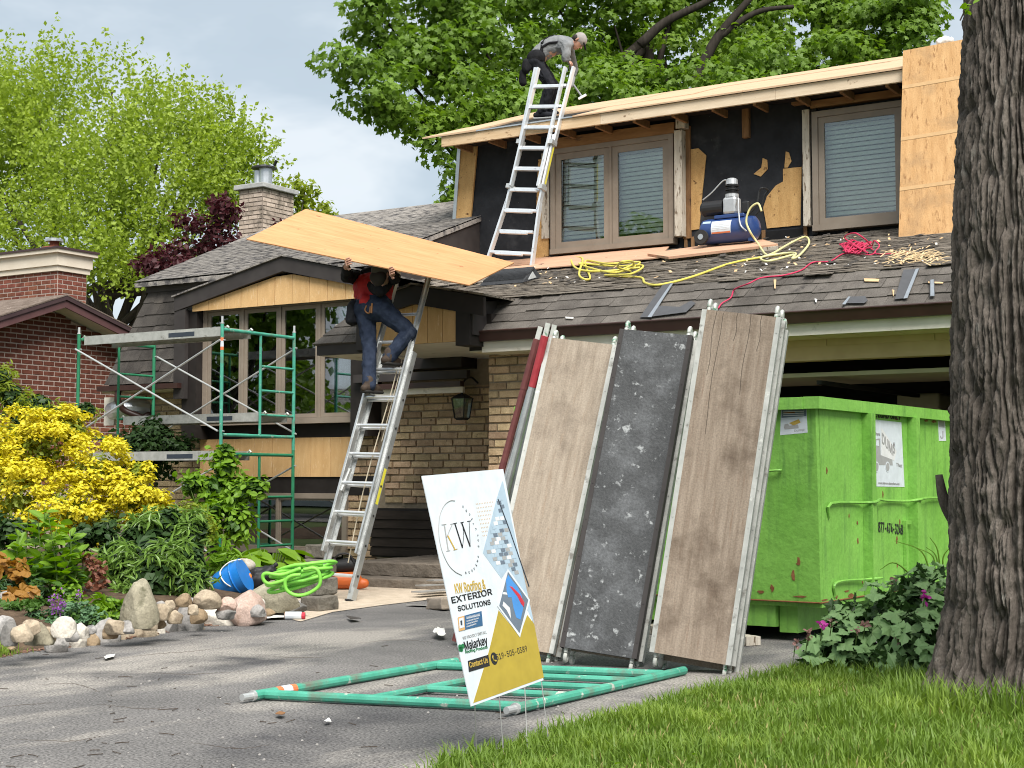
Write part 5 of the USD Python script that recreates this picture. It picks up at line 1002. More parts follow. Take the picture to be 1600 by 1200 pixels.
def shell(c, rad, n, r, inner=.55, up=.0):
    """n points in the outer shell of an ellipsoid, with outward normals."""
    d = unit(r.normal(size=(n, 3))); d[:, 2] = np.where(d[:, 2] < -.35, -d[:, 2] * up if up else d[:, 2], d[:, 2]); d = unit(d)
    q = r.uniform(inner ** 3, 1, n) ** (1 / 3)
    return np.asarray(c) + d * np.asarray(rad) * q[:, None], d
def clumps(blobs, r, sub=14, subr=.38, flat_=.7, dens=60, jitter=.55, upbias=.45, frac=(.6, 1.25)):
    """Small leafy clumps over the surface of large ones. Returns points and normals."""
    P, Nn = [], []
    for c, R in blobs:
        k = max(4, int(sub * (R / 1.0) ** 1.6)); cc, d = shell(c, (R, R, R * .85), k, r, .45)
        for q, dd in zip(cc, d):
            s = subr * r.uniform(*frac); m = int(dens * (s / subr) ** 2)
            p, e = shell(q, (s, s, s * flat_), m, r, .25); P.append(p); Nn.append(unit(e * .6 + dd * .3 + [0, 0, upbias] + r.normal(size=e.shape) * jitter))
    return np.vstack(P), np.vstack(Nn)
leafmat('maple_leaf', (0.13, 0.22, 0.028), (0.32, 0.47, 0.055), (0.54, 0.65, 0.11), trans=.42, patch=.7, patch_scale=.35)
leafmat('lime_leaf', (0.28, 0.37, 0.05), (0.46, 0.56, 0.085), (0.60, 0.66, 0.14), trans=.45, patch=.5, patch_scale=.4)
leafmat('yellow_green_leaf', (0.24, 0.30, 0.035), (0.38, 0.44, 0.06), (0.52, 0.54, 0.11), trans=.45)
leafmat('plum_leaf', (0.06, 0.014, 0.018), (0.15, 0.034, 0.038), (0.30, 0.08, 0.08), trans=.3, patch=.4, patch_scale=.8)
leafmat('gold_leaf', (0.62, 0.54, 0.03), (0.90, 0.82, 0.045), (0.93, 0.88, 0.14), trans=.28, patch=.35, patch_scale=3.0)
leafmat('shrub_green', (0.06, 0.13, 0.02), (0.14, 0.26, 0.035), (0.26, 0.38, 0.06), trans=.3)
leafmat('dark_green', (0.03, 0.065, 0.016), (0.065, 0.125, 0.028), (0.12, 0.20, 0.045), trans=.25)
leafmat('fresh_green', (0.16, 0.29, 0.025), (0.29, 0.46, 0.045), (0.42, 0.56, 0.08), trans=.38, patch=.4, patch_scale=4.0)
leafmat('peony_leaf', (0.16, 0.27, 0.05), (0.32, 0.45, 0.085), (0.54, 0.61, 0.18), trans=.25, rough=.35, spec=.5)
leafmat('amber_leaf', (0.30, 0.15, 0.03), (0.55, 0.33, 0.07), (0.66, 0.50, 0.24), trans=.3)
leafmat('russet_leaf', (0.20, 0.08, 0.05), (0.40, 0.21, 0.11), (0.52, 0.43, 0.28), trans=.3)
leafmat('silver_leaf', (0.10, 0.19, 0.09), (0.22, 0.34, 0.19), (0.46, 0.55, 0.42), trans=.2)
leafmat('hosta_leaf', (0.15, 0.27, 0.02), (0.24, 0.38, 0.035), (0.33, 0.46, 0.06), trans=.35, rough=.4)
leafmat('geranium_leaf', (0.20, 0.33, 0.13), (0.35, 0.50, 0.20), (0.52, 0.64, 0.33), trans=.28, rough=.55)
leafmat('dry_leaf', (0.10, 0.065, 0.04), (0.22, 0.16, 0.10), (0.42, 0.34, 0.24), trans=.15); leafmat('straw_blade', (0.30, 0.26, 0.10), (0.42, 0.37, 0.17), (0.52, 0.48, 0.27), trans=.2)
leafmat('grass_blade', (0.13, 0.21, 0.03), (0.30, 0.395, 0.06), (0.54, 0.57, 0.19), trans=.35, patch=1.0, patch_scale=2.3)
leafmat('purple_petal', (0.30, 0.10, 0.40), (0.42, 0.20, 0.52), (0.6, 0.4, 0.68), trans=.3); leafmat('pink_petal', (0.45, 0.05, 0.30), (0.6, 0.12, 0.42), (0.7, 0.3, 0.5), trans=.3); leafmat('bud_pink', (0.25, 0.14, 0.12), (0.40, 0.24, 0.20), (0.5, 0.36, 0.3), trans=.2)
mat('bark_grey', (0.055, 0.047, 0.040), (0.11, 0.095, 0.08), scale=6, stretch=(3, 3, .5), rough=.95, bump=.6, bscale=20, spec=.1)
mat('bark_dark', (0.022, 0.018, 0.015), (0.045, 0.038, 0.032), scale=6, stretch=(3, 3, .5), rough=.95, bump=.6, bscale=20, spec=.1)
plain('green_stem', (0.09, 0.15, 0.03), .7)

def limbs(trunk_base, top, r0, targets, r, n=6):
    """A tapered trunk and limbs reaching from it to the targets."""
    a, b = np.asarray(trunk_base, float), np.asarray(top, float)
    tr = tube(curve([a, a * .6 + b * .4 + r.normal(0, .15, 3) * [1, 1, 0], b], 12), np.linspace(r0, r0 * .55, 13), 10)
    out = []
    for t in targets:
        s = a + (b - a) * r.uniform(.55, 1.0); m = s * .5 + np.asarray(t) * .5 + [0, 0, -.12 * np.linalg.norm(t - s)] + r.normal(0, .2, 3)
        p = curve([s, m, t], 10); out.append(tube(p, np.linspace(r0 * .38, r0 * .07, len(p)), 6))
    return tr, out
def tree(name, label, blobs, base, top, r0, leaf, size, kind, seed, sub=14, subr=.5, dens=60, extra=None, bark='bark_grey', group=None, upbias=.45, ntar=10, jitter=.55):
    r = np.random.default_rng(seed)
    t = thing(name, label, 'tree', base, group)
    P, Nn = clumps(blobs, r, sub, subr, dens=dens, upbias=upbias, jitter=jitter)
    obj('crown', leaves(P, Nn, size * r.uniform(.65, 1.25, len(P)), kind, r), leaf, t)
    tr, ls = limbs(base, top, r0, [np.asarray(b[0]) for b in blobs[:ntar]], r)
    obj('trunk', tr, bark, t, smooth=True)
    for l in ls + (extra or []): obj('limb', l, bark, t, smooth=True)
    return t

def bl(lst, d0=None):
    return [(atD(x, y, d), rp * d / FPX) for x, y, rp, d in lst]
# big maple behind the house
mb = [(552, 105, 34, 28), (590, 70, 46, 29), (580, 8, 40, 29), (610, 150, 52, 28), (665, 100, 70, 29), (680, 20, 70, 30), (660, 190, 44, 28), (720, 165, 66, 28.5), (745, 60, 85, 30), (722, 235, 42, 28), (742, 290, 36, 28), (725, 320, 26, 28), (800, 190, 75, 29),
      (790, -20, 90, 31), (860, 110, 90, 31), (870, 10, 80, 33), (940, 150, 80, 30), (960, 40, 85, 33), (1000, 165, 70, 29), (1040, 90, 80, 34), (1080, 150, 70, 29.5), (1130, 120, 60, 29), (1160, 60, 62, 32), (1060, -10, 70, 34), (1210, 110, 70, 31), (1250, 40, 80, 32), (1190, -20, 80, 33), (1300, 100, 70, 31), (1350, 40, 80, 32), (1400, 70, 55, 31), (1440, 45, 34, 31), (1420, 10, 45, 31), (1330, -30, 80, 33), (900, -90, 120, 33), (1100, -110, 130, 34), (700, -80, 90, 31), (1280, -120, 120, 34), (1000, -220, 130, 34), (1180, 160, 45, 28.5), (850, 180, 55, 28.5), (600, -40, 40, 30)]
tb = atD(1010, 700, 33); tb[2] = 0
lim = [tube(curve([atD(*p) for p in q], 12), np.linspace(rr, rr * .5, 13), 8) for q, rr in ((((1085, 130, 31), (1120, 60, 31), (1175, -6, 31)), .13), (((1000, 70, 31.5), (1040, 34, 31.5), (1100, 5, 31.5), (1140, -20, 31.5)), .11), (((1120, 60, 31), (1180, 20, 31), (1240, 10, 31)), .08))]
tree('maple_tree', 'large dark green maple rising behind the upper roof', bl(mb), tb, atD(1010, 60, 33), .30, 'maple_leaf', .145, 'maple', 61, sub=18, subr=.46, dens=108, extra=lim, ntar=24, bark='bark_dark')
# tall bright tree at the left: upright shoots
r = np.random.default_rng(62)
lb_ = bl([(60, 170, 70, 30), (10, 200, 70, 31), (100, 230, 90, 30), (190, 210, 75, 30), (250, 230, 70, 30), (150, 300, 90, 29), (40, 300, 90, 30), (260, 310, 80, 29), (320, 250, 60, 30), (350, 290, 55, 29.5), (370, 330, 45, 29), (-40, 250, 90, 31), (-60, 350, 100, 31), (40, 400, 80, 29), (140, 390, 80, 28.5), (215, 400, 70, 28.5), (160, 450, 60, 28), (330, 330, 50, 29), (0, 460, 80, 30), (-80, 160, 70, 31), (175, 140, 22, 30), (375, 285, 36, 29.3), (360, 250, 34, 29.5), (392, 262, 20, 29.5), (335, 215, 30, 29.8), (385, 330, 30, 29)])
sp_, sn_ = [], []
for c, R in lb_:
    k = int(165 * R ** 2 / .8); cc, d = shell(c, (R, R, R), k, r, .3)
    gap_ = meshkit.fbm(cc * .75, 2, 5)
    for q, dd, gg in zip(cc, d, gap_):
        if gg < .34: continue
        ax = unit(dd * .55 + np.array([0, 0, 1.0]) + r.normal(0, .22, 3)); L = r.uniform(.5, 1.15); m = int(26 * L)
        u = r.uniform(0, 1, m); a = r.uniform(0, 2 * np.pi, m); e = unit(np.cross(ax, r.normal(size=(m, 3)))) ; w = (.16 * (1 - u * .75))[:, None] * r.uniform(.2, 1, (m, 1))
        sp_.append(q + ax * (u * L)[:, None] + e * w); sn_.append(unit(e * .8 + [0, 0, .6] + r.normal(0, .4, (m, 3))))
sp_, sn_ = np.vstack(sp_), np.vstack(sn_)
base = atD(165, 700, 30); base[2] = 0
t = thing('bright_tree', 'tall bright yellow-green tree with upright shoots behind the neighbouring roof', 'tree', base)
obj('crown', leaves(sp_, sn_, .092 * r.uniform(.5, 1.35, len(sp_)), 'rhomb', r, .1), 'lime_leaf', t)
tr, ls = limbs(base, atD(165, 440, 30), .26, [b[0] for b in lb_], r); obj('trunk', tr, 'bark_grey', t, smooth=True)
for l in ls: obj('limb', l, 'bark_grey', t, smooth=True)
pb = bl([(335, 340, 34, 26), (300, 370, 38, 26), (262, 398, 34, 26), (350, 385, 45, 26), (300, 410, 45, 26), (240, 415, 24, 26), (345, 318, 18, 26), (385, 400, 40, 26), (450, 350, 24, 26.5)])
b = atD(330, 700, 26); b[2] = 0
tree('plum_tree', 'dark maroon plum tree behind the stone chimney', pb, b, atD(330, 430, 26), .13, 'plum_leaf', .11, 'rhomb', 63, sub=20, subr=.24, dens=70, upbias=.3)
b = atD(478, 700, 36); b[2] = 0
tree('distant_tree', 'small yellow-green tree just right of the chimney', bl([(476, 300, 24, 36), (460, 318, 24, 36), (492, 315, 22, 36), (505, 330, 14, 36), (450, 330, 25, 36), (480, 340, 30, 36), (462, 285, 12, 36)]), b, atD(478, 350, 36), .15, 'yellow_green_leaf', .15, 'rhomb', 64, sub=16, subr=.28, dens=34)
# trees across the street, seen in the window panes
for k, (x, y, h) in enumerate(((-31, -3, 9), (-38, -9, 10), (-27, -14, 12), (-46, -12, 10))):
    r = np.random.default_rng(80 + k); q = [(np.array([x + r.uniform(-3, 3), y + r.uniform(-3, 3), h * r.uniform(.28, 1)]), r.uniform(1.4, 2.3)) for _ in range(12)]
    tree('street_tree', ('street tree opposite the bay window', 'street tree opposite the entry', 'street tree opposite the garage', 'street tree furthest along the road')[k], q, (x, y, 0), (x, y, h * .5), .25, 'maple_leaf', .34, 'rhomb', 90 + k, sub=7, subr=.75, dens=40)
S = thing('opposite_house', 'pale sided house across the street with grey roof', 'house', (-40, -24, 0))
plain('pale_siding', (0.5, 0.52, 0.53), .7)
obj('wall', cat([box(-48, -36, -26, -20, 0, 3)]), 'pale_siding', S); obj('roof', hexa([(-48.6, -26.6, 3), (-35.4, -26.6, 3), (-35.4, -19.4, 3), (-48.6, -19.4, 3)], [(-48.6, -23.1, 5.2), (-35.4, -23.1, 5.2), (-35.4, -22.9, 5.2), (-48.6, -22.9, 5.2)]), 'shingle_grey', S)

# ------------------------------------------------------------------ shrubs and plants of the bed
def shrub(name, label, cat_, blobs, leaf, size, kind, seed, dens, jitter=.5, upbias=.8, inner=None, stems=0, stem_mat='green_stem', sub=16, subr=.12, droop=.3, group=None, inner_mat='dark_green'):
    r = np.random.default_rng(seed); c = np.mean([b[0] for b in blobs], 0); zlow = float(bed_z(c[0], c[1])) if c[0] < -5 else float(lawn_z(c[0], c[1]))
    base = np.array([c[0], c[1], zlow]); t = thing(name, label, cat_, base, group)
    P, Nn = clumps([(b, R) for b, R in blobs], r, int(sub / max(blobs[0][1], .05) ** 1.6), subr, dens=dens, jitter=jitter, upbias=upbias)
    P[:, 2] = np.maximum(P[:, 2], zlow + .015)
    obj('foliage', leaves(P, Nn, size * r.uniform(.6, 1.25, len(P)), kind, r, droop), leaf, t)
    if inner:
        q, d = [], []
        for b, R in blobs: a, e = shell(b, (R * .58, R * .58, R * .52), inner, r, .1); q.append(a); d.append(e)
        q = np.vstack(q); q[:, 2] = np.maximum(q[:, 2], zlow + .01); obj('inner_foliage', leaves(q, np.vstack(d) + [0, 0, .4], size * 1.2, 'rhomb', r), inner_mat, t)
    for k in range(stems):
        b, R = blobs[k % len(blobs)]; e = np.asarray(b) + r.normal(0, .4, 3) * R; s = base + r.normal(0, .05, 3) * [1, 1, 0]
        obj('stem', tube(curve([s, (s + e) / 2 + r.normal(0, .03, 3), e], 8), np.linspace(.009, .004, 9), 5), stem_mat, t)
    return t
shrub('golden_shrub', 'bright yellow-leaved shrub in front of the scaffold tower', 'shrub', bl([(70, 700, 72, 14.4), (150, 735, 64, 14.2), (15, 690, 60, 14.6), (205, 775, 50, 14.1), (110, 790, 62, 13.9), (30, 780, 75, 14.0), (235, 790, 28, 14.1), (-40, 750, 80, 14.4), (165, 820, 40, 13.9), (110, 670, 40, 14.5), (60, 650, 30, 14.5), (220, 735, 24, 14.2)]), 'gold_leaf', .046, 'rhomb', 101, 120, sub=40, subr=.095, inner=420, jitter=.5, upbias=.95, stems=6, stem_mat='bark_grey', inner_mat='yellow_green_leaf')
shrub('feathery_shrub', 'pale green feathery shrub above the yellow shrub at the picture edge', 'shrub', bl([(20, 620, 34, 17), (60, 632, 30, 17), (-20, 610, 40, 17), (0, 590, 24, 17), (40, 650, 40, 17), (135, 640, 14, 17), (90, 650, 20, 17)]), 'yellow_green_leaf', .085, 'long', 102, 26, sub=12, subr=.13, inner=150)
shrub('dark_bush', 'dark green bush below the left shingled skirt behind the scaffold tower', 'shrub', bl([(215, 690, 36, 19.4), (260, 688, 36, 19.4), (240, 670, 26, 19.4), (285, 700, 26, 19.4), (195, 700, 28, 19.4), (240, 720, 50, 19.3)]), 'dark_green', .075, 'oval', 103, 44, sub=10, subr=.15, inner=200)
shrub('leafy_shrub', 'light green leafy shrub beside the right post of the scaffold tower', 'shrub', bl([(350, 725, 26, 15.9), (330, 760, 34, 15.8), (375, 770, 34, 15.8), (345, 800, 40, 15.7), (300, 755, 18, 15.7), (400, 760, 16, 15.7), (370, 820, 30, 15.6), (318, 820, 30, 15.6), (352, 705, 14, 15.9)]), 'fresh_green', .085, 'oval', 104, 13, sub=13, subr=.11, stems=9, inner=90, inner_mat='shrub_green')
shrub('peony_bush', 'rounded peony bush with glossy narrow leaves behind the rock border', 'shrub', bl([(245, 855, 62, 12.9), (195, 880, 42, 12.8), (290, 870, 45, 12.8), (240, 900, 55, 12.6), (300, 905, 32, 12.6), (180, 865, 26, 12.9), (265, 815, 28, 13.0), (300, 825, 26, 13.0), (215, 835, 30, 13)]), 'peony_leaf', .105, 'long', 105, 58, sub=15, subr=.10, inner=260, jitter=.95, droop=.55, stems=8)
shrub('fine_shrub', 'fine-leaved yellow-green shrub just behind the peony bush', 'shrub', bl([(300, 805, 24, 13.6), (318, 828, 20, 13.6), (280, 800, 20, 13.6), (255, 806, 14, 13.6)]), 'yellow_green_leaf', .045, 'rhomb', 106, 34, sub=10, subr=.07)
# tall plant: stems with whorls of leaves
def stemmed(name, label, spots, d, top_h, leaf, size, kind, seed, per=26, droop=.5, whorl=5, group=None):
    r = np.random.default_rng(seed); c = atD(np.mean([s[0] for s in spots]), np.mean([s[1] for s in spots]), d); z0 = float(bed_z(c[0], c[1]))
    t = thing(name, label, 'plant', (c[0], c[1], z0), group); P, Nn, Dv = [], [], []
    for x, y in spots:
        e = atD(x, y, d + r.uniform(-.25, .25)); s = np.array([e[0] + r.normal(0, .06), e[1] + r.normal(0, .06), z0]); p = curve([s, (s + e) / 2 + r.normal(0, .02, 3), e], 12)
        obj('stem', tube(p, np.linspace(.007, .003, len(p)), 5), 'green_stem', t)
        for k in range(per):
            q = p[int(r.uniform(.15, 1) * (len(p) - 1))]; a = r.uniform(0, 2 * np.pi); o = np.array([math.cos(a), math.sin(a), .25]); P.append(q + o * .01); Dv.append(o); Nn.append(np.array([-o[0] * .3, -o[1] * .3, 1]) + r.normal(0, .3, 3))
    obj('foliage', leaves(np.array(P), np.array(Nn), size * r.uniform(.6, 1.2, len(P)), kind, r, droop, np.array(Dv)), leaf, t)
stemmed('tall_plant', 'tall lime green perennial with pointed leaves before the yellow shrub', [(70, 790), (45, 800), (95, 805), (30, 830), (110, 830), (60, 815), (82, 840), (55, 850), (125, 858), (100, 865), (40, 870), (75, 800)], 12.1, 0, 'fresh_green', .135, 'oval', 110, 24, .35)
stemmed('leafy_perennial', 'deep green perennial below the tall lime plant', [(60, 885), (85, 880), (105, 890), (45, 895), (120, 890), (75, 905), (95, 910)], 11.9, 0, 'shrub_green', .10, 'oval', 111, 22, .5)
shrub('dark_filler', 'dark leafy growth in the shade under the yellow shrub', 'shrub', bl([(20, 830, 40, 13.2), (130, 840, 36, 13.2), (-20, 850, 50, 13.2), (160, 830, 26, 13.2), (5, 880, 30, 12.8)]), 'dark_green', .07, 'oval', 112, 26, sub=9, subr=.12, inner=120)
shrub('amber_plant', 'orange and amber leaved plant at the left picture edge', 'plant', bl([(10, 885, 16, 11.6), (28, 892, 12, 11.6), (-4, 875, 16, 11.6)]), 'amber_leaf', .08, 'round', 113, 6, sub=6, subr=.09)
shrub('amber_plant', 'small amber leaved plant just above the grey boulder at the left', 'plant', bl([(35, 925, 18, 11.3), (15, 932, 14, 11.3)]), 'amber_leaf', .085, 'round', 114, 6, sub=7, subr=.07)
shrub('russet_plant', 'russet and cream leaved plant between the lime perennial and the peony', 'plant', bl([(140, 872, 13, 12.2), (152, 885, 11, 12.2), (156, 905, 12, 12.1), (150, 918, 10, 12.0)]), 'russet_leaf', .05, 'oval', 115, 9, sub=8, subr=.07)
shrub('dead_nettle', 'silvery green ground plant with purple flower spikes behind the rocks', 'plant', bl([(85, 965, 20, 10.9), (115, 962, 22, 10.9), (145, 968, 20, 10.9), (60, 968, 18, 10.9), (100, 955, 18, 11), (130, 955, 16, 11)]), 'silver_leaf', .035, 'oval', 116, 26, sub=9, subr=.05, inner=90, inner_mat='shrub_green')
r = np.random.default_rng(117)
for k, (x, y) in enumerate(((80, 940), (92, 935), (88, 950), (97, 945), (124, 932), (93, 956), (84, 948))):
    p = atD(x, y, 10.85); q = p + r.normal(0, .016, (22, 3)) * [1, 1, 1.6]
    f_ = thing('flower_spike', ('purple flower spike, tallest of the left cluster', 'purple flower spike at the right of the left cluster', 'purple flower spike low in the left cluster', 'purple flower spike between the silvery leaves', 'lone purple flower spike nearer the chartreuse plant', 'lowest purple flower spike over the pale rock', 'purple flower spike in the middle of the cluster')[k], 'flower', (p[0], p[1], p[2] - .06))
    obj('bloom', leaves(q, unit(r.normal(size=(22, 3)) + [0, 0, .5]), .022, 'rhomb', r), 'purple_petal', f_); obj('stem', tube([p - [0, 0, .06], p + [0, 0, .03]], .003, 5), 'green_stem', f_)
shrub('chartreuse_plant', 'chartreuse broad-leaved plant beside the pyramid shaped boulder', 'plant', bl([(150, 945, 14, 11.1), (165, 955, 13, 11.1), (158, 968, 12, 11.0)]), 'hosta_leaf', .07, 'oval', 118, 9, sub=6, subr=.05)
shrub('iris_clump', 'strap-leaved green clump beside the blue bucket', 'plant', bl([(345, 870, 20, 13.5), (360, 880, 18, 13.5), (335, 885, 16, 13.4)]), 'fresh_green', .15, 'long', 119, 10, sub=7, subr=.09, droop=-.6)
shrub('ground_cover', 'low mottled green ground cover at the left edge above the border stones', 'plant', bl([(10, 960, 16, 11.2), (40, 955, 16, 11.2), (60, 945, 14, 11.3), (25, 975, 12, 11.0), (-10, 950, 18, 11.3), (50, 972, 10, 10.9)]), 'shrub_green', .04, 'oval', 124, 24, sub=9, subr=.05, inner=60, inner_mat='shrub_green')
shrub('ground_cover', 'trailing green ground cover between the lamium and the pyramid boulder', 'plant', bl([(172, 940, 12, 11.3), (185, 950, 10, 11.3), (178, 965, 10, 11.1), (120, 935, 12, 11.4), (105, 925, 12, 11.5)]), 'fresh_green', .04, 'oval', 125, 20, sub=8, subr=.05, inner=40, inner_mat='shrub_green')
shrub('sage_clump', 'grey-green clump beneath the orange leaves at the left edge', 'plant', bl([(8, 915, 14, 11.6), (30, 908, 14, 11.7), (-6, 935, 16, 11.5), (55, 915, 12, 11.6)]), 'silver_leaf', .05, 'long', 126, 18, sub=8, subr=.06, inner=40, inner_mat='shrub_green')
# hostas: every big leaf a part
def rosette(name, label, cx, cy, d, n, size, seed, leaf='hosta_leaf', zc=None):
    r = np.random.default_rng(seed); c = atD(cx, cy, d); z0 = float(bed_z(c[0], c[1])); t = thing(name, label, 'plant', (c[0], c[1], z0))
    for k in range(n):
        a = r.uniform(0, 2 * np.pi); rr = size * r.uniform(.2, .85); o = np.array([math.cos(a), math.sin(a), 0]); h = c[2] - z0 + size * r.uniform(-.25, .45) * (1 - rr / size * .4)
        q = np.array([c[0], c[1], z0]) + o * rr + [0, 0, max(.04, h)]
        m = leaves(q[None], (np.array([0, 0, 1.0]) + o * .55 + r.normal(0, .15, 3))[None], size * r.uniform(.75, 1.1), 'oval', r, .15, o[None]); v, f = m
        v = q + (v - q) * 1.0
        obj('leaf', (v, f), leaf, t); obj('leaf_stalk', tube([np.array([c[0], c[1], z0]), q], .006, 5), 'green_stem', t)
rosette('hosta', 'large yellow-green hosta behind the blue bucket', 420, 872, 14.6, 34, .27, 121); rosette('hosta', 'smaller hosta right behind the black bag', 385, 878, 14.2, 22, .20, 122)
rosette('low_hosta', 'low green hosta leaves left of the white can rocks', 300, 930, 12.2, 8, .10, 123, 'shrub_green')

# ------------------------------------------------------------------ rocks
for nm, c1, c2, sp_c in (('grey', (.20, .19, .18), (.38, .36, .34), (.10, .10, .095)), ('tan', (.30, .24, .17), (.46, .38, .28), (.17, .13, .09)), ('pale', (.44, .40, .34), (.62, .58, .51), (.22, .20, .17)), ('pink', (.38, .27, .22), (.53, .40, .34), (.28, .18, .13)), ('olive', (.19, .17, .12), (.34, .31, .23), (.10, .095, .06)), ('dark', (.10, .095, .09), (.20, .19, .175), (.05, .05, .045)), ('brown', (.20, .14, .085), (.33, .25, .16), (.10, .07, .05))):
    mat('rock_' + nm, c1, c2, scale=5, rough=.9, bump=.9, bscale=28, fine=.22, fine_scale=70, spots=sp_c, spot_scale=9, spot_at=(.55, .7), spec=.2, space='world')
def rock(x, y, w, h, col, label, d=None, seed=0, peak=0.0, flat_=0.0):
    """A stone: picture centre of its foot x, foot y, its width and height in the picture."""
    r = np.random.default_rng(seed); zz_ = .0
    for _ in range(4): p = atZ(x, y, zz_); zz_ = float(bed_z(p[0], p[1])) * .9
    dist = (p - EYE) @ FWD; W, Hh = w * 1.12 * dist / FPX, h * 1.0 * dist / FPX
    m = trimesh.creation.icosphere(3, 1.0); v = m.vertices.copy()
    for _ in range(10):
        n = unit(r.normal(size=3)); o = r.uniform(.60, .92); s = v @ n; v -= np.where(s > o, s - o, 0)[:, None] * n * .92
    v *= 1 + .20 * (meshkit.fbm(v * 1.6 + seed * 3.3, 4)[:, None] - .5) + .10 * (meshkit.fbm(v * 7 + seed, 3)[:, None] - .5)
    if peak: v[:, :2] *= (1 - peak * np.clip((v[:, 2:3] + 1) / 2, 0, 1)); 
    v[:, 2] = np.maximum(v[:, 2], -.55); v -= [0, 0, v[:, 2].min()]; v /= [np.ptp(v[:, 0]), np.ptp(v[:, 1]), v[:, 2].max()]
    v = v * [W, W * r.uniform(.7, 1.0), Hh * 1.08]; ax = RIGHT; v = v[:, :1] * RIGHT + v[:, 1:2] * FLAT + v[:, 2:3] * ZUP
    obj('rock', (v * [1, 1, 1.12] + p + FLAT * W * .35 - [0, 0, .02 + .16 * Hh], m.faces), 'rock_' + col, None, label, 'rock', smooth=24)
RK = [(86, 1012, 36, 30, 'grey', 'light grey boulder with a dark patch, first of the border beside the grass'), (118, 1012, 26, 28, 'pale', 'white squarish stone between the grey and brown stones at the border start'), (140, 1009, 25, 26, 'brown', 'brown squarish stone right of the white one'), (160, 1004, 42, 40, 'grey', 'grey faceted boulder right of the brown squarish stone'), (184, 1000, 26, 24, 'tan', 'tan stone between the grey faceted boulder and the long tan one'), (212, 996, 50, 32, 'tan', 'long tan boulder below the pyramid shaped one'),
      (240, 993, 14, 12, 'tan', 'pebble right of the long tan boulder'), (251, 990, 12, 18, 'pale', 'upright pale pebble beside the leaning slab'), (262, 988, 24, 36, 'grey', 'leaning grey slab left of the big grey faceted boulder'), (287, 986, 50, 54, 'grey', 'big grey faceted boulder left of the pale speckled one'), (310, 984, 14, 10, 'tan', 'flat tan pebble between the big grey and pale boulders'), (333, 978, 62, 40, 'pale', 'large pale speckled boulder in front of the blue bucket'), (378, 968, 62, 46, 'pink', 'pink granite boulder below the blue bucket'), (424, 965, 40, 16, 'tan', 'smooth tan stone under the olive boulder'),
      (418, 958, 22, 10, 'brown', 'small brown stone tucked above the smooth tan one'), (455, 955, 46, 18, 'dark', 'flat dark stone behind the white can'), (468, 947, 18, 12, 'grey', 'small grey stone at the foot of the concrete blocks')]
RK2 = [(12, 1000, 26, 30, 'dark', 'dark stone half in the grass at the left edge', .0), (30, 995, 30, 24, 'tan', 'mottled stone beside the dark one at the left edge', .05), (55, 1000, 46, 30, 'olive', 'mossy tan boulder behind the grass tuft', .02), (95, 988, 36, 28, 'pale', 'pale two-humped rock above the first border stones', .12), (126, 990, 24, 20, 'pale', 'small white stone above the brown squarish one', .10), (178, 985, 32, 20, 'tan', 'tan stone above the grey faceted boulder', .10), (140, 985, 16, 12, 'grey', 'small grey stone among the silvery leaves', .1),
       (212, 968, 58, 64, 'olive', 'tall pyramid shaped olive boulder', .06), (238, 950, 22, 10, 'tan', 'thin tan stone right of the pyramid boulder', .2), (252, 962, 28, 22, 'tan', 'rounded tan stone above the leaning slab', .14), (264, 946, 16, 12, 'tan', 'small round stone above the rounded tan one', .2), (250, 944, 14, 9, 'grey', 'small grey stone behind the thin tan stone', .2), (286, 942, 24, 18, 'brown', 'brown stone at the foot of the peony bush', .22), (300, 955, 16, 14, 'tan', 'small tan stone over the big grey boulder', .16), (320, 945, 42, 26, 'tan', 'tan boulder left under the blue bucket', .2), (352, 948, 30, 18, 'pink', 'pinkish stone above the pale speckled boulder', .18), (385, 942, 28, 13, 'tan', 'smooth stone between the pink and olive boulders', .2), (427, 948, 76, 42, 'olive', 'large olive grey boulder under the green hose', .08),
       (18, 945, 50, 26, 'grey', 'lilac grey boulder under the amber plant', .25), (22, 905, 28, 14, 'pale', 'pale stone behind the amber plant', .3)]
RK3 = [(4, 985, 30, 26, 'grey', 'grey stone cut by the left picture edge in the border'), (44, 985, 30, 20, 'tan', 'tan stone behind the mossy boulder at the left'), (72, 998, 26, 22, 'tan', 'tan stone between the mossy boulder and the first grey one'), (110, 996, 22, 16, 'grey', 'grey stone wedged above the white squarish stone'), (168, 992, 24, 16, 'brown', 'brown stone wedged above the grey faceted boulder'), (196, 984, 24, 18, 'grey', 'grey stone tucked at the left foot of the pyramid boulder'), (232, 978, 24, 20, 'tan', 'tan stone tucked at the right foot of the pyramid boulder'), (246, 976, 22, 18, 'brown', 'brown stone behind the upright pale pebble'), (272, 968, 24, 18, 'tan', 'tan stone behind the leaning grey slab'), (308, 968, 26, 20, 'brown', 'brown stone wedged between the big grey and pale boulders'), (350, 962, 30, 18, 'grey', 'grey stone behind the pale speckled boulder'), (402, 958, 24, 16, 'grey', 'grey stone wedged under the pink granite boulder'), (398, 946, 26, 16, 'pale', 'pale stone left of the olive grey boulder')]
for k, q in enumerate(RK3): rock(*q, seed=270 + k)
r = np.random.default_rng(76)
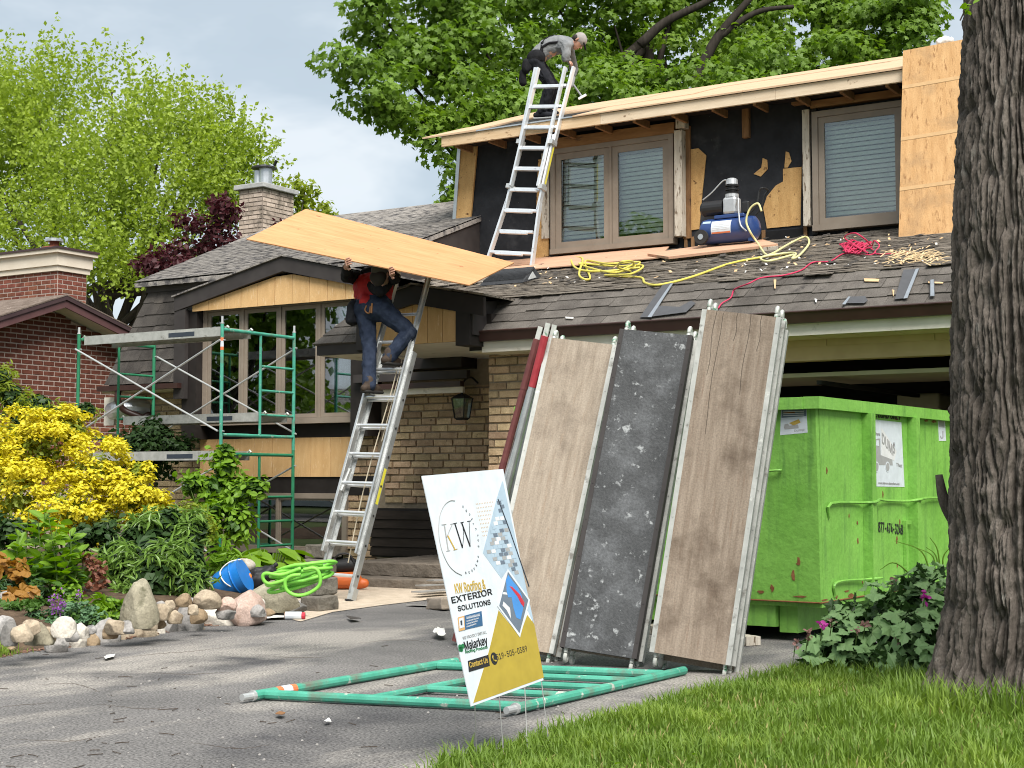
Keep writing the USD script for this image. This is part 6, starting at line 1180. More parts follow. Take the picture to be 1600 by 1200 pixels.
for k in range(18):
    t_ = r.uniform(6.2, 10.1); x = np.interp(t_, el[:, 1], el[:, 0]) - abs(r.normal(0, .10)) + .02; s = r.uniform(.022, .05); m = trimesh.creation.icosphere(1, 1.0); v = m.vertices * [s, s * r.uniform(.7, 1), s * r.uniform(.5, .8)] * (1 + .25 * (meshkit.fbm(m.vertices * 2 + k, 2)[:, None] - .5)); a = r.uniform(0, 6.3); v = np.c_[v[:, 0] * math.cos(a) - v[:, 1] * math.sin(a), v[:, 0] * math.sin(a) + v[:, 1] * math.cos(a), v[:, 2]] + [x, t_, float(bed_z(x, t_)) + s * .35]
    obj('pebble', (v, m.faces), 'rock_' + ('grey', 'tan', 'brown', 'pale', 'olive')[r.integers(5)], None, 'small pebble wedged between the boulders of the rock border', 'pebble', 'pebbles of the rock border', smooth=30)
for k, q in enumerate(RK): rock(*q, seed=200 + k)
for k, q in enumerate(RK2): rock(*q[:6], d=q[6], seed=240 + k, peak=.62 if q[5].startswith('tall pyr') else 0)

# ------------------------------------------------------------------ lawn blades
def blades(x, y, z, h, r, mt, name, label, w=.0042, kindtag='grass'):
    N = len(x); a = r.uniform(0, 2 * np.pi, N); lean_ = r.uniform(.1, .75, N); d = np.stack([np.cos(a), np.sin(a), 0 * a], 1); s = np.stack([-np.sin(a), np.cos(a), 0 * a], 1) * (w * r.uniform(.6, 1.3, N))[:, None]
    b = np.stack([x, y, z], 1); up = np.array([0, 0, 1.0]); m = b + d * (h * lean_ * .28)[:, None] + up * (h * .58)[:, None]; t = b + d * (h * lean_)[:, None] + up * (h * (1 - .25 * lean_))[:, None]
    v = np.stack([b - s, b + s, m - s * .8, m + s * .8, t], 1).reshape(-1, 3); f = (np.array([[0, 1, 3], [0, 3, 2], [2, 3, 4]])[None] + (np.arange(N) * 5)[:, None, None]).reshape(-1, 3)
    return obj(name, (v, f), mt, None, label, kindtag, kind='stuff')
r = np.random.default_rng(71); N = 105000
y = r.uniform(3.6, 10.5, N); dist = 3.1 * r.uniform(0, 1, N) ** 1.15 - .05 * r.uniform(0, 1, N); x = np.interp(y, er[:, 1], er[:, 0]) + dist
r2 = np.random.default_rng(711)
TC = atZ(1630, 1100, .07); 
k = (np.hypot(x - TC[0], y - TC[1]) > .46) & (meshkit.noise(np.stack([x * 9, y * 9, x * 0], 1), 5) > .12 * (dist < .15)); x, y, dist = x[k], y[k], dist[k]
tall = .25 + 1.6 * meshkit.fbm(np.stack([x * 2.6, y * 2.6, x * 0], 1), 4)
blades(x, y, lawn_z(x, y) - .005, (.034 + .075 * r.uniform(0, 1, len(x)) ** 1.5) * tall * (1 + .5 * (np.hypot(x - TC[0], y - TC[1]) < .75)), r, 'grass_blade', 'lawn_grass', 'green lawn grass beside the driveway in front of the big trunk')
sel = r2.random(len(x)) < .05
blades(x[sel] + .01, y[sel], lawn_z(x[sel], y[sel]), .03 + .05 * r2.random(sel.sum()), r2, 'straw_blade', 'dry_grass', 'dry straw-coloured blades among the lawn grass')
r = np.random.default_rng(72); N = 9000; q = atZ(20, 1012, .0); y = r.uniform(5.5, 8.0, N); d_ = r.uniform(-.06, .45, N); x = np.interp(y, el[:, 1], el[:, 0]) - d_; k = (y + d_ * .5 < 6.72 + r.normal(0, .08, N)); x, y = x[k], y[k]
blades(x, y, bed_z(x, y) - .01, .04 + .05 * r.uniform(0, 1, len(x)), r, 'grass_blade', 'grass_tuft', 'grass tuft at the left end of the rock border')
# weeds, clover and litter leaves on the lawn
r = np.random.default_rng(73); n = 200; y = r.uniform(4.2, 8.2, n); x = np.interp(y, er[:, 1], er[:, 0]) + r.uniform(.2, 2.3, n); c = np.stack([x, y, lawn_z(x, y) + r.uniform(.015, .05, n)], 1)
obj('clover_patch', leaves(c, np.tile([0, 0, 1.0], (n, 1)) + r.normal(0, .35, (n, 3)), r.uniform(.012, .026, n), 'round', r), 'fresh_green', None, 'small round weed leaves scattered through the lawn', 'weeds', kind='stuff')

# ------------------------------------------------------------------ geranium by the trunk
r = np.random.default_rng(74)
gb = bl([(1335, 1005, 58, 8.75), (1395, 965, 62, 8.7), (1440, 915, 42, 8.6), (1290, 1025, 40, 8.8), (1440, 1010, 60, 8.4), (1375, 1045, 45, 8.5), (1450, 960, 50, 8.5), (1330, 965, 36, 8.9), (1420, 1050, 40, 8.3)])
c = np.mean([b[0] for b in gb], 0); gz = float(lawn_z(c[0], c[1])); G = thing('geranium_bush', 'broad-leaved geranium bush with faded pink flowers beside the big trunk', 'shrub', (c[0], c[1], gz))
P, Nn = [], []
for b, R in gb: p, d = shell(b, (R, R, R * .9), int(46 * R / .2), r, .72); P.append(p); Nn.append(unit(d + [0, 0, 1.0] + r.normal(0, .3, d.shape)))
P, Nn = np.vstack(P), np.vstack(Nn); P[:, 2] = np.maximum(P[:, 2], gz + .03); ordr = np.argsort(-(P @ -FLAT))
for i in ordr[:290]: obj('leaf', leaves(P[i:i + 1], Nn[i:i + 1] - FLAT * .25, r.uniform(.10, .17), 'palm', r, .6), 'geranium_leaf', G)
rest = ordr[290:]; obj('back_leaves', leaves(P[rest], Nn[rest], .11 * r.uniform(.7, 1.2, len(rest)), 'palm', r, .6), 'geranium_leaf', G, kind='stuff')
q = np.vstack([shell(b, (R * .75, R * .75, R * .7), 90, r, .2)[0] for b, R in gb]); q[:, 2] = np.maximum(q[:, 2], gz + .02)
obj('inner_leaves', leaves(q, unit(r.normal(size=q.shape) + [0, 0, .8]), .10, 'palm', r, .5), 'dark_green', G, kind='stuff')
for b, R in gb:
    for _ in range(3): obj('stem', tube(curve([(b[0] + r.normal(0, .05), b[1] + r.normal(0, .05), gz), b + r.normal(0, .4, 3) * R], 6), .004, 5), 'green_stem', G)
for x, y, mm, n, s in ((1445, 932, 'pink_petal', 12, .03), (1285, 978, 'pink_petal', 12, .03), (1403, 998, 'bud_pink', 9, .02), (1265, 985, 'bud_pink', 12, .022), (1243, 1003, 'bud_pink', 12, .022), (1262, 995, 'bud_pink', 9, .02), (1352, 975, 'bud_pink', 12, .022), (1340, 985, 'bud_pink', 10, .02), (1300, 970, 'bud_pink', 10, .022), (1395, 908, 'bud_pink', 10, .02), (1440, 965, 'bud_pink', 9, .02)):
    p = atD(x, y, 8.35); q = p + r.normal(0, .010, (n, 3)); obj('flower', leaves(q, unit(r.normal(size=(n, 3)) + [0, 0, .6]), s * 1.15, 'oval', r), mm, G); obj('flower_stalk', tube([p, p + FLAT * .06 + [.0, 0, -.09]], .003, 5), 'green_stem', G)
# tall grass stalks behind it
for k, (x0, n_) in enumerate(((.0, 1),)):
    rr_ = np.random.default_rng(712); N = 420; a = rr_.uniform(0, 2 * np.pi, N); d_ = .50 + abs(rr_.normal(0, .16, N)); c = np.stack([TC[0] + d_ * np.cos(a), TC[1] + d_ * np.sin(a)], 1); c = np.c_[c, lawn_z(c[:, 0], c[:, 1]) + rr_.uniform(.004, .035, N)]
    obj('leaf_litter', leaves(c, np.tile([0, 0, 1.0], (N, 1)) + rr_.normal(0, .5, (N, 3)), rr_.uniform(.02, .05, N), 'rhomb', rr_), 'dry_leaf', None, 'dry bark flakes and leaf litter around the foot of the big trunk', 'leaf litter', kind='stuff')
gs = thing('grass_stalks', 'thin tall grass stalks in front of the green container beside the trunk', 'grass', atD(1450, 900, 8.7) - [0, 0, .1])
for k, q in enumerate([((1460, 905), (1458, 870), (1430, 855)), ((1470, 905), (1465, 860), (1453, 840)), ((1455, 905), (1440, 862), (1398, 845)), ((1440, 915), (1400, 880), (1375, 890)), ((1475, 900), (1474, 870), (1490, 850)), ((1468, 900), (1462, 868), (1447, 855))]):
    obj('blade', tube(curve([atD(x, y, 8.75) for x, y in q], 10), np.r_[np.linspace(.006, .001, 13)][:len(curve([atD(x, y, 8.75) for x, y in q], 10))], 4), 'fresh_green', gs)

# ------------------------------------------------------------------ the big trunk
mat('trunk_bark', (0.075, 0.063, 0.054), (0.147, 0.126, 0.109), scale=3.5, stretch=(2.5, 2.5, .5), rough=.97, bump=.9, bscale=40, fine=.3, fine_scale=80, spots=(0.20, 0.185, 0.165), spot_scale=14, spot_stretch=(1.6, 1.6, .5), spot_at=(.60, .74), spec=.08, bdist=.012)
nt, nz = 560, 700; th = np.linspace(0, 2 * np.pi, nt, endpoint=False); zz = np.r_[np.linspace(-.06, 3.9, 640), np.linspace(3.92, 6.5, nz - 640)]
TH, ZZ = np.meshgrid(th, zz, indexing='xy')
Rr = np.interp(ZZ, [-.06, .03, .12, .25, .45, .8, 1.4, 2.0, 2.6, 3.1, 3.7, 6.5], [.60, .545, .50, .462, .43, .405, .392, .378, .355, .315, .275, .24])
roots = .07 * np.exp(-np.clip(ZZ, 0, None) / .22) * np.cos(TH * 5 + 1.1 + .4 * np.sin(TH)) + .02 * np.cos(TH * 3 + 2) * np.exp(-ZZ / 1.5)
Rr = Rr + roots
u = np.stack([np.cos(TH) * 1.0, np.sin(TH) * 1.0, ZZ * .0], -1) * .44
wz = ZZ + .0
warp = meshkit.fbm(np.stack([u[..., 0] * 5, u[..., 1] * 5, wz * 2.4], -1), 3, 8) - .5
ang = TH + .16 * warp
qv = np.stack([np.cos(ang) * .44 * 33, np.sin(ang) * .44 * 33, wz * 2.9], -1)
n1 = meshkit.noise(qv, 1); n2 = meshkit.noise(qv * [2.0, 2.0, 1.7] + 9, 2); n3 = meshkit.fbm(np.stack([np.cos(TH) * 26, np.sin(TH) * 26, wz * 20], -1), 4, 4)
ridge = 1 - np.abs(2 * n1 - 1); ridge2 = 1 - np.abs(2 * n2 - 1)
disp = -.040 * np.clip((ridge - .74) / .26, 0, 1) ** .9 - .016 * np.clip((ridge2 - .72) / .28, 0, 1) - .006 * np.clip((ridge - .3) / .5, 0, 1) + .030 * (n3 - .5) + .010 * (n2 - .5)
Rr = Rr + disp + .012
P = np.stack([TC[0] + Rr * np.cos(TH), TC[1] + Rr * np.sin(TH), lawn_z(TC[0], TC[1]) - .02 + ZZ], -1)
i, j = np.meshgrid(np.arange(nz - 1), np.arange(nt), indexing='ij'); i, j = i.ravel(), j.ravel(); j2 = (j + 1) % nt
f = np.vstack([np.stack([i * nt + j, i * nt + j2, (i + 1) * nt + j2], 1), np.stack([i * nt + j, (i + 1) * nt + j2, (i + 1) * nt + j], 1)])
bt = thing('big_tree', 'big rough-barked tree trunk at the right edge of the lawn', 'tree', (TC[0], TC[1], 0))
obj('trunk', (P.reshape(-1, 3), f), 'trunk_bark', bt, smooth=True)
s0, s1 = atD(1503, 830, 7.62), atD(1467, 742, 7.62)
obj('broken_stub', tube(curve([s0 + RIGHT * .03, atD(1489, 806, 7.62), atD(1474, 778, 7.62), s1], 14), np.linspace(.05, .012, 16)[:len(curve([s0, s0, s0, s1], 14))], 8), 'trunk_bark', bt, smooth=True)
r = np.random.default_rng(75); tp_ = np.array([TC[0] + .13, TC[1], 6.4])
for k in range(5):
    e = tp_ + np.array([math.cos(k * 1.3) * 2.2, math.sin(k * 1.3) * 2.2, r.uniform(1.5, 3.5)]); obj('limb', tube(curve([tp_ - [0, 0, .2], (tp_ + e) / 2 + [0, 0, -.2], e], 8), np.linspace(.18, .04, 9), 8), 'trunk_bark', bt, smooth=True)
cb_ = [(tp_ + np.array([math.cos(k * 1.3) * 2.2, math.sin(k * 1.3) * 2.2, r.uniform(1.8, 3.2)]), 1.1) for k in range(5)]
P, Nn = clumps(cb_, r, 8, .4, dens=26); obj('crown', leaves(P, Nn, .13 * r.uniform(.7, 1.2, len(P)), 'maple', r), 'maple_leaf', bt)
q = [atD(1502 + 3 * k, 6 + (k % 3) * 9, 7.3) for k in range(7)]; obj('low_twig', tube(curve([atD(1526, -10, 7.4), atD(1512, 8, 7.3), atD(1500, 32, 7.3)], 8), .004, 5), 'bark_grey', bt)
obj('twig_leaves', leaves(np.array(q), unit(r.normal(size=(7, 3)) + [0, 0, .6]), .05, 'oval', r), 'fresh_green', bt)
# ------------------------------------------------------------------ people
mat('skin', (0.36, 0.19, 0.13), (0.44, 0.25, 0.18), scale=20, rough=.55, spec=.35)
mat('denim', (0.014, 0.020, 0.036), (0.032, 0.042, 0.068), scale=16, rough=.9, bump=.4, bscale=60, spec=.1, spots=(0.05, 0.06, 0.085), spot_scale=6, bdist=.01)
mat('black_cloth', (0.008, 0.008, 0.009), (0.018, 0.018, 0.02), scale=14, rough=.9, bump=.3, spec=.1)
mat('black_work', (0.010, 0.011, 0.014), (0.022, 0.023, 0.028), scale=14, rough=.85, bump=.3, spec=.15)
mat('grey_shirt', (0.14, 0.145, 0.15), (0.215, 0.22, 0.225), scale=12, rough=.9, bump=.6, bscale=22, spec=.1, bdist=.02)
mat('red_cloth', (0.26, 0.012, 0.014), (0.40, 0.025, 0.025), scale=12, rough=.7, spec=.2)
mat('boot_brown', (0.030, 0.020, 0.014), (0.065, 0.045, 0.032), scale=18, rough=.75, spec=.25); plain('boot_sole', (0.02, 0.018, 0.016), .9); plain('shoe_white', (0.55, 0.55, 0.54), .7)
plain('dark_cap', (0.07, 0.068, 0.06), .85); plain('pale_cap', (0.27, 0.245, 0.235), .85); plain('hair_dark', (0.02, 0.015, 0.012), .8); plain('leather_tan', (0.22, 0.10, 0.035), .7); plain('eye_dark', (0.02, 0.015, 0.012), .3); plain('glove_grey', (0.26, 0.27, 0.28), .8)
def hull(*ps):
    return m3.Manifold.batch_hull([m3.Manifold.sphere(r, 14).translate(tuple(float(q) for q in p)) for p, r in ps])
def chain(js): return [hull(js[i], js[i + 1]) for i in range(len(js) - 1)]
def blend(parts, fine=.022, it=14, wrinkle=0.0, seed=0):
    m = m3.Manifold.batch_boolean(parts, m3.OpType.Add).refine_to_length(fine)
    v, f, _ = meshkit.arrays(m); t = trimesh.Trimesh(v, f, process=True); trimesh.smoothing.filter_taubin(t, .5, .52, it)
    v = np.array(t.vertices); v0 = trimesh.Trimesh(*meshkit.arrays(m)[:2], process=True).vertices
    if len(v0) == len(v): bad = np.linalg.norm(v - v0, axis=1) > .03; v[bad] = v0[bad]; t.vertices = v
    if wrinkle:
        n = np.array(t.vertex_normals); v = v + n * (wrinkle * (meshkit.fbm(v * [26, 26, 13] + seed, 3) - .5))[:, None]
    return v, np.array(t.faces)
def hand(w, d, nrm, curl=.6, s=1.0):
    """Wrist w, fingers along d, back of the hand along nrm; five separate fingers."""
    d, nrm = unit(np.asarray(d, float)), np.asarray(nrm, float); nrm = unit(nrm - d * (nrm @ d)); a = np.cross(d, nrm); P = []
    pm = [w + d * .02 * s, w + d * .085 * s + a * .032 * s, w + d * .085 * s - a * .032 * s]
    P.append(hull((pm[0], .019 * s), (pm[1], .013 * s), (pm[2], .013 * s)))
    for k, (o, L) in enumerate(((.033, .062), (.012, .072), (-.011, .068), (-.032, .052))):
        b = w + d * .086 * s + a * o * s; c = unit(d - nrm * curl * .6); e = unit(d - nrm * curl * 2.2); p1 = b + c * L * .5 * s; p2 = p1 + e * L * .5 * s
        P += [hull((b, .0098 * s), (p1, .009 * s)), hull((p1, .009 * s), (p2, .0078 * s))]
    b = w + d * .03 * s + a * .028 * s; p1 = b + unit(d * .5 + a * .8 - nrm * .2) * .04 * s; P += [hull((b, .0125 * s), (p1, .0105 * s)), hull((p1, .0105 * s), (p1 + unit(d * .8 + a * .2 - nrm * .4) * .032 * s, .009 * s))]
    return P
def head(c, fwd, up, s=1.0):
    """Head mesh parts centred at c, looking along fwd."""
    f = unit(np.asarray(fwd, float)); u = np.asarray(up, float); u = unit(u - f * (u @ f)); sd = np.cross(u, f); q = lambda a, b, e: c + (f * a + sd * b + u * e) * s
    return [hull((q(-.012, 0, .035), .088 * s), (q(.012, 0, .03), .082 * s), (q(.030, 0, -.045), .058 * s), (q(.052, 0, -.092), .026 * s)), hull((q(.088, 0, .01), .010 * s), (q(.108, 0, -.022), .013 * s)), hull((q(.085, .02, .025), .012 * s), (q(.085, -.02, .025), .012 * s)), hull((q(.082, .018, -.062), .009 * s), (q(.082, -.018, -.062), .009 * s)),
            hull((q(-.005, .088, .01), .014 * s), (q(-.008, .09, -.025), .011 * s)), hull((q(-.005, -.088, .01), .014 * s), (q(-.008, -.09, -.025), .011 * s))], q
lp = lambda x, y, k: onplane(x, y, F1[3, :3] + F1[2, :3] * k, F1[2, :3])
# -- the climber: seen from behind, one foot a rung higher, the sheet on his head
rs = [np.array(F1[3, :3] + F1[1, :3] * (.22 + .305 * k + .02) + F1[2, :3] * .115) for k in range(n)]
def pix(p): v = p - EYE; d = v @ FWD; return CX + FPX * (v @ RIGHT) / d, CY - FPX * (v @ UPV) / d, d
ry = [pix(p)[1] for p in rs]; iL = int(np.argmin([abs(q - 635) for q in ry])); iR = iL + 1
LX, NZ = F1[0, :3], F1[2, :3]
fl = rs[iL] - LX * .10 + ZUP * .018; fr = rs[iR] + LX * .06 + ZUP * .018
inw = unit(np.array([-NZ[0], -NZ[1], 0]))      # horizontal direction into the ladder
ankL, ankR = fl - inw * .07 + ZUP * .10, fr - inw * .07 + ZUP * .10
hipC = lp(583, 484, .30); hipL, hipR = hipC - LX * .10, hipC + LX * .11
kneeL = (hipL + ankL) / 2 + inw * .05 - LX * .01; kneeR = lp(641, 519, .14)
waist = lp(583, 462, .28); chest = lp(588, 437, .20); shL, shR = chest - LX * .17 + ZUP * .02, chest + LX * .17 + ZUP * .02
neck = lp(582, 426, .20); hd = lp(578, 414, .20)
sheet_n = np.cross(PLY[1] - PLY[0], PLY[3] - PLY[0]); sheet_n /= np.linalg.norm(sheet_n)
if sheet_n[2] < 0: sheet_n = -sheet_n
above = (hd - PLY[0]) @ sheet_n
if above > -.12: hd = hd - sheet_n * (above + .12)
hd = PLY[0] + (PLY[1] - PLY[0]) * .565 + (PLY[3] - PLY[0]) * .22 - sheet_n * .185
neck = hd - ZUP * .12 - inw * .01
edge = lambda t: PLY[0] + (PLY[1] - PLY[0]) * t
gL, gR = edge(.46) - sheet_n * .02, edge(.655) - sheet_n * .02
elL, elR = (shL + gL) / 2 - ZUP * .06 - LX * .10 - inw * .02, (shR + gR) / 2 - ZUP * .05 + LX * .09 - inw * .02
p1 = thing('person', 'person in dark jeans and red waist harness climbing the ladder with a plywood sheet overhead', 'person', fl - ZUP * .02, None)
hp, hq = head(hd, inw + LX * .05, ZUP + inw * .25, .98)
wrL, wrR = gL - unit(gL - elL) * .09, gR - unit(gR - elR) * .09
body = [hull((hipL, .115), (hipR, .115)), hull((hipL, .115), (hipR, .115), (waist - LX * .07, .10), (waist + LX * .07, .10)), hull((waist - LX * .07, .10), (waist + LX * .07, .10), (chest - LX * .09, .115), (chest + LX * .09, .115)), hull((chest - LX * .09, .10), (chest + LX * .09, .10), (shL, .062), (shR, .062), (neck, .058))]
body += chain([(neck, .052), (hd - ZUP * .04, .052)]) + hp + chain([(hipL, .088), (kneeL, .055), (ankL, .040)]) + chain([(hipR, .088), (kneeR, .055), (ankR, .040)]) + chain([(shL, .055), (elL, .042), (wrL, .028)]) + chain([(shR, .055), (elR, .042), (wrR, .028)]) + hand(wrL, gL - elL, -inw, .9) + hand(wrR, gR - elR, -inw, .9)
obj('body', blend(body, .02, 4), 'skin', p1, smooth=True)
jn = [hull((hipL, .128), (hipR, .128)), hull((hipL, .126), (hipR, .126), (waist - LX * .06 - ZUP * .04, .118), (waist + LX * .06 - ZUP * .04, .118))] + chain([(hipL, .112), ((hipL + kneeL) / 2, .092), (kneeL, .074), ((kneeL + ankL) / 2, .072), (ankL - ZUP * .02, .070)]) + chain([(hipR, .112), ((hipR + kneeR) / 2, .094), (kneeR, .076), ((kneeR + ankR) / 2, .074), (ankR - ZUP * .02, .068)])
obj('jeans', blend(jn, .024, 8, .035, 1), 'denim', p1, smooth=True)
sh_ = [hull((waist - LX * .07 - ZUP * .02, .122), (waist + LX * .07 - ZUP * .02, .122), (chest - LX * .09, .135), (chest + LX * .09, .135)), hull((chest - LX * .09, .12), (chest + LX * .09, .12), (shL, .078), (shR, .078), (neck - ZUP * .03, .07))] + chain([(shL, .075), (elL, .058), (wrL * .75 + elL * .25, .045)]) + chain([(shR, .075), (elR, .058), (wrR * .75 + elR * .25, .045)])
obj('shirt', blend(sh_, .024, 8, .03, 2), 'black_cloth', p1, smooth=True)
rd_ = [hull((waist - LX * .085, .128), (waist + LX * .085, .128), (waist - LX * .085 + ZUP * .10, .136), (waist + LX * .085 + ZUP * .10, .136)), hull((waist - LX * .05, .128), (hipC - LX * .055 + ZUP * .06 - inw * .05, .075)), hull((waist + LX * .09, .115), (waist + LX * .13 - ZUP * .03, .09))]
obj('red_harness', blend(rd_, .022, 6, .05, 3), 'red_cloth', p1, smooth=True)
bk_ = waist - ZUP * .075
obj('tool_belt', blend([hull((bk_ - LX * .115, .108), (bk_ + LX * .115, .108), (bk_ - LX * .115 - ZUP * .03, .108), (bk_ + LX * .115 - ZUP * .03, .108))], .02, 3), 'black_work', p1, smooth=True)
pc = lp(552, 488, .34)
obj('pouch', blend([hull((pc + ZUP * .07, .055), (pc - ZUP * .08, .062), (pc - ZUP * .08 - inw * .05, .05), (pc + ZUP * .05 - inw * .04, .04))], .02, 5, .02), 'black_work', p1, smooth=True)
lc = hipC - inw * .135 + LX * .0; obj('tool_loop', cat([tube(curve([lc + LX * .02 + ZUP * .03, lc + LX * .0 - ZUP * .02, lc + LX * .05 - ZUP * .05, lc + LX * .07 + ZUP * .02], 16), .007, 6), cyl(lc + LX * .09 + ZUP * .05, lc + LX * .08 - ZUP * .05, .010, 6)]), 'leather_tan', p1)
for f_, a_ in ((fl, ankL), (fr, ankR)):
    c_ = f_ + ZUP * .0; obj('boot', blend([hull((c_ - inw * .15 + ZUP * .045, .040), (c_ + inw * .10 + ZUP * .035, .036), (c_ + inw * .02 + ZUP * .06, .042)), hull((c_ - inw * .10 + ZUP * .06, .050), (a_ + ZUP * .03, .056))], .018, 5), 'boot_brown', p1, smooth=True)
    obj('boot_sole', blend([hull((c_ - inw * .16 + ZUP * .014, .016), (c_ - inw * .15 + LX * .03 + ZUP * .014, .016), (c_ - inw * .15 - LX * .03 + ZUP * .014, .016), (c_ + inw * .11 + LX * .03 + ZUP * .014, .016), (c_ + inw * .11 - LX * .03 + ZUP * .014, .016))], .03, 1), 'boot_sole', p1)
obj('cap', blend([hull((hq(-.012, 0, .05), .098), (hq(.012, 0, .045), .092)), hull((hq(.05, .04, .055), .02), (hq(.05, -.04, .055), .02), (hq(.15, .03, .04), .012), (hq(.15, -.03, .04), .012))], .02, 3), 'dark_cap', p1, smooth=True)

obj('hair', blend([hull((hq(-.05, .035, -.02), .062), (hq(-.05, -.035, -.02), .062), (hq(-.045, 0, -.085), .05))], .02, 3), 'hair_dark', p1, smooth=True)
# -- the roofer: bent forward at the top of the folding ladder
d2 = pix(atY(846, 182, 17.95))[2]
rp = lambda x, y, k=0.0: atD(x, y, d2 + k)
PR, PF = RIGHT, FLAT       # across the picture, away from it
zf = deck(17.95) + .03
ft1 = rp(847, 184, .0); ft1[2] = deck(ft1[1]) + .03; ft2 = rp(856, 182, .28); ft2[2] = deck(ft2[1]) + .03
hp1, hp2 = rp(836, 96, -.09), rp(838, 96, .11); kn1, kn2 = rp(860, 134, -.08), rp(866, 135, .16); an1, an2 = ft1 + ZUP * .09, ft2 + ZUP * .09
wst, mid_, che = rp(846, 84), rp(858, 74), rp(874, 70); s1, s2 = rp(885, 72, -.17), rp(887, 70, .17); nk = rp(893, 66); hd2 = rp(903, 65)
e1_, h1_ = rp(884, 90, -.22), rp(892, 98, -.16); e2_, h2_ = rp(897, 108, .26), rp(893, 128, .18)
p2 = thing('person', 'person in grey shirt and pale cap bending over the eave at the folding ladder', 'person', ft1 - ZUP * .03)
hp_, hq2 = head(hd2, PR * .55 - ZUP * .75 + PF * -.12, PR * .8 + ZUP * .55, .98)
w1, w2 = h1_ - unit(h1_ - e1_) * .07, h2_ - unit(h2_ - e2_) * .07
body = [hull((hp1, .105), (hp2, .105), (wst, .11)), hull((wst, .11), (mid_, .118), (che, .115)), hull((che, .11), (s1, .062), (s2, .062), (nk, .058))] + chain([(nk, .052), (hd2 - PR * .03 + ZUP * .02, .05)]) + hp_
body += chain([(hp1, .085), (kn1, .055), (an1, .04)]) + chain([(hp2, .085), (kn2, .055), (an2, .04)]) + chain([(s1, .055), (e1_, .042), (w1, .028)]) + chain([(s2, .055), (e2_, .042), (w2, .028)]) + hand(w1, h1_ - e1_, PR + ZUP * .3, .8) + hand(w2, h2_ - e2_, PR, .8)
obj('body', blend(body, .02, 4), 'skin', p2, smooth=True)
obj('shirt', blend([hull((wst - PR * .02, .124), (mid_, .135), (wst + ZUP * .02, .12)), hull((mid_, .135), (che, .132)), hull((che, .128), (s1, .078), (s2, .078), (nk - PR * .02, .066))] + chain([(s1, .075), (e1_, .058), (w1 * .8 + e1_ * .2, .046)]) + chain([(s2, .075), (e2_, .058), (w2 * .75 + e2_ * .25, .046)]), .022, 6, .045, 7), 'grey_shirt', p2, smooth=True)
obj('trousers', blend([hull((hp1, .118), (hp2, .118), (wst - PR * .05 - ZUP * .02, .118))] + chain([(hp1, .105), ((hp1 + kn1) / 2, .092), (kn1, .078), ((kn1 + an1) / 2, .076), (an1 + ZUP * .0, .07)]) + chain([(hp2, .105), ((hp2 + kn2) / 2, .092), (kn2, .078), ((kn2 + an2) / 2, .076), (an2, .07)]), .024, 7, .035, 8), 'black_work', p2, smooth=True)
obj('harness', cat([tube(curve([wst + ZUP * .12 - PF * .10, mid_ + ZUP * .14 - PF * .02, che + ZUP * .13 + PF * .02, s2 + ZUP * .085], 16), .018, 6), tube(curve([wst + ZUP * .05 - PF * .135, mid_ + ZUP * .02 - PF * .135, che + ZUP * .0 - PF * .13, s1 + ZUP * .07], 16), .018, 6), tube(curve([wst + ZUP * .12 - PF * .06, wst - PF * .13, wst - ZUP * .12 - PF * .06], 12), .022, 6)]), 'black_cloth', p2)
pc = rp(822, 103, -.12); pc2 = rp(817, 120, -.08)
obj('pouch', blend([hull((pc + ZUP * .05, .055), (pc - ZUP * .05, .06), (pc + PR * .06, .05)), hull((pc2 + ZUP * .06, .05), (pc2 - ZUP * .08, .055))], .022, 4, .02), 'black_cloth', p2, smooth=True)
obj('belt', blend([hull((hp1 + ZUP * .04, .122), (hp2 + ZUP * .04, .122), (hp1 + PR * .03 + ZUP * .05, .122))], .022, 2), 'black_cloth', p2, smooth=True)
obj('cap', blend([hull((hq2(-.012, 0, .048), .098), (hq2(.010, 0, .045), .092))], .02, 3), 'pale_cap', p2, smooth=True)
obj('cap_brim', blend([hull((hq2(.07, .05, .05), .012), (hq2(.07, -.05, .05), .012), (hq2(.165, .03, .02), .008), (hq2(.165, -.03, .02), .008))], .02, 1), 'black_cloth', p2, smooth=True)
obj('hair', blend([hull((hq2(-.05, .05, -.005), .05), (hq2(-.05, -.05, -.005), .05), (hq2(-.06, 0, -.04), .04))], .02, 3), 'hair_dark', p2, smooth=True)
for s in (-1, 1): obj('eye', cyl(hq2(.083, s * .032, .008), hq2(.091, s * .032, .008), .009, 8), 'eye_dark', p2)
obj('glove', blend([hull((w2, .045), (h2_ + unit(h2_ - e2_) * .05, .04))], .02, 3), 'glove_grey', p2, smooth=True)
for f_, a_ in ((ft1, an1), (ft2, an2)):
    sd = unit(PR - PF * .25); obj('shoe', blend([hull((f_ - sd * .09 + ZUP * .03, .040), (f_ + sd * .13 + ZUP * .022, .034), (f_ + ZUP * .05, .045)), hull((f_ - sd * .05 + ZUP * .05, .045), (a_, .05))], .02, 4), 'black_work', p2, smooth=True)
    obj('shoe_sole', hull((f_ - sd * .11 - ZUP * .01, .02), (f_ + sd * .14 - ZUP * .012, .018)), 'shoe_white', p2)
hm = thing('hammer', 'steel hammer held by the roofer over the eave', 'hammer', h2_ - ZUP * .2)
hv = unit(PR * .55 - ZUP * .8); obj('handle', cyl(h2_ - hv * .02, h2_ + hv * .26, .014, 8), 'glove_grey', hm); obj('head', bar(h2_ + hv * .26 - PR * .05 - ZUP * .03, h2_ + hv * .26 + PR * .06 + ZUP * .03, .03, .03), 'aluminium_bright', hm)
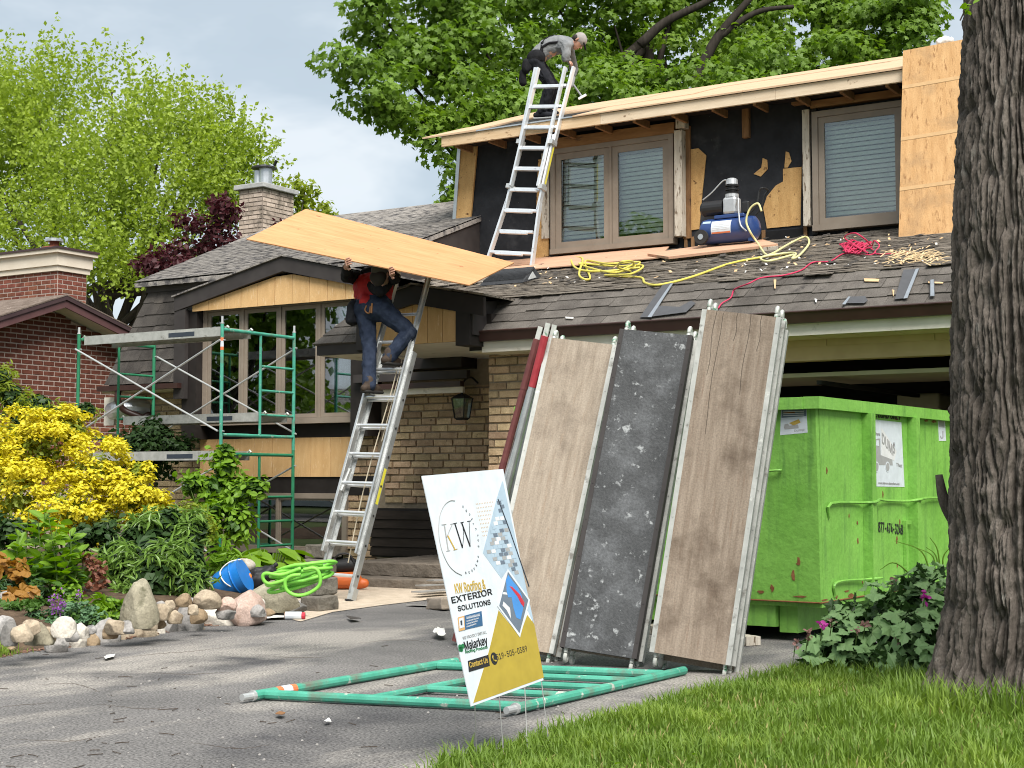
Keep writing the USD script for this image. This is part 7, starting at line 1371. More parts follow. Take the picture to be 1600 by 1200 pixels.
# ------------------------------------------------------------------ things on the low roof
RN = np.array([0, -sl, 1.0]) / math.hypot(1, sl)
onR = lambda x, y, off=0.012: onplane(x, y, np.array([0, SK1[0], SK1[1]]) + RN * off, RN)
SKN = np.cross([1, 0, 0], [0, SK1[0] - SK0[0], SK1[1] - SK0[1]]); SKN = SKN / np.linalg.norm(SKN); SKN = SKN if SKN[2] > 0 else -SKN
onK = lambda x, y, off=0.014: onplane(x, y, np.array([0, SK0[0], SK0[1]]) + SKN * off, SKN)
def laid(name, pts, t, mt, label, cat_, on_=onR, off=.03, n=RN): return obj(name, flat([on_(x, y, off) for x, y in pts], n, t), mt, None, label, cat_)
laid('plywood_strip', [(742, 412), (1046, 386), (1030, 404), (836, 421), (742, 428)], .014, 'pink_ply', 'long pinkish plywood strip lying along the foot of the upper wall', 'plywood strip')
laid('plywood_strip', [(1012, 400), (1090, 388), (1192, 378), (1216, 385), (1045, 405)], .03, 'pink_ply', 'plywood offcut lying under the blue air compressor', 'plywood strip', off=.045)
laid('timber_strip', [(1036, 403), (1216, 387), (1216, 391), (1040, 408)], .05, 'old_stud', 'pale timber strip under the front edge of the compressor offcut', 'timber', off=.004)
# compressor
plain('tank_blue', (0.018, 0.045, 0.155), .35, 0, .5, coat=.3); plain('pump_silver', (0.52, 0.53, 0.54), .4, .6); plain('pump_black', (0.015, 0.015, 0.016), .5); plain('wheel_black', (0.02, 0.02, 0.02), .8)
a, b = onR(1100, 371, .25), onR(1180, 367, .25); ax = np.array([1.0, 0, 0]); cA = onplane(1096, 363, (0, 16.75, 0), (0, 1, 0)); cB = onplane(1186, 355, (0, 16.75, 0), (0, 1, 0)); cB = np.array([cB[0], 16.75, cA[2] + .015]); rT_ = .155
zb_ = roof_z(16.75) + .09
cA[2] = cB[2] = max(zb_ + rT_ + .01, cA[2] - .02); L_t = cB[0] - cA[0]
K = thing('air_compressor', 'blue tank air compressor with silver pump standing on the low roof', 'air compressor', ((cA[0] + cB[0]) / 2, 16.75, zb_))
u_ = np.array([0, .02, .05, .1, .15]) ; prof = [(0, .02), (.015, .10), (.05, .145), (.10, rT_)]
pts = [(cA[0] + x, r_) for x, r_ in prof] + [(cB[0] - x, r_) for x, r_ in prof[::-1]]
obj('tank', tube([(x, 16.75, cA[2]) for x, _ in pts], [r_ for _, r_ in pts], 28), 'tank_blue', K, smooth=40)
at_ = lambda t: cA[0] + L_t * t
obj('saddle', rbox(at_(.28), at_(.80), 16.65, 16.85, cA[2] + rT_ - .02, cA[2] + rT_ + .025, .01), 'tank_blue', K)
obj('pump', cat([rbox(at_(.42), at_(.66), 16.66, 16.84, cA[2] + rT_ + .03, cA[2] + rT_ + .24, .03), cyl((at_(.54), 16.75, cA[2] + rT_ + .24), (at_(.54), 16.75, cA[2] + rT_ + .28), .085, 14)]), 'pump_silver', K)
obj('cylinder_fins', cat([cyl((at_(.54), 16.75, cA[2] + rT_ + .28 + .024 * k), (at_(.54), 16.75, cA[2] + rT_ + .294 + .024 * k), .085 if k % 2 == 0 else .07, 16) for k in range(5)]), 'pump_black', K)
obj('air_filter', tube([(at_(.54), 16.75, cA[2] + rT_ + .40), (at_(.54), 16.75, cA[2] + rT_ + .46), (at_(.54), 16.75, cA[2] + rT_ + .475)], [.075, .07, .05], 16), 'pump_silver', K)
obj('motor', tube([(at_(.02), 16.75, cA[2] + rT_ + .13), (at_(.06), 16.75, cA[2] + rT_ + .13), (at_(.41), 16.75, cA[2] + rT_ + .13)], [.075, .095, .095], 18), 'pump_black', K)
obj('outlet_pipe', tube(curve([(at_(.66), 16.66, cA[2] + rT_ + .12), (at_(.72), 16.62, cA[2] + rT_ + .2), (at_(.74), 16.6, cA[2] + rT_ + .02), (at_(.78), 16.58, cA[2] + .02), (at_(.88), 16.58, cA[2] - .06)], 20), .009, 6), 'pump_silver', K)
obj('regulator', rbox(at_(.74), at_(.86), 16.69, 16.79, cA[2] + rT_ + .03, cA[2] + rT_ + .17, .015), 'pump_black', K)
hx = at_(.97); obj('handle', tube(curve([(hx - .12, 16.68, cA[2] + .12), (hx + .02, 16.68, cA[2] + .26), (hx + .06, 16.68, cA[2] + .42), (hx + .10, 16.68, cA[2] + .46), (hx + .10, 16.86, cA[2] + .46), (hx + .05, 16.86, cA[2] + .40), (hx, 16.86, cA[2] + .25), (hx - .12, 16.84, cA[2] + .12)], 40), .013, 8), 'pump_black', K)
obj('fuel_line', tube(curve([(at_(.5), 16.72, cA[2] + rT_ + .45), (at_(.40), 16.72, cA[2] + rT_ + .45), (at_(.22), 16.7, cA[2] + rT_ + .32), (at_(.06), 16.7, cA[2] + rT_ + .24)], 16), .008, 6), 'pump_silver', K)
for s in (-1, 1): w_ = obj('wheel', cyl((at_(.10), 16.75 + s * .15, zb_ + .085), (at_(.10), 16.75 + s * .19, zb_ + .085), .088, 20), 'wheel_black', K); obj('hub', cyl((at_(.10), 16.75 + s * .192, zb_ + .085), (at_(.10), 16.75 + s * .197, zb_ + .085), .035, 14), 'galvanised', w_)
obj('foot', box(at_(.86), at_(.92), 16.66, 16.84, zb_, cA[2] - rT_ + .03), 'tank_blue', K)
th_ = np.linspace(-.25, .85, 8); lab = lambda x0, x1, t0, t1, rr: gridmesh(np.array([[(x, 16.75 - rr * math.cos(t), cA[2] + rr * math.sin(t)) for t in np.linspace(t0, t1, 8)] for x in (x0, x1)]))
obj('data_plate', lab(at_(.26), at_(.60), -.35, .72, rT_ + .0015), 'print_white', K); obj('data_print', lab(at_(.27), at_(.59), -.34, -.22, rT_ + .003), 'sticker_orange', K)
for q in range(5): obj('print_line', lab(at_(.29), at_(.57 - .03 * (q % 2)), -.05 + q * .13, -.02 + q * .13, rT_ + .003), 'print_pale', K)
obj('maker_plate', lab(at_(.10), at_(.24), .55, .8, rT_ + .0015), 'print_steel', K)
# hoses and cords
sym('hose_yellow', (0.60, 0.52, 0.10), .45); sym('hose_pale', (0.60, 0.57, 0.28), .45); sym('cord_red', (0.50, 0.03, 0.09), .5); sym('cord_dull', (0.24, 0.06, 0.07), .6)
r = np.random.default_rng(31)
coil = [(1000, 392), (985, 402), (998, 414), (1003, 398), (990, 390)]
path = [onR(x, y, .03 + .02 * (i % 3)) for i, (x, y) in enumerate([(1000, 418), (940, 424), (902, 420), (893, 405), (910, 404), (905, 430), (922, 435), (915, 408), (950, 412), (1000, 410), (960, 426), (905, 412), (960, 416), (1004, 415), (985, 428), (945, 430)])]
path += [onR(x, y, .02) for x, y in [(975, 432), (1002, 434), (1008, 442), (1030, 445), (1080, 433), (1140, 412), (1190, 402), (1235, 396)]]
obj('air_hose', tube(curve(path, 260), .0125, 8), 'hose_yellow', None, 'tangled yellow air hose on the low roof below the left upper window', 'hose', smooth=True)
path = [onplane(x, y, (0, 16.55, 0), (0, 1, 0)) for x, y in [(1190, 330), (1184, 318), (1172, 326), (1166, 345), (1172, 362), (1184, 380)]] + [onR(x, y, .05) for x, y in [(1196, 397), (1207, 396), (1235, 380), (1258, 370), (1264, 380), (1250, 398), (1238, 404), (1243, 396), (1225, 396), (1190, 402), (1200, 408), (1240, 398)]]
obj('air_hose', tube(curve(path, 220), .0125, 8), 'hose_pale', None, 'pale yellow air hose looping from the compressor handle', 'hose', smooth=True)
loop = [np.array(onplane(x, y, (0, 16.0, 0), (0, 1, 0))) for x, y in [(970, 425), (962, 402), (975, 392), (990, 396), (990, 412), (975, 425)]]
obj('hose_loop', tube(curve([onR(960, 424, .02)] + [onR(x, y, .05) for x, y in [(975, 420), (990, 412)]] + [onR(985, 408, .22), onR(970, 410, .24), onR(966, 418, .12), onR(985, 424, .02)], 60), .0125, 8), 'hose_yellow', None, 'single standing loop at the right end of the tangled yellow hose', 'hose', smooth=True)
path = []
for i in range(34):
    t_ = i / 33; path.append(onR(1335 + 30 * math.cos(i * 1.9) * r.uniform(.3, 1.0), 386 + 12 * math.sin(i * 2.3) * r.uniform(.3, 1), .02 + .05 * r.uniform(0, 1)))
path += [onR(x, y, .02) for x, y in [(1360, 398), (1320, 396), (1297, 408), (1270, 410), (1252, 422), (1225, 430), (1190, 434), (1170, 443)]] + [onK(x, y, .03) for x, y in [(1148, 452), (1142, 465), (1128, 474), (1122, 482)]]
obj('red_cord', tube(curve(path, 330), .0075, 6), 'cord_red', None, 'tangled red extension cord on the low roof below the right upper window', 'cord', smooth=True)
obj('red_cord', tube(curve([onR(x, y, o) for x, y, o in [(1352, 392, .02), (1320, 372, .12), (1335, 364, .2), (1352, 374, .12), (1362, 384, .03), (1366, 376, .1), (1374, 384, .06), (1368, 396, .02), (1400, 396, .02), (1420, 393, .02)]], 80), .0075, 6), 'cord_red', None, 'loose red cord loops standing above the red tangle', 'cord', smooth=True)
# wedge at the ladder's foot
q = [onR(x, y, .012) for x, y in ((716, 454), (824, 441), (846, 430), (800, 421))]
mat('black_plastic', (0.014, 0.015, 0.017), (0.03, 0.031, 0.034), scale=30, rough=.6, bump=.8, bscale=60, spec=.4, bdist=.01)
x0, x1 = onR(730, 452)[0], onR(830, 438)[0]; ya = onR(824, 441)[1]; yb = ya + .42
wz = lambda y, h: roof_z(y) + h
Wd_ = thing('roof_wedge', 'black ribbed plastic roof wedge under the folding ladder', 'roof wedge', ((x0 + x1) / 2, ya, roof_z(ya)))
obj('body', hexa([(x0, ya, wz(ya, .015)), (x1, ya, wz(ya, .015)), (x1, yb, wz(yb, .015)), (x0, yb, wz(yb, .015))], [(x0 + .02, ya + .04, wz(ya, .055)), (x1 - .02, ya + .04, wz(ya, .055)), (x1 - .06, yb - .08, wz(yb, .14)), (x0 + .06, yb - .08, wz(yb, .14))]), 'black_plastic', Wd_)
for k in range(9):
    t0 = k / 9; yy = ya + .05 + (yb - ya - .14) * t0; obj('rib', hexa([(x0 + .03, yy, wz(yy, .05 + .085 * t0)), (x1 - .03, yy, wz(yy, .05 + .085 * t0)), (x1 - .03, yy + .016, wz(yy, .054 + .085 * t0)), (x0 + .03, yy + .016, wz(yy, .054 + .085 * t0))], [(x0 + .03, yy, wz(yy, .068 + .085 * t0)), (x1 - .03, yy, wz(yy, .068 + .085 * t0)), (x1 - .03, yy + .016, wz(yy, .072 + .085 * t0)), (x0 + .03, yy + .016, wz(yy, .072 + .085 * t0))]), 'black_plastic', Wd_)
obj('end_opening', hexa([(x1 + .001, ya + .12, wz(ya + .12, .03)), (x1 + .004, ya + .12, wz(ya + .12, .03)), (x1 + .004, yb - .12, wz(yb - .12, .03)), (x1 + .001, yb - .12, wz(yb - .12, .03))], [(x1 - .02, ya + .15, wz(ya + .12, .055)), (x1 - .015, ya + .15, wz(ya + .12, .055)), (x1 - .03, yb - .15, wz(yb - .12, .1)), (x1 - .035, yb - .15, wz(yb - .12, .1))]), 'pin_metal', Wd_)
# flashing strips, chips
plain('flashing_grey', (0.10, 0.10, 0.105), .5, .4); plain('flashing_edge', (0.42, 0.45, 0.48), .35, .7); plain('chip_wood', (0.55, 0.38, 0.21), .8); plain('splinter', (0.62, 0.46, 0.26), .8); plain('scrap_white', (0.62, 0.61, 0.58), .7)
def strip(pts, label, e=None):
    t = thing('flashing_strip', label, 'flashing', onK(*pts[0]), None); obj('sheet', flat([onK(x, y, .03) for x, y in pts], SKN, .004), 'flashing_grey', t)
    if e: obj('bright_edge', flat([onK(x, y, .036) for x, y in e], SKN, .006), 'flashing_edge', t)
strip([(1000, 496), (1035, 446), (1050, 442), (1016, 496)], 'grey bent metal flashing sliding off the skirt above the black plank', [(1012, 496), (1048, 444), (1052, 443), (1018, 496)])
strip([(1018, 495), (1030, 478), (1062, 480), (1080, 470), (1087, 474), (1072, 488)], 'curled dark flashing scrap resting in the gutter above the black plank')
strip([(1398, 468), (1412, 422), (1437, 420), (1416, 466)], 'grey flashing strip with bright edge on the skirt near the trunk', [(1412, 467), (1431, 421), (1436, 420), (1418, 466)])
strip([(1453, 464), (1453, 438), (1460, 437), (1461, 463)], 'short bright flashing strip closest to the trunk', [(1454, 463), (1454, 438), (1459, 437), (1460, 463)])
strip([(1318, 474), (1326, 464), (1352, 463), (1356, 470), (1350, 474)], 'dark shingle scrap lying in the gutter', [(1316, 476), (1326, 464), (1329, 464), (1321, 476)])
for k, (x, y, w, h, lab_) in enumerate(((1211, 444, 4, 15, 'thin wood chip standing on the skirt above the right plank'), (1362, 438, 24, 5, 'flat orange wood chip on the skirt under the straw pile'), (1396, 458, 3, 10, 'small upright chip by the flashing strip'), (1462, 442, 24, 3, 'pale splinter beside the trunk on the skirt'), (890, 497, 13, 3, 'white stick right of the red pole tops'), (758, 494, 10, 4, 'pale curled scrap at the left end of the skirt'), (1275, 470, 4, 6, 'white scrap over the right plank hooks'))):
    obj('wood_chip', flat([onK(x - w / 2, y - h / 2, .02), onK(x + w / 2, y - h / 2 + 1, .02), onK(x + w / 2 - 1, y + h / 2, .02), onK(x - w / 2 + 1, y + h / 2 - .5, .02)], SKN, .006), 'scrap_white' if 'white' in lab_ else 'chip_wood', None, lab_, 'wood chip')
r = np.random.default_rng(33)
def litter(n, fx, mt, name, label, cat_, ln, wd_, on_=onR, nrm=RN):
    out = []
    for _ in range(n):
        x, y = fx(); p = on_(x, y, .016 + r.uniform(0, .015)); a = r.uniform(0, np.pi); e = unit(np.array([math.cos(a), math.sin(a) , sl * math.sin(a)])) * ln * r.uniform(.3, 1.2); s = unit(np.cross(nrm, e)) * wd_ * r.uniform(.5, 1.3); o = nrm * .004
        tilt = nrm * r.uniform(0, .02); out.append(hexa([p - e - s, p + e - s + tilt, p + e + s + tilt, p - e + s], [p - e - s + o, p + e - s + o + tilt, p + e + s + o + tilt, p - e + s + o]))
    obj(name, cat(out), mt, None, label, cat_, kind='stuff')
litter(150, lambda: (1370 + 110 * r.beta(2, 2), 403 + r.normal(0, 6) - 5 * r.random()), 'splinter', 'wood_splinters', 'heap of pale wood splinters on the low roof below the plywood panel', 'splinters', .075, .006)
litter(90, lambda: (lambda x: (x, 452 - (x - 800) * .060 - r.uniform(2, 58)))(r.uniform(800, 1480)), 'chip_wood', 'roof_litter', 'small wood and shingle scraps scattered over the worn low roof', 'scraps', .026, .012)
litter(130, lambda: (lambda x: (x, 452 - (x - 800) * .060 - r.uniform(2, 58)))(r.uniform(740, 1480)), 'shingle_dark', 'shingle_scraps', 'dark broken shingle pieces scattered over the worn low roof', 'scraps', .06, .03)
litter(60, lambda: (lambda x: (x, 452 - (x - 800) * .060 - r.uniform(2, 58)))(r.uniform(800, 1480)), 'scrap_white', 'pale_scraps', 'pale paper and felt scraps on the worn low roof', 'scraps', .014, .009)
tp2 = atY(1469, 66, 17.6); obj('white_bag', blend([hull((tp2, .05), (tp2 + RIGHT * .10 + ZUP * .02, .05), (tp2 + RIGHT * .05 + ZUP * .03, .05))], .02, 3, .05), 'scrap_white', None, 'crumpled white bag on the roof edge above the tall plywood panel', 'bag', smooth=True)

# ------------------------------------------------------------------ lantern, dryer vent, downspout
lt = atY(722, 636, 14.95); LN = thing('wall_lantern', 'black wall lantern hanging at the entry beside the brick pillar', 'lantern', lt - ZUP * .16)
wv = lambda s, z: [(lt[0] - s, lt[1] - s, lt[2] + z), (lt[0] + s, lt[1] - s, lt[2] + z), (lt[0] + s, lt[1] + s, lt[2] + z), (lt[0] - s, lt[1] + s, lt[2] + z)]
glass('lantern_glass', (.5, .58, .55), 1.5, .1)
obj('roof', hexa(wv(.105, .10), wv(.03, .16)), 'black_metal', LN); obj('base', hexa(wv(.05, -.155), wv(.07, -.13)), 'black_metal', LN)
for sx_, sy_ in ((-1, -1), (1, -1), (1, 1), (-1, 1)): obj('corner_bar', bar((lt[0] + sx_ * .065, lt[1] + sy_ * .065, lt[2] - .13), (lt[0] + sx_ * .09, lt[1] + sy_ * .09, lt[2] + .10), .012, .012), 'black_metal', LN)
obj('glass', hexa(wv(.06, -.128), wv(.085, .098)), 'lantern_glass', LN); obj('arm', tube(curve([(lt[0], lt[1], lt[2] + .16), (lt[0] + .02, lt[1], lt[2] + .30), (lt[0] + .06, lt[1] + .1, lt[2] + .36), (lt[0] + .06, 15.2, lt[2] + .3)], 16), .012, 6), 'black_metal', LN)
vp = atY(190, 640, 15.1); V = thing('dryer_vent', 'silver duct vent beside the downspout on the left brick wall', 'vent', vp - ZUP * .15)
obj('duct', tube(curve([(vp[0] - .12, 15.05, vp[2] - .02), (vp[0] + .05, 15.02, vp[2]), (vp[0] + .2, 15.1, vp[2] + .02), (vp[0] + .3, 15.3, vp[2])], 16), .13, 14), 'galvanised', V); obj('plate', box(vp[0] - .33, vp[0] - .13, 15.08, 15.12, vp[2] - .22, vp[2] + .18), 'cream_trim', V)
dsx = atY(188, 612, 14.9); obj('downspout', tube(curve([(dsx[0], 14.86, 2.42), (dsx[0], 14.86, 2.25), (dsx[0] + .04, 14.95, 2.12), (dsx[0] + .22, 15.1, 2.02), (dsx[0] + .3, 15.22, 1.9), (dsx[0] + .3, 15.24, .1)], 30), .045, 10), 'brown_gutter', None, 'dark brown downspout elbow below the left gutter', 'downspout', smooth=True)

# ------------------------------------------------------------------ things at the steps and the bed's edge
mat('block_stone', (0.10, 0.09, 0.075), (0.20, 0.18, 0.15), scale=8, rough=.95, bump=.9, bscale=36, fine=.3, spots=(0.05, 0.045, 0.04), spot_scale=7, spec=.15)
def block(px0, px1, py_top, py_bot, base_px, label, zb, h, dd=.28, seed=0):
    a, b = atZ(px0, base_px, 0), atZ(px1, base_px, 0); w = np.linalg.norm(b - a)
    m = rough_block(0, max(w * .85, .2), 0, dd, 0, h, seed, .018); obj('concrete_block', place(m, (a[0], a[1], zb), (1, 0, 0), (0, 1, 0), (0, 0, 1)), 'block_stone', None, label, 'concrete block')
block(470, 506, 905, 955, 955, 'lowest concrete block under the green hose at the driveway edge', .0, .13, seed=31); block(468, 505, 905, 955, 953, 'upper concrete block carrying the green hose', .131, .15, seed=32)
block(452, 505, 868, 905, 925, 'long dark block behind the green hose', .18, .15, .4, seed=33); block(476, 520, 845, 870, 922, 'topmost weathered block beside the ladder', .335, .14, .3, seed=34); block(455, 500, 900, 930, 935, 'dark block in the shade behind the hose blocks', .02, .16, .4, seed=35)
# green hose coil
mat('hose_green', (0.15, 0.46, 0.05), (0.24, 0.60, 0.08), scale=9, rough=.5, spots=(0.14, 0.25, 0.08), spot_scale=20, spot_at=(.62, .7))
c = atZ(470, 953, .28); c = np.array([c[0], c[1], .30]) ; c = atD(470, 893, pix(atZ(488, 953, .28))[2]); path = []
r = np.random.default_rng(35)
for i in range(150):
    a = i * .30; w = .17 + .05 * math.sin(i * .21) + r.normal(0, .004); path.append(c + RIGHT * w * math.cos(a) * 1.05 + FLAT * w * .6 * math.sin(a) + ZUP * (.075 * (i / 150) + .05 * math.cos(a * .5 + 1) * 1 + r.normal(0, .002) + .035 * math.cos(a) - .06))
obj('garden_hose', tube(np.array(path), .0125, 7), 'hose_green', None, 'coiled bright green hose lying on the concrete blocks', 'hose', smooth=True)
dC = pix(c)[2] - .2
obj('garden_hose', tube(curve([atD(x, y, dC) for x, y in [(474, 890), (492, 888), (500, 900), (498, 916), (480, 928), (462, 930), (448, 922), (446, 908), (455, 900), (470, 898)]], 70), .0125, 7), 'hose_green', None, 'hanging loop of the green hose in front of the blocks', 'hose', smooth=True)
obj('garden_hose', tube(curve([atD(x, y, dC + .05) for x, y in [(470, 888), (440, 898), (415, 896), (411, 904), (420, 912), (440, 908), (465, 898)]], 60), .0125, 7), 'hose_green', None, 'loose end of the green hose over the olive boulder', 'hose', smooth=True)
# blue bucket
plain('bucket_blue', (0.015, 0.17, 0.52), .35, 0, .5); plain('orange_fabric', (0.68, 0.20, 0.025), .7); plain('bag_black', (0.012, 0.012, 0.013), .6); mat('camo_cloth', (0.30, 0.26, 0.21), (0.50, 0.46, 0.40), scale=30, rough=.9, spots=(0.12, 0.10, 0.08), spot_scale=24)
bd_ = 13.3; ca, cb2 = atD(338, 918, bd_), atD(378, 900, bd_ - .0); axb = unit(cb2 - ca + FLAT * -.03)
BK = thing('blue_bucket', 'bright blue plastic bucket lying on its side on the rocks', 'bucket', ca - ZUP * .12)
Lb = np.linalg.norm(cb2 - ca) + .03; pr = [(0, .02), (.01, .10), (.04, .118), (Lb * .6, .138), (Lb, .15), (Lb + .01, .155)]
obj('body', tube([ca + axb * x for x, _ in pr], [q for _, q in pr], 24), 'bucket_blue', BK, smooth=40)
obj('rim', tube([ca + axb * (Lb * .72), ca + axb * (Lb * .74), ca + axb * (Lb * .76)], [.15, .152, .15], 24), 'bucket_blue', BK); obj('handle', tube(curve([ca + axb * Lb * .9 + UPV * .15, ca + axb * Lb * .5 + UPV * .17 - FLAT * .05, ca + axb * Lb * .2 + UPV * .12 - FLAT * .08, ca + axb * Lb * .45 - FLAT * .16, ca + axb * Lb * .88 - UPV * .12 - FLAT * .05], 24), .006, 6), 'dirty_white', BK)
p = atD(376, 892, bd_ + .1); obj('orange_vest', blend([hull((p, .05), (p + RIGHT * .05 - ZUP * .06, .05), (p - RIGHT * .04 + ZUP * .03, .045))], .02, 3, .05), 'orange_fabric', None, 'crumpled orange fabric behind the blue bucket', 'vest', smooth=True)
p = atD(380, 884, bd_ + .25); obj('patterned_cap', blend([hull((p, .07), (p + RIGHT * .05, .06), (p - RIGHT * .06 - ZUP * .02, .04))], .02, 3, .03), 'camo_cloth', None, 'mottled cap lying above the orange fabric', 'cap', smooth=True)
p = atD(400, 905, bd_ + .2); obj('black_bag', blend([hull((p, .10), (p + RIGHT * .12 + ZUP * .07, .06), (p - RIGHT * .08 - ZUP * .06, .08)), hull((p + RIGHT * .1 + ZUP * .07, .03), (p + RIGHT * .17 + ZUP * .13, .015))], .025, 3, .06), 'bag_black', None, 'black bag slumped between the bucket and the green hose', 'bag', smooth=True)
p = atD(324, 916, bd_); obj('white_helmet', blend([hull((p, .05), (p + ZUP * .04 + RIGHT * .02, .045)), hull((p - ZUP * .03 - RIGHT * .03, .02), (p - ZUP * .05 + RIGHT * .03, .02))], .02, 3, .03), 'scrap_white', None, 'small white wrapped bundle left of the blue bucket', 'bundle', smooth=True)
# white can, paper, plastic
q = atZ(460, 962, .035); t = thing('white_can', 'white spray can with red cap lying by the smooth tan stone', 'spray can', q); obj('can', cyl(q - RIGHT * .075, q + RIGHT * .06, .033, 14), 'print_white', t); obj('red_cap', cyl(q + RIGHT * .061, q + RIGHT * .088, .028, 12), 'print_red', t); obj('base_rim', cyl(q - RIGHT * .08, q - RIGHT * .076, .03, 12), 'leather_tan', t)
def scrap(pts, z, mt, name, label, cat_, t=.003, amp=.02, seed=0):
    r_ = np.random.default_rng(seed); q = [atZ(x, y, z) for x, y in pts]; v, f = flat(q, ZUP, t); m = trimesh.Trimesh(v, f); m = m.subdivide().subdivide(); w = np.array(m.vertices); w[:, 2] += amp * (meshkit.fbm(w * 14 + seed, 3)); obj(name, (w, m.faces), mt, None, label, cat_)
scrap([(402, 966), (420, 960), (432, 962), (446, 964), (444, 967), (415, 968)], .01, 'scrap_white', 'paper_strip', 'white paper strip on the driveway under the tan stone', 'paper', seed=1)
scrap([(676, 996), (684, 988), (693, 990), (697, 998), (688, 1000)], .01, 'scrap_white', 'plastic_scrap', 'crumpled clear plastic on the driveway left of the yard sign', 'plastic', amp=.07, seed=2)
scrap([(162, 1030), (166, 1026), (180, 1025), (178, 1029), (165, 1032)], .006, 'scrap_white', 'litter_scrap', 'small white scrap on the driveway below the rock border', 'litter', seed=3)
scrap([(541, 965), (556, 967), (564, 970), (548, 971)], .012, 'shingle_dark', 'shingle_piece', 'black shingle piece lying before the entry paving', 'shingle', amp=.03, seed=4)
scrap([(506, 1131), (514, 1127), (518, 1130), (510, 1133)], .006, 'scrap_white', 'litter_scrap', 'white pebble-like scrap on the driveway below the lying frame', 'litter', seed=5)
scrap([(430, 1119), (436, 1115), (446, 1117), (441, 1122)], .01, 'leather_tan', 'bark_piece', 'brown bark piece on the driveway below the lying frame', 'bark', seed=6)
# blower behind the ladder
plain('blower_orange', (0.50, 0.11, 0.025), .45); q = atZ(535, 925, .0); q = atZ(532, 922, 0)
BL = thing('leaf_blower', 'orange and black garden blower on the paving behind the ladder', 'leaf blower', q)
obj('engine', blend([hull((q + ZUP * .10 - RIGHT * .12, .085), (q + ZUP * .10 + RIGHT * .14, .09)), hull((q + ZUP * .07 + RIGHT * .14, .07), (q + ZUP * .07 + RIGHT * .25, .05))], .03, 4), 'blower_orange', BL, smooth=True)
obj('frame', blend([hull((q + ZUP * .24 - RIGHT * .08 + FLAT * .06, .07), (q + ZUP * .26 + RIGHT * .10 + FLAT * .06, .08))], .03, 3), 'bag_black', BL, smooth=True)
obj('handle', tube(curve([q + ZUP * .28 - RIGHT * .10, q + ZUP * .37 - RIGHT * .02, q + ZUP * .37 + RIGHT * .09, q + ZUP * .28 + RIGHT * .14], 16), .012, 6), 'bag_black', BL)
# rubbish by the steps
plain('grey_board', (0.26, 0.25, 0.235), .9); plain('tan_block', (0.30, 0.25, 0.20), .9)
for k, (x0, y0, x1, y1, z, lab_) in enumerate(((650, 912, 700, 908, .06, 'lowest grey shingle strip of the scrap heap by the steps'), (655, 905, 705, 902, .10, 'middle grey shingle strip of the scrap heap by the steps'), (672, 900, 712, 898, .14, 'topmost grey shingle strip of the scrap heap by the steps'), (640, 928, 690, 930, .012, 'flat grey board on the driveway before the scrap heap'))):
    a, b = atZ(x0, y0 + 18, z * .5), atZ(x1, y1 + 18, z * .5); a[2] = b[2] = z; obj('scrap_board', bar(a, b, .14, .012, (0, .1, 1)), 'grey_board', None, lab_, 'scrap board')
a = atZ(690, 944, .05); obj('brick_block', place(rough_block(-.14, .14, -.08, .08, -.045, .06, 77), a, (.9, -.4, .05), (.4, .9, 0), (0, .0, 1)), 'tan_block', None, 'tan masonry block on the driveway left of the yard sign', 'block')
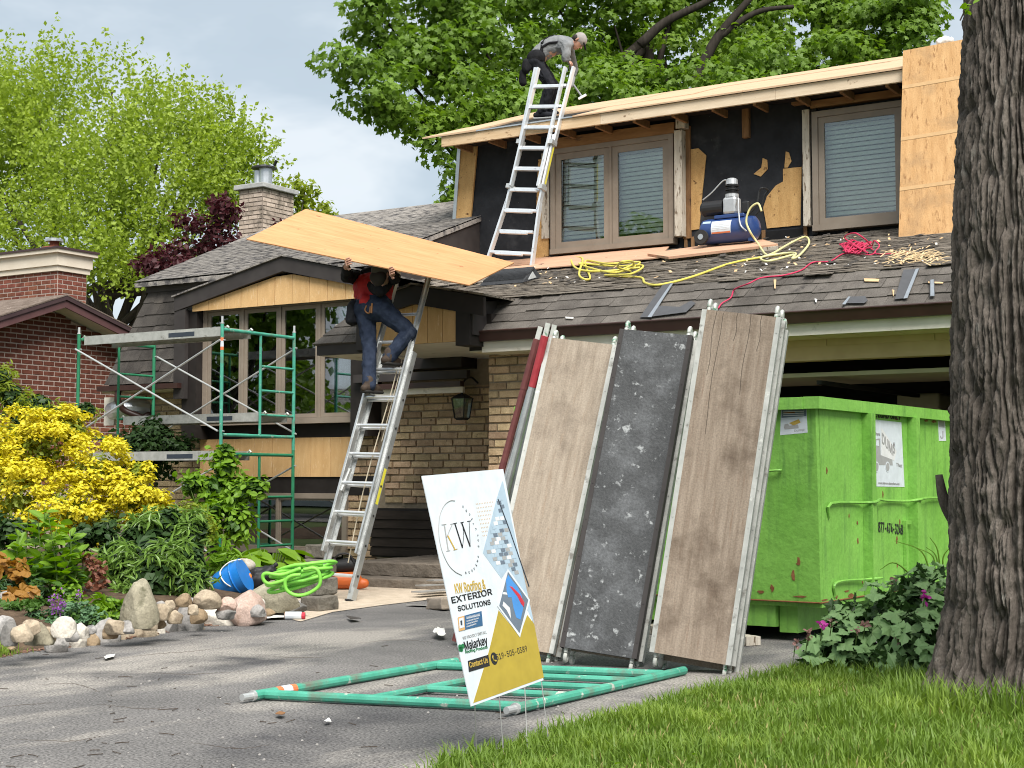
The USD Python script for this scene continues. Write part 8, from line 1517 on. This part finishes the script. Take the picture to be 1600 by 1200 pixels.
# twigs and grit on the driveway
r = np.random.default_rng(36); tw = []
for _ in range(80):
    x, y = r.uniform(0, 950), 1000 + 200 * r.random() ** .8
    if y > 1195 - (x - 600) * .25 - 12 and x > 560: continue
    p = atZ(x, y, .005); a = r.uniform(0, np.pi); e = np.array([math.cos(a), math.sin(a), 0]) * r.uniform(.008, .05); tw.append(tube([p - e, p + r.normal(0, .006, 3) * [1, 1, 0], p + e], .0019, 4))
mat('twig', (0.035, 0.025, 0.018), (0.07, 0.05, 0.035), scale=10, rough=.9); obj('twigs', cat(tw), 'twig', None, 'small twigs and bark bits scattered on the driveway', 'twigs', kind='stuff')
gr = []
for _ in range(160):
    x, y = r.uniform(0, 1000), 985 + 215 * r.random() ** .9
    if y > 1195 - (x - 600) * .25 - 12 and x > 560: continue
    p = atZ(x, y, .003); s = r.uniform(.002, .006); gr.append(hexa([p + [-s, -s, -.002], p + [s, -s * .7, -.002], p + [s * .8, s, -.002], p + [-s, s, -.002]], [p + [-s * .6, -s * .5, s], p + [s * .5, -s * .4, s * .8], p + [s * .4, s * .6, s], p + [-s * .5, s * .5, s * .7]]))
obj('grit', cat(gr), 'rock_grey', None, 'grit and crumbs scattered on the driveway', 'grit', kind='stuff')
ck = []
for q in ([(60, 1070), (110, 1068), (140, 1075), (155, 1082)], [(0, 1105), (30, 1102), (60, 1100), (85, 1097)], [(230, 1050), (290, 1054), (330, 1052), (375, 1050)], [(430, 1026), (470, 1028), (520, 1026)], [(150, 1100), (230, 1108), (260, 1104)], [(20, 1155), (110, 1158), (160, 1150)], [(560, 1005), (620, 1000), (680, 1004)], [(300, 1160), (370, 1170), (420, 1164)], [(180, 1030), (240, 1022), (300, 1018), (360, 1010)]):
    p = curve([atZ(x, y, .0) for x, y in q], 30); p = p + r.normal(0, .006, p.shape) * [1, 1, 0]; ck.append(tube(p, np.r_[np.linspace(.0008, .0022, len(p) // 2), np.linspace(.0022, .0008, len(p) - len(p) // 2)], 5))
obj('cracks', cat(ck), 'twig', None, 'thin dark cracks running across the driveway asphalt', 'cracks', kind='stuff')
# mulch along the rock border and crumbs along the lawn edge
mu = []
for _ in range(900):
    t_ = r.uniform(4.5, 10.2); x = np.interp(t_, el[:, 1], el[:, 0]) + abs(r.normal(0, .05)) - .03; p = np.array([x, t_, .006]); a = r.uniform(0, 2 * np.pi); s = r.uniform(.006, .022); e = np.array([math.cos(a), math.sin(a), r.uniform(-.1, .3)]) * s; w = np.array([-math.sin(a), math.cos(a), 0]) * s * .35
    mu.append(hexa([p - e - w, p + e - w, p + e + w, p - e + w], [p - e - w + [0, 0, .005], p + e - w + [0, 0, .005], p + e + w + [0, 0, .005], p - e + w + [0, 0, .005]]))
mat('mulch', (0.09, 0.045, 0.03), (0.22, 0.13, 0.09), scale=40, rough=.95, vary=.3); obj('mulch', cat(mu), 'mulch', None, 'reddish bark mulch spilled along the foot of the rock border', 'mulch', kind='stuff')
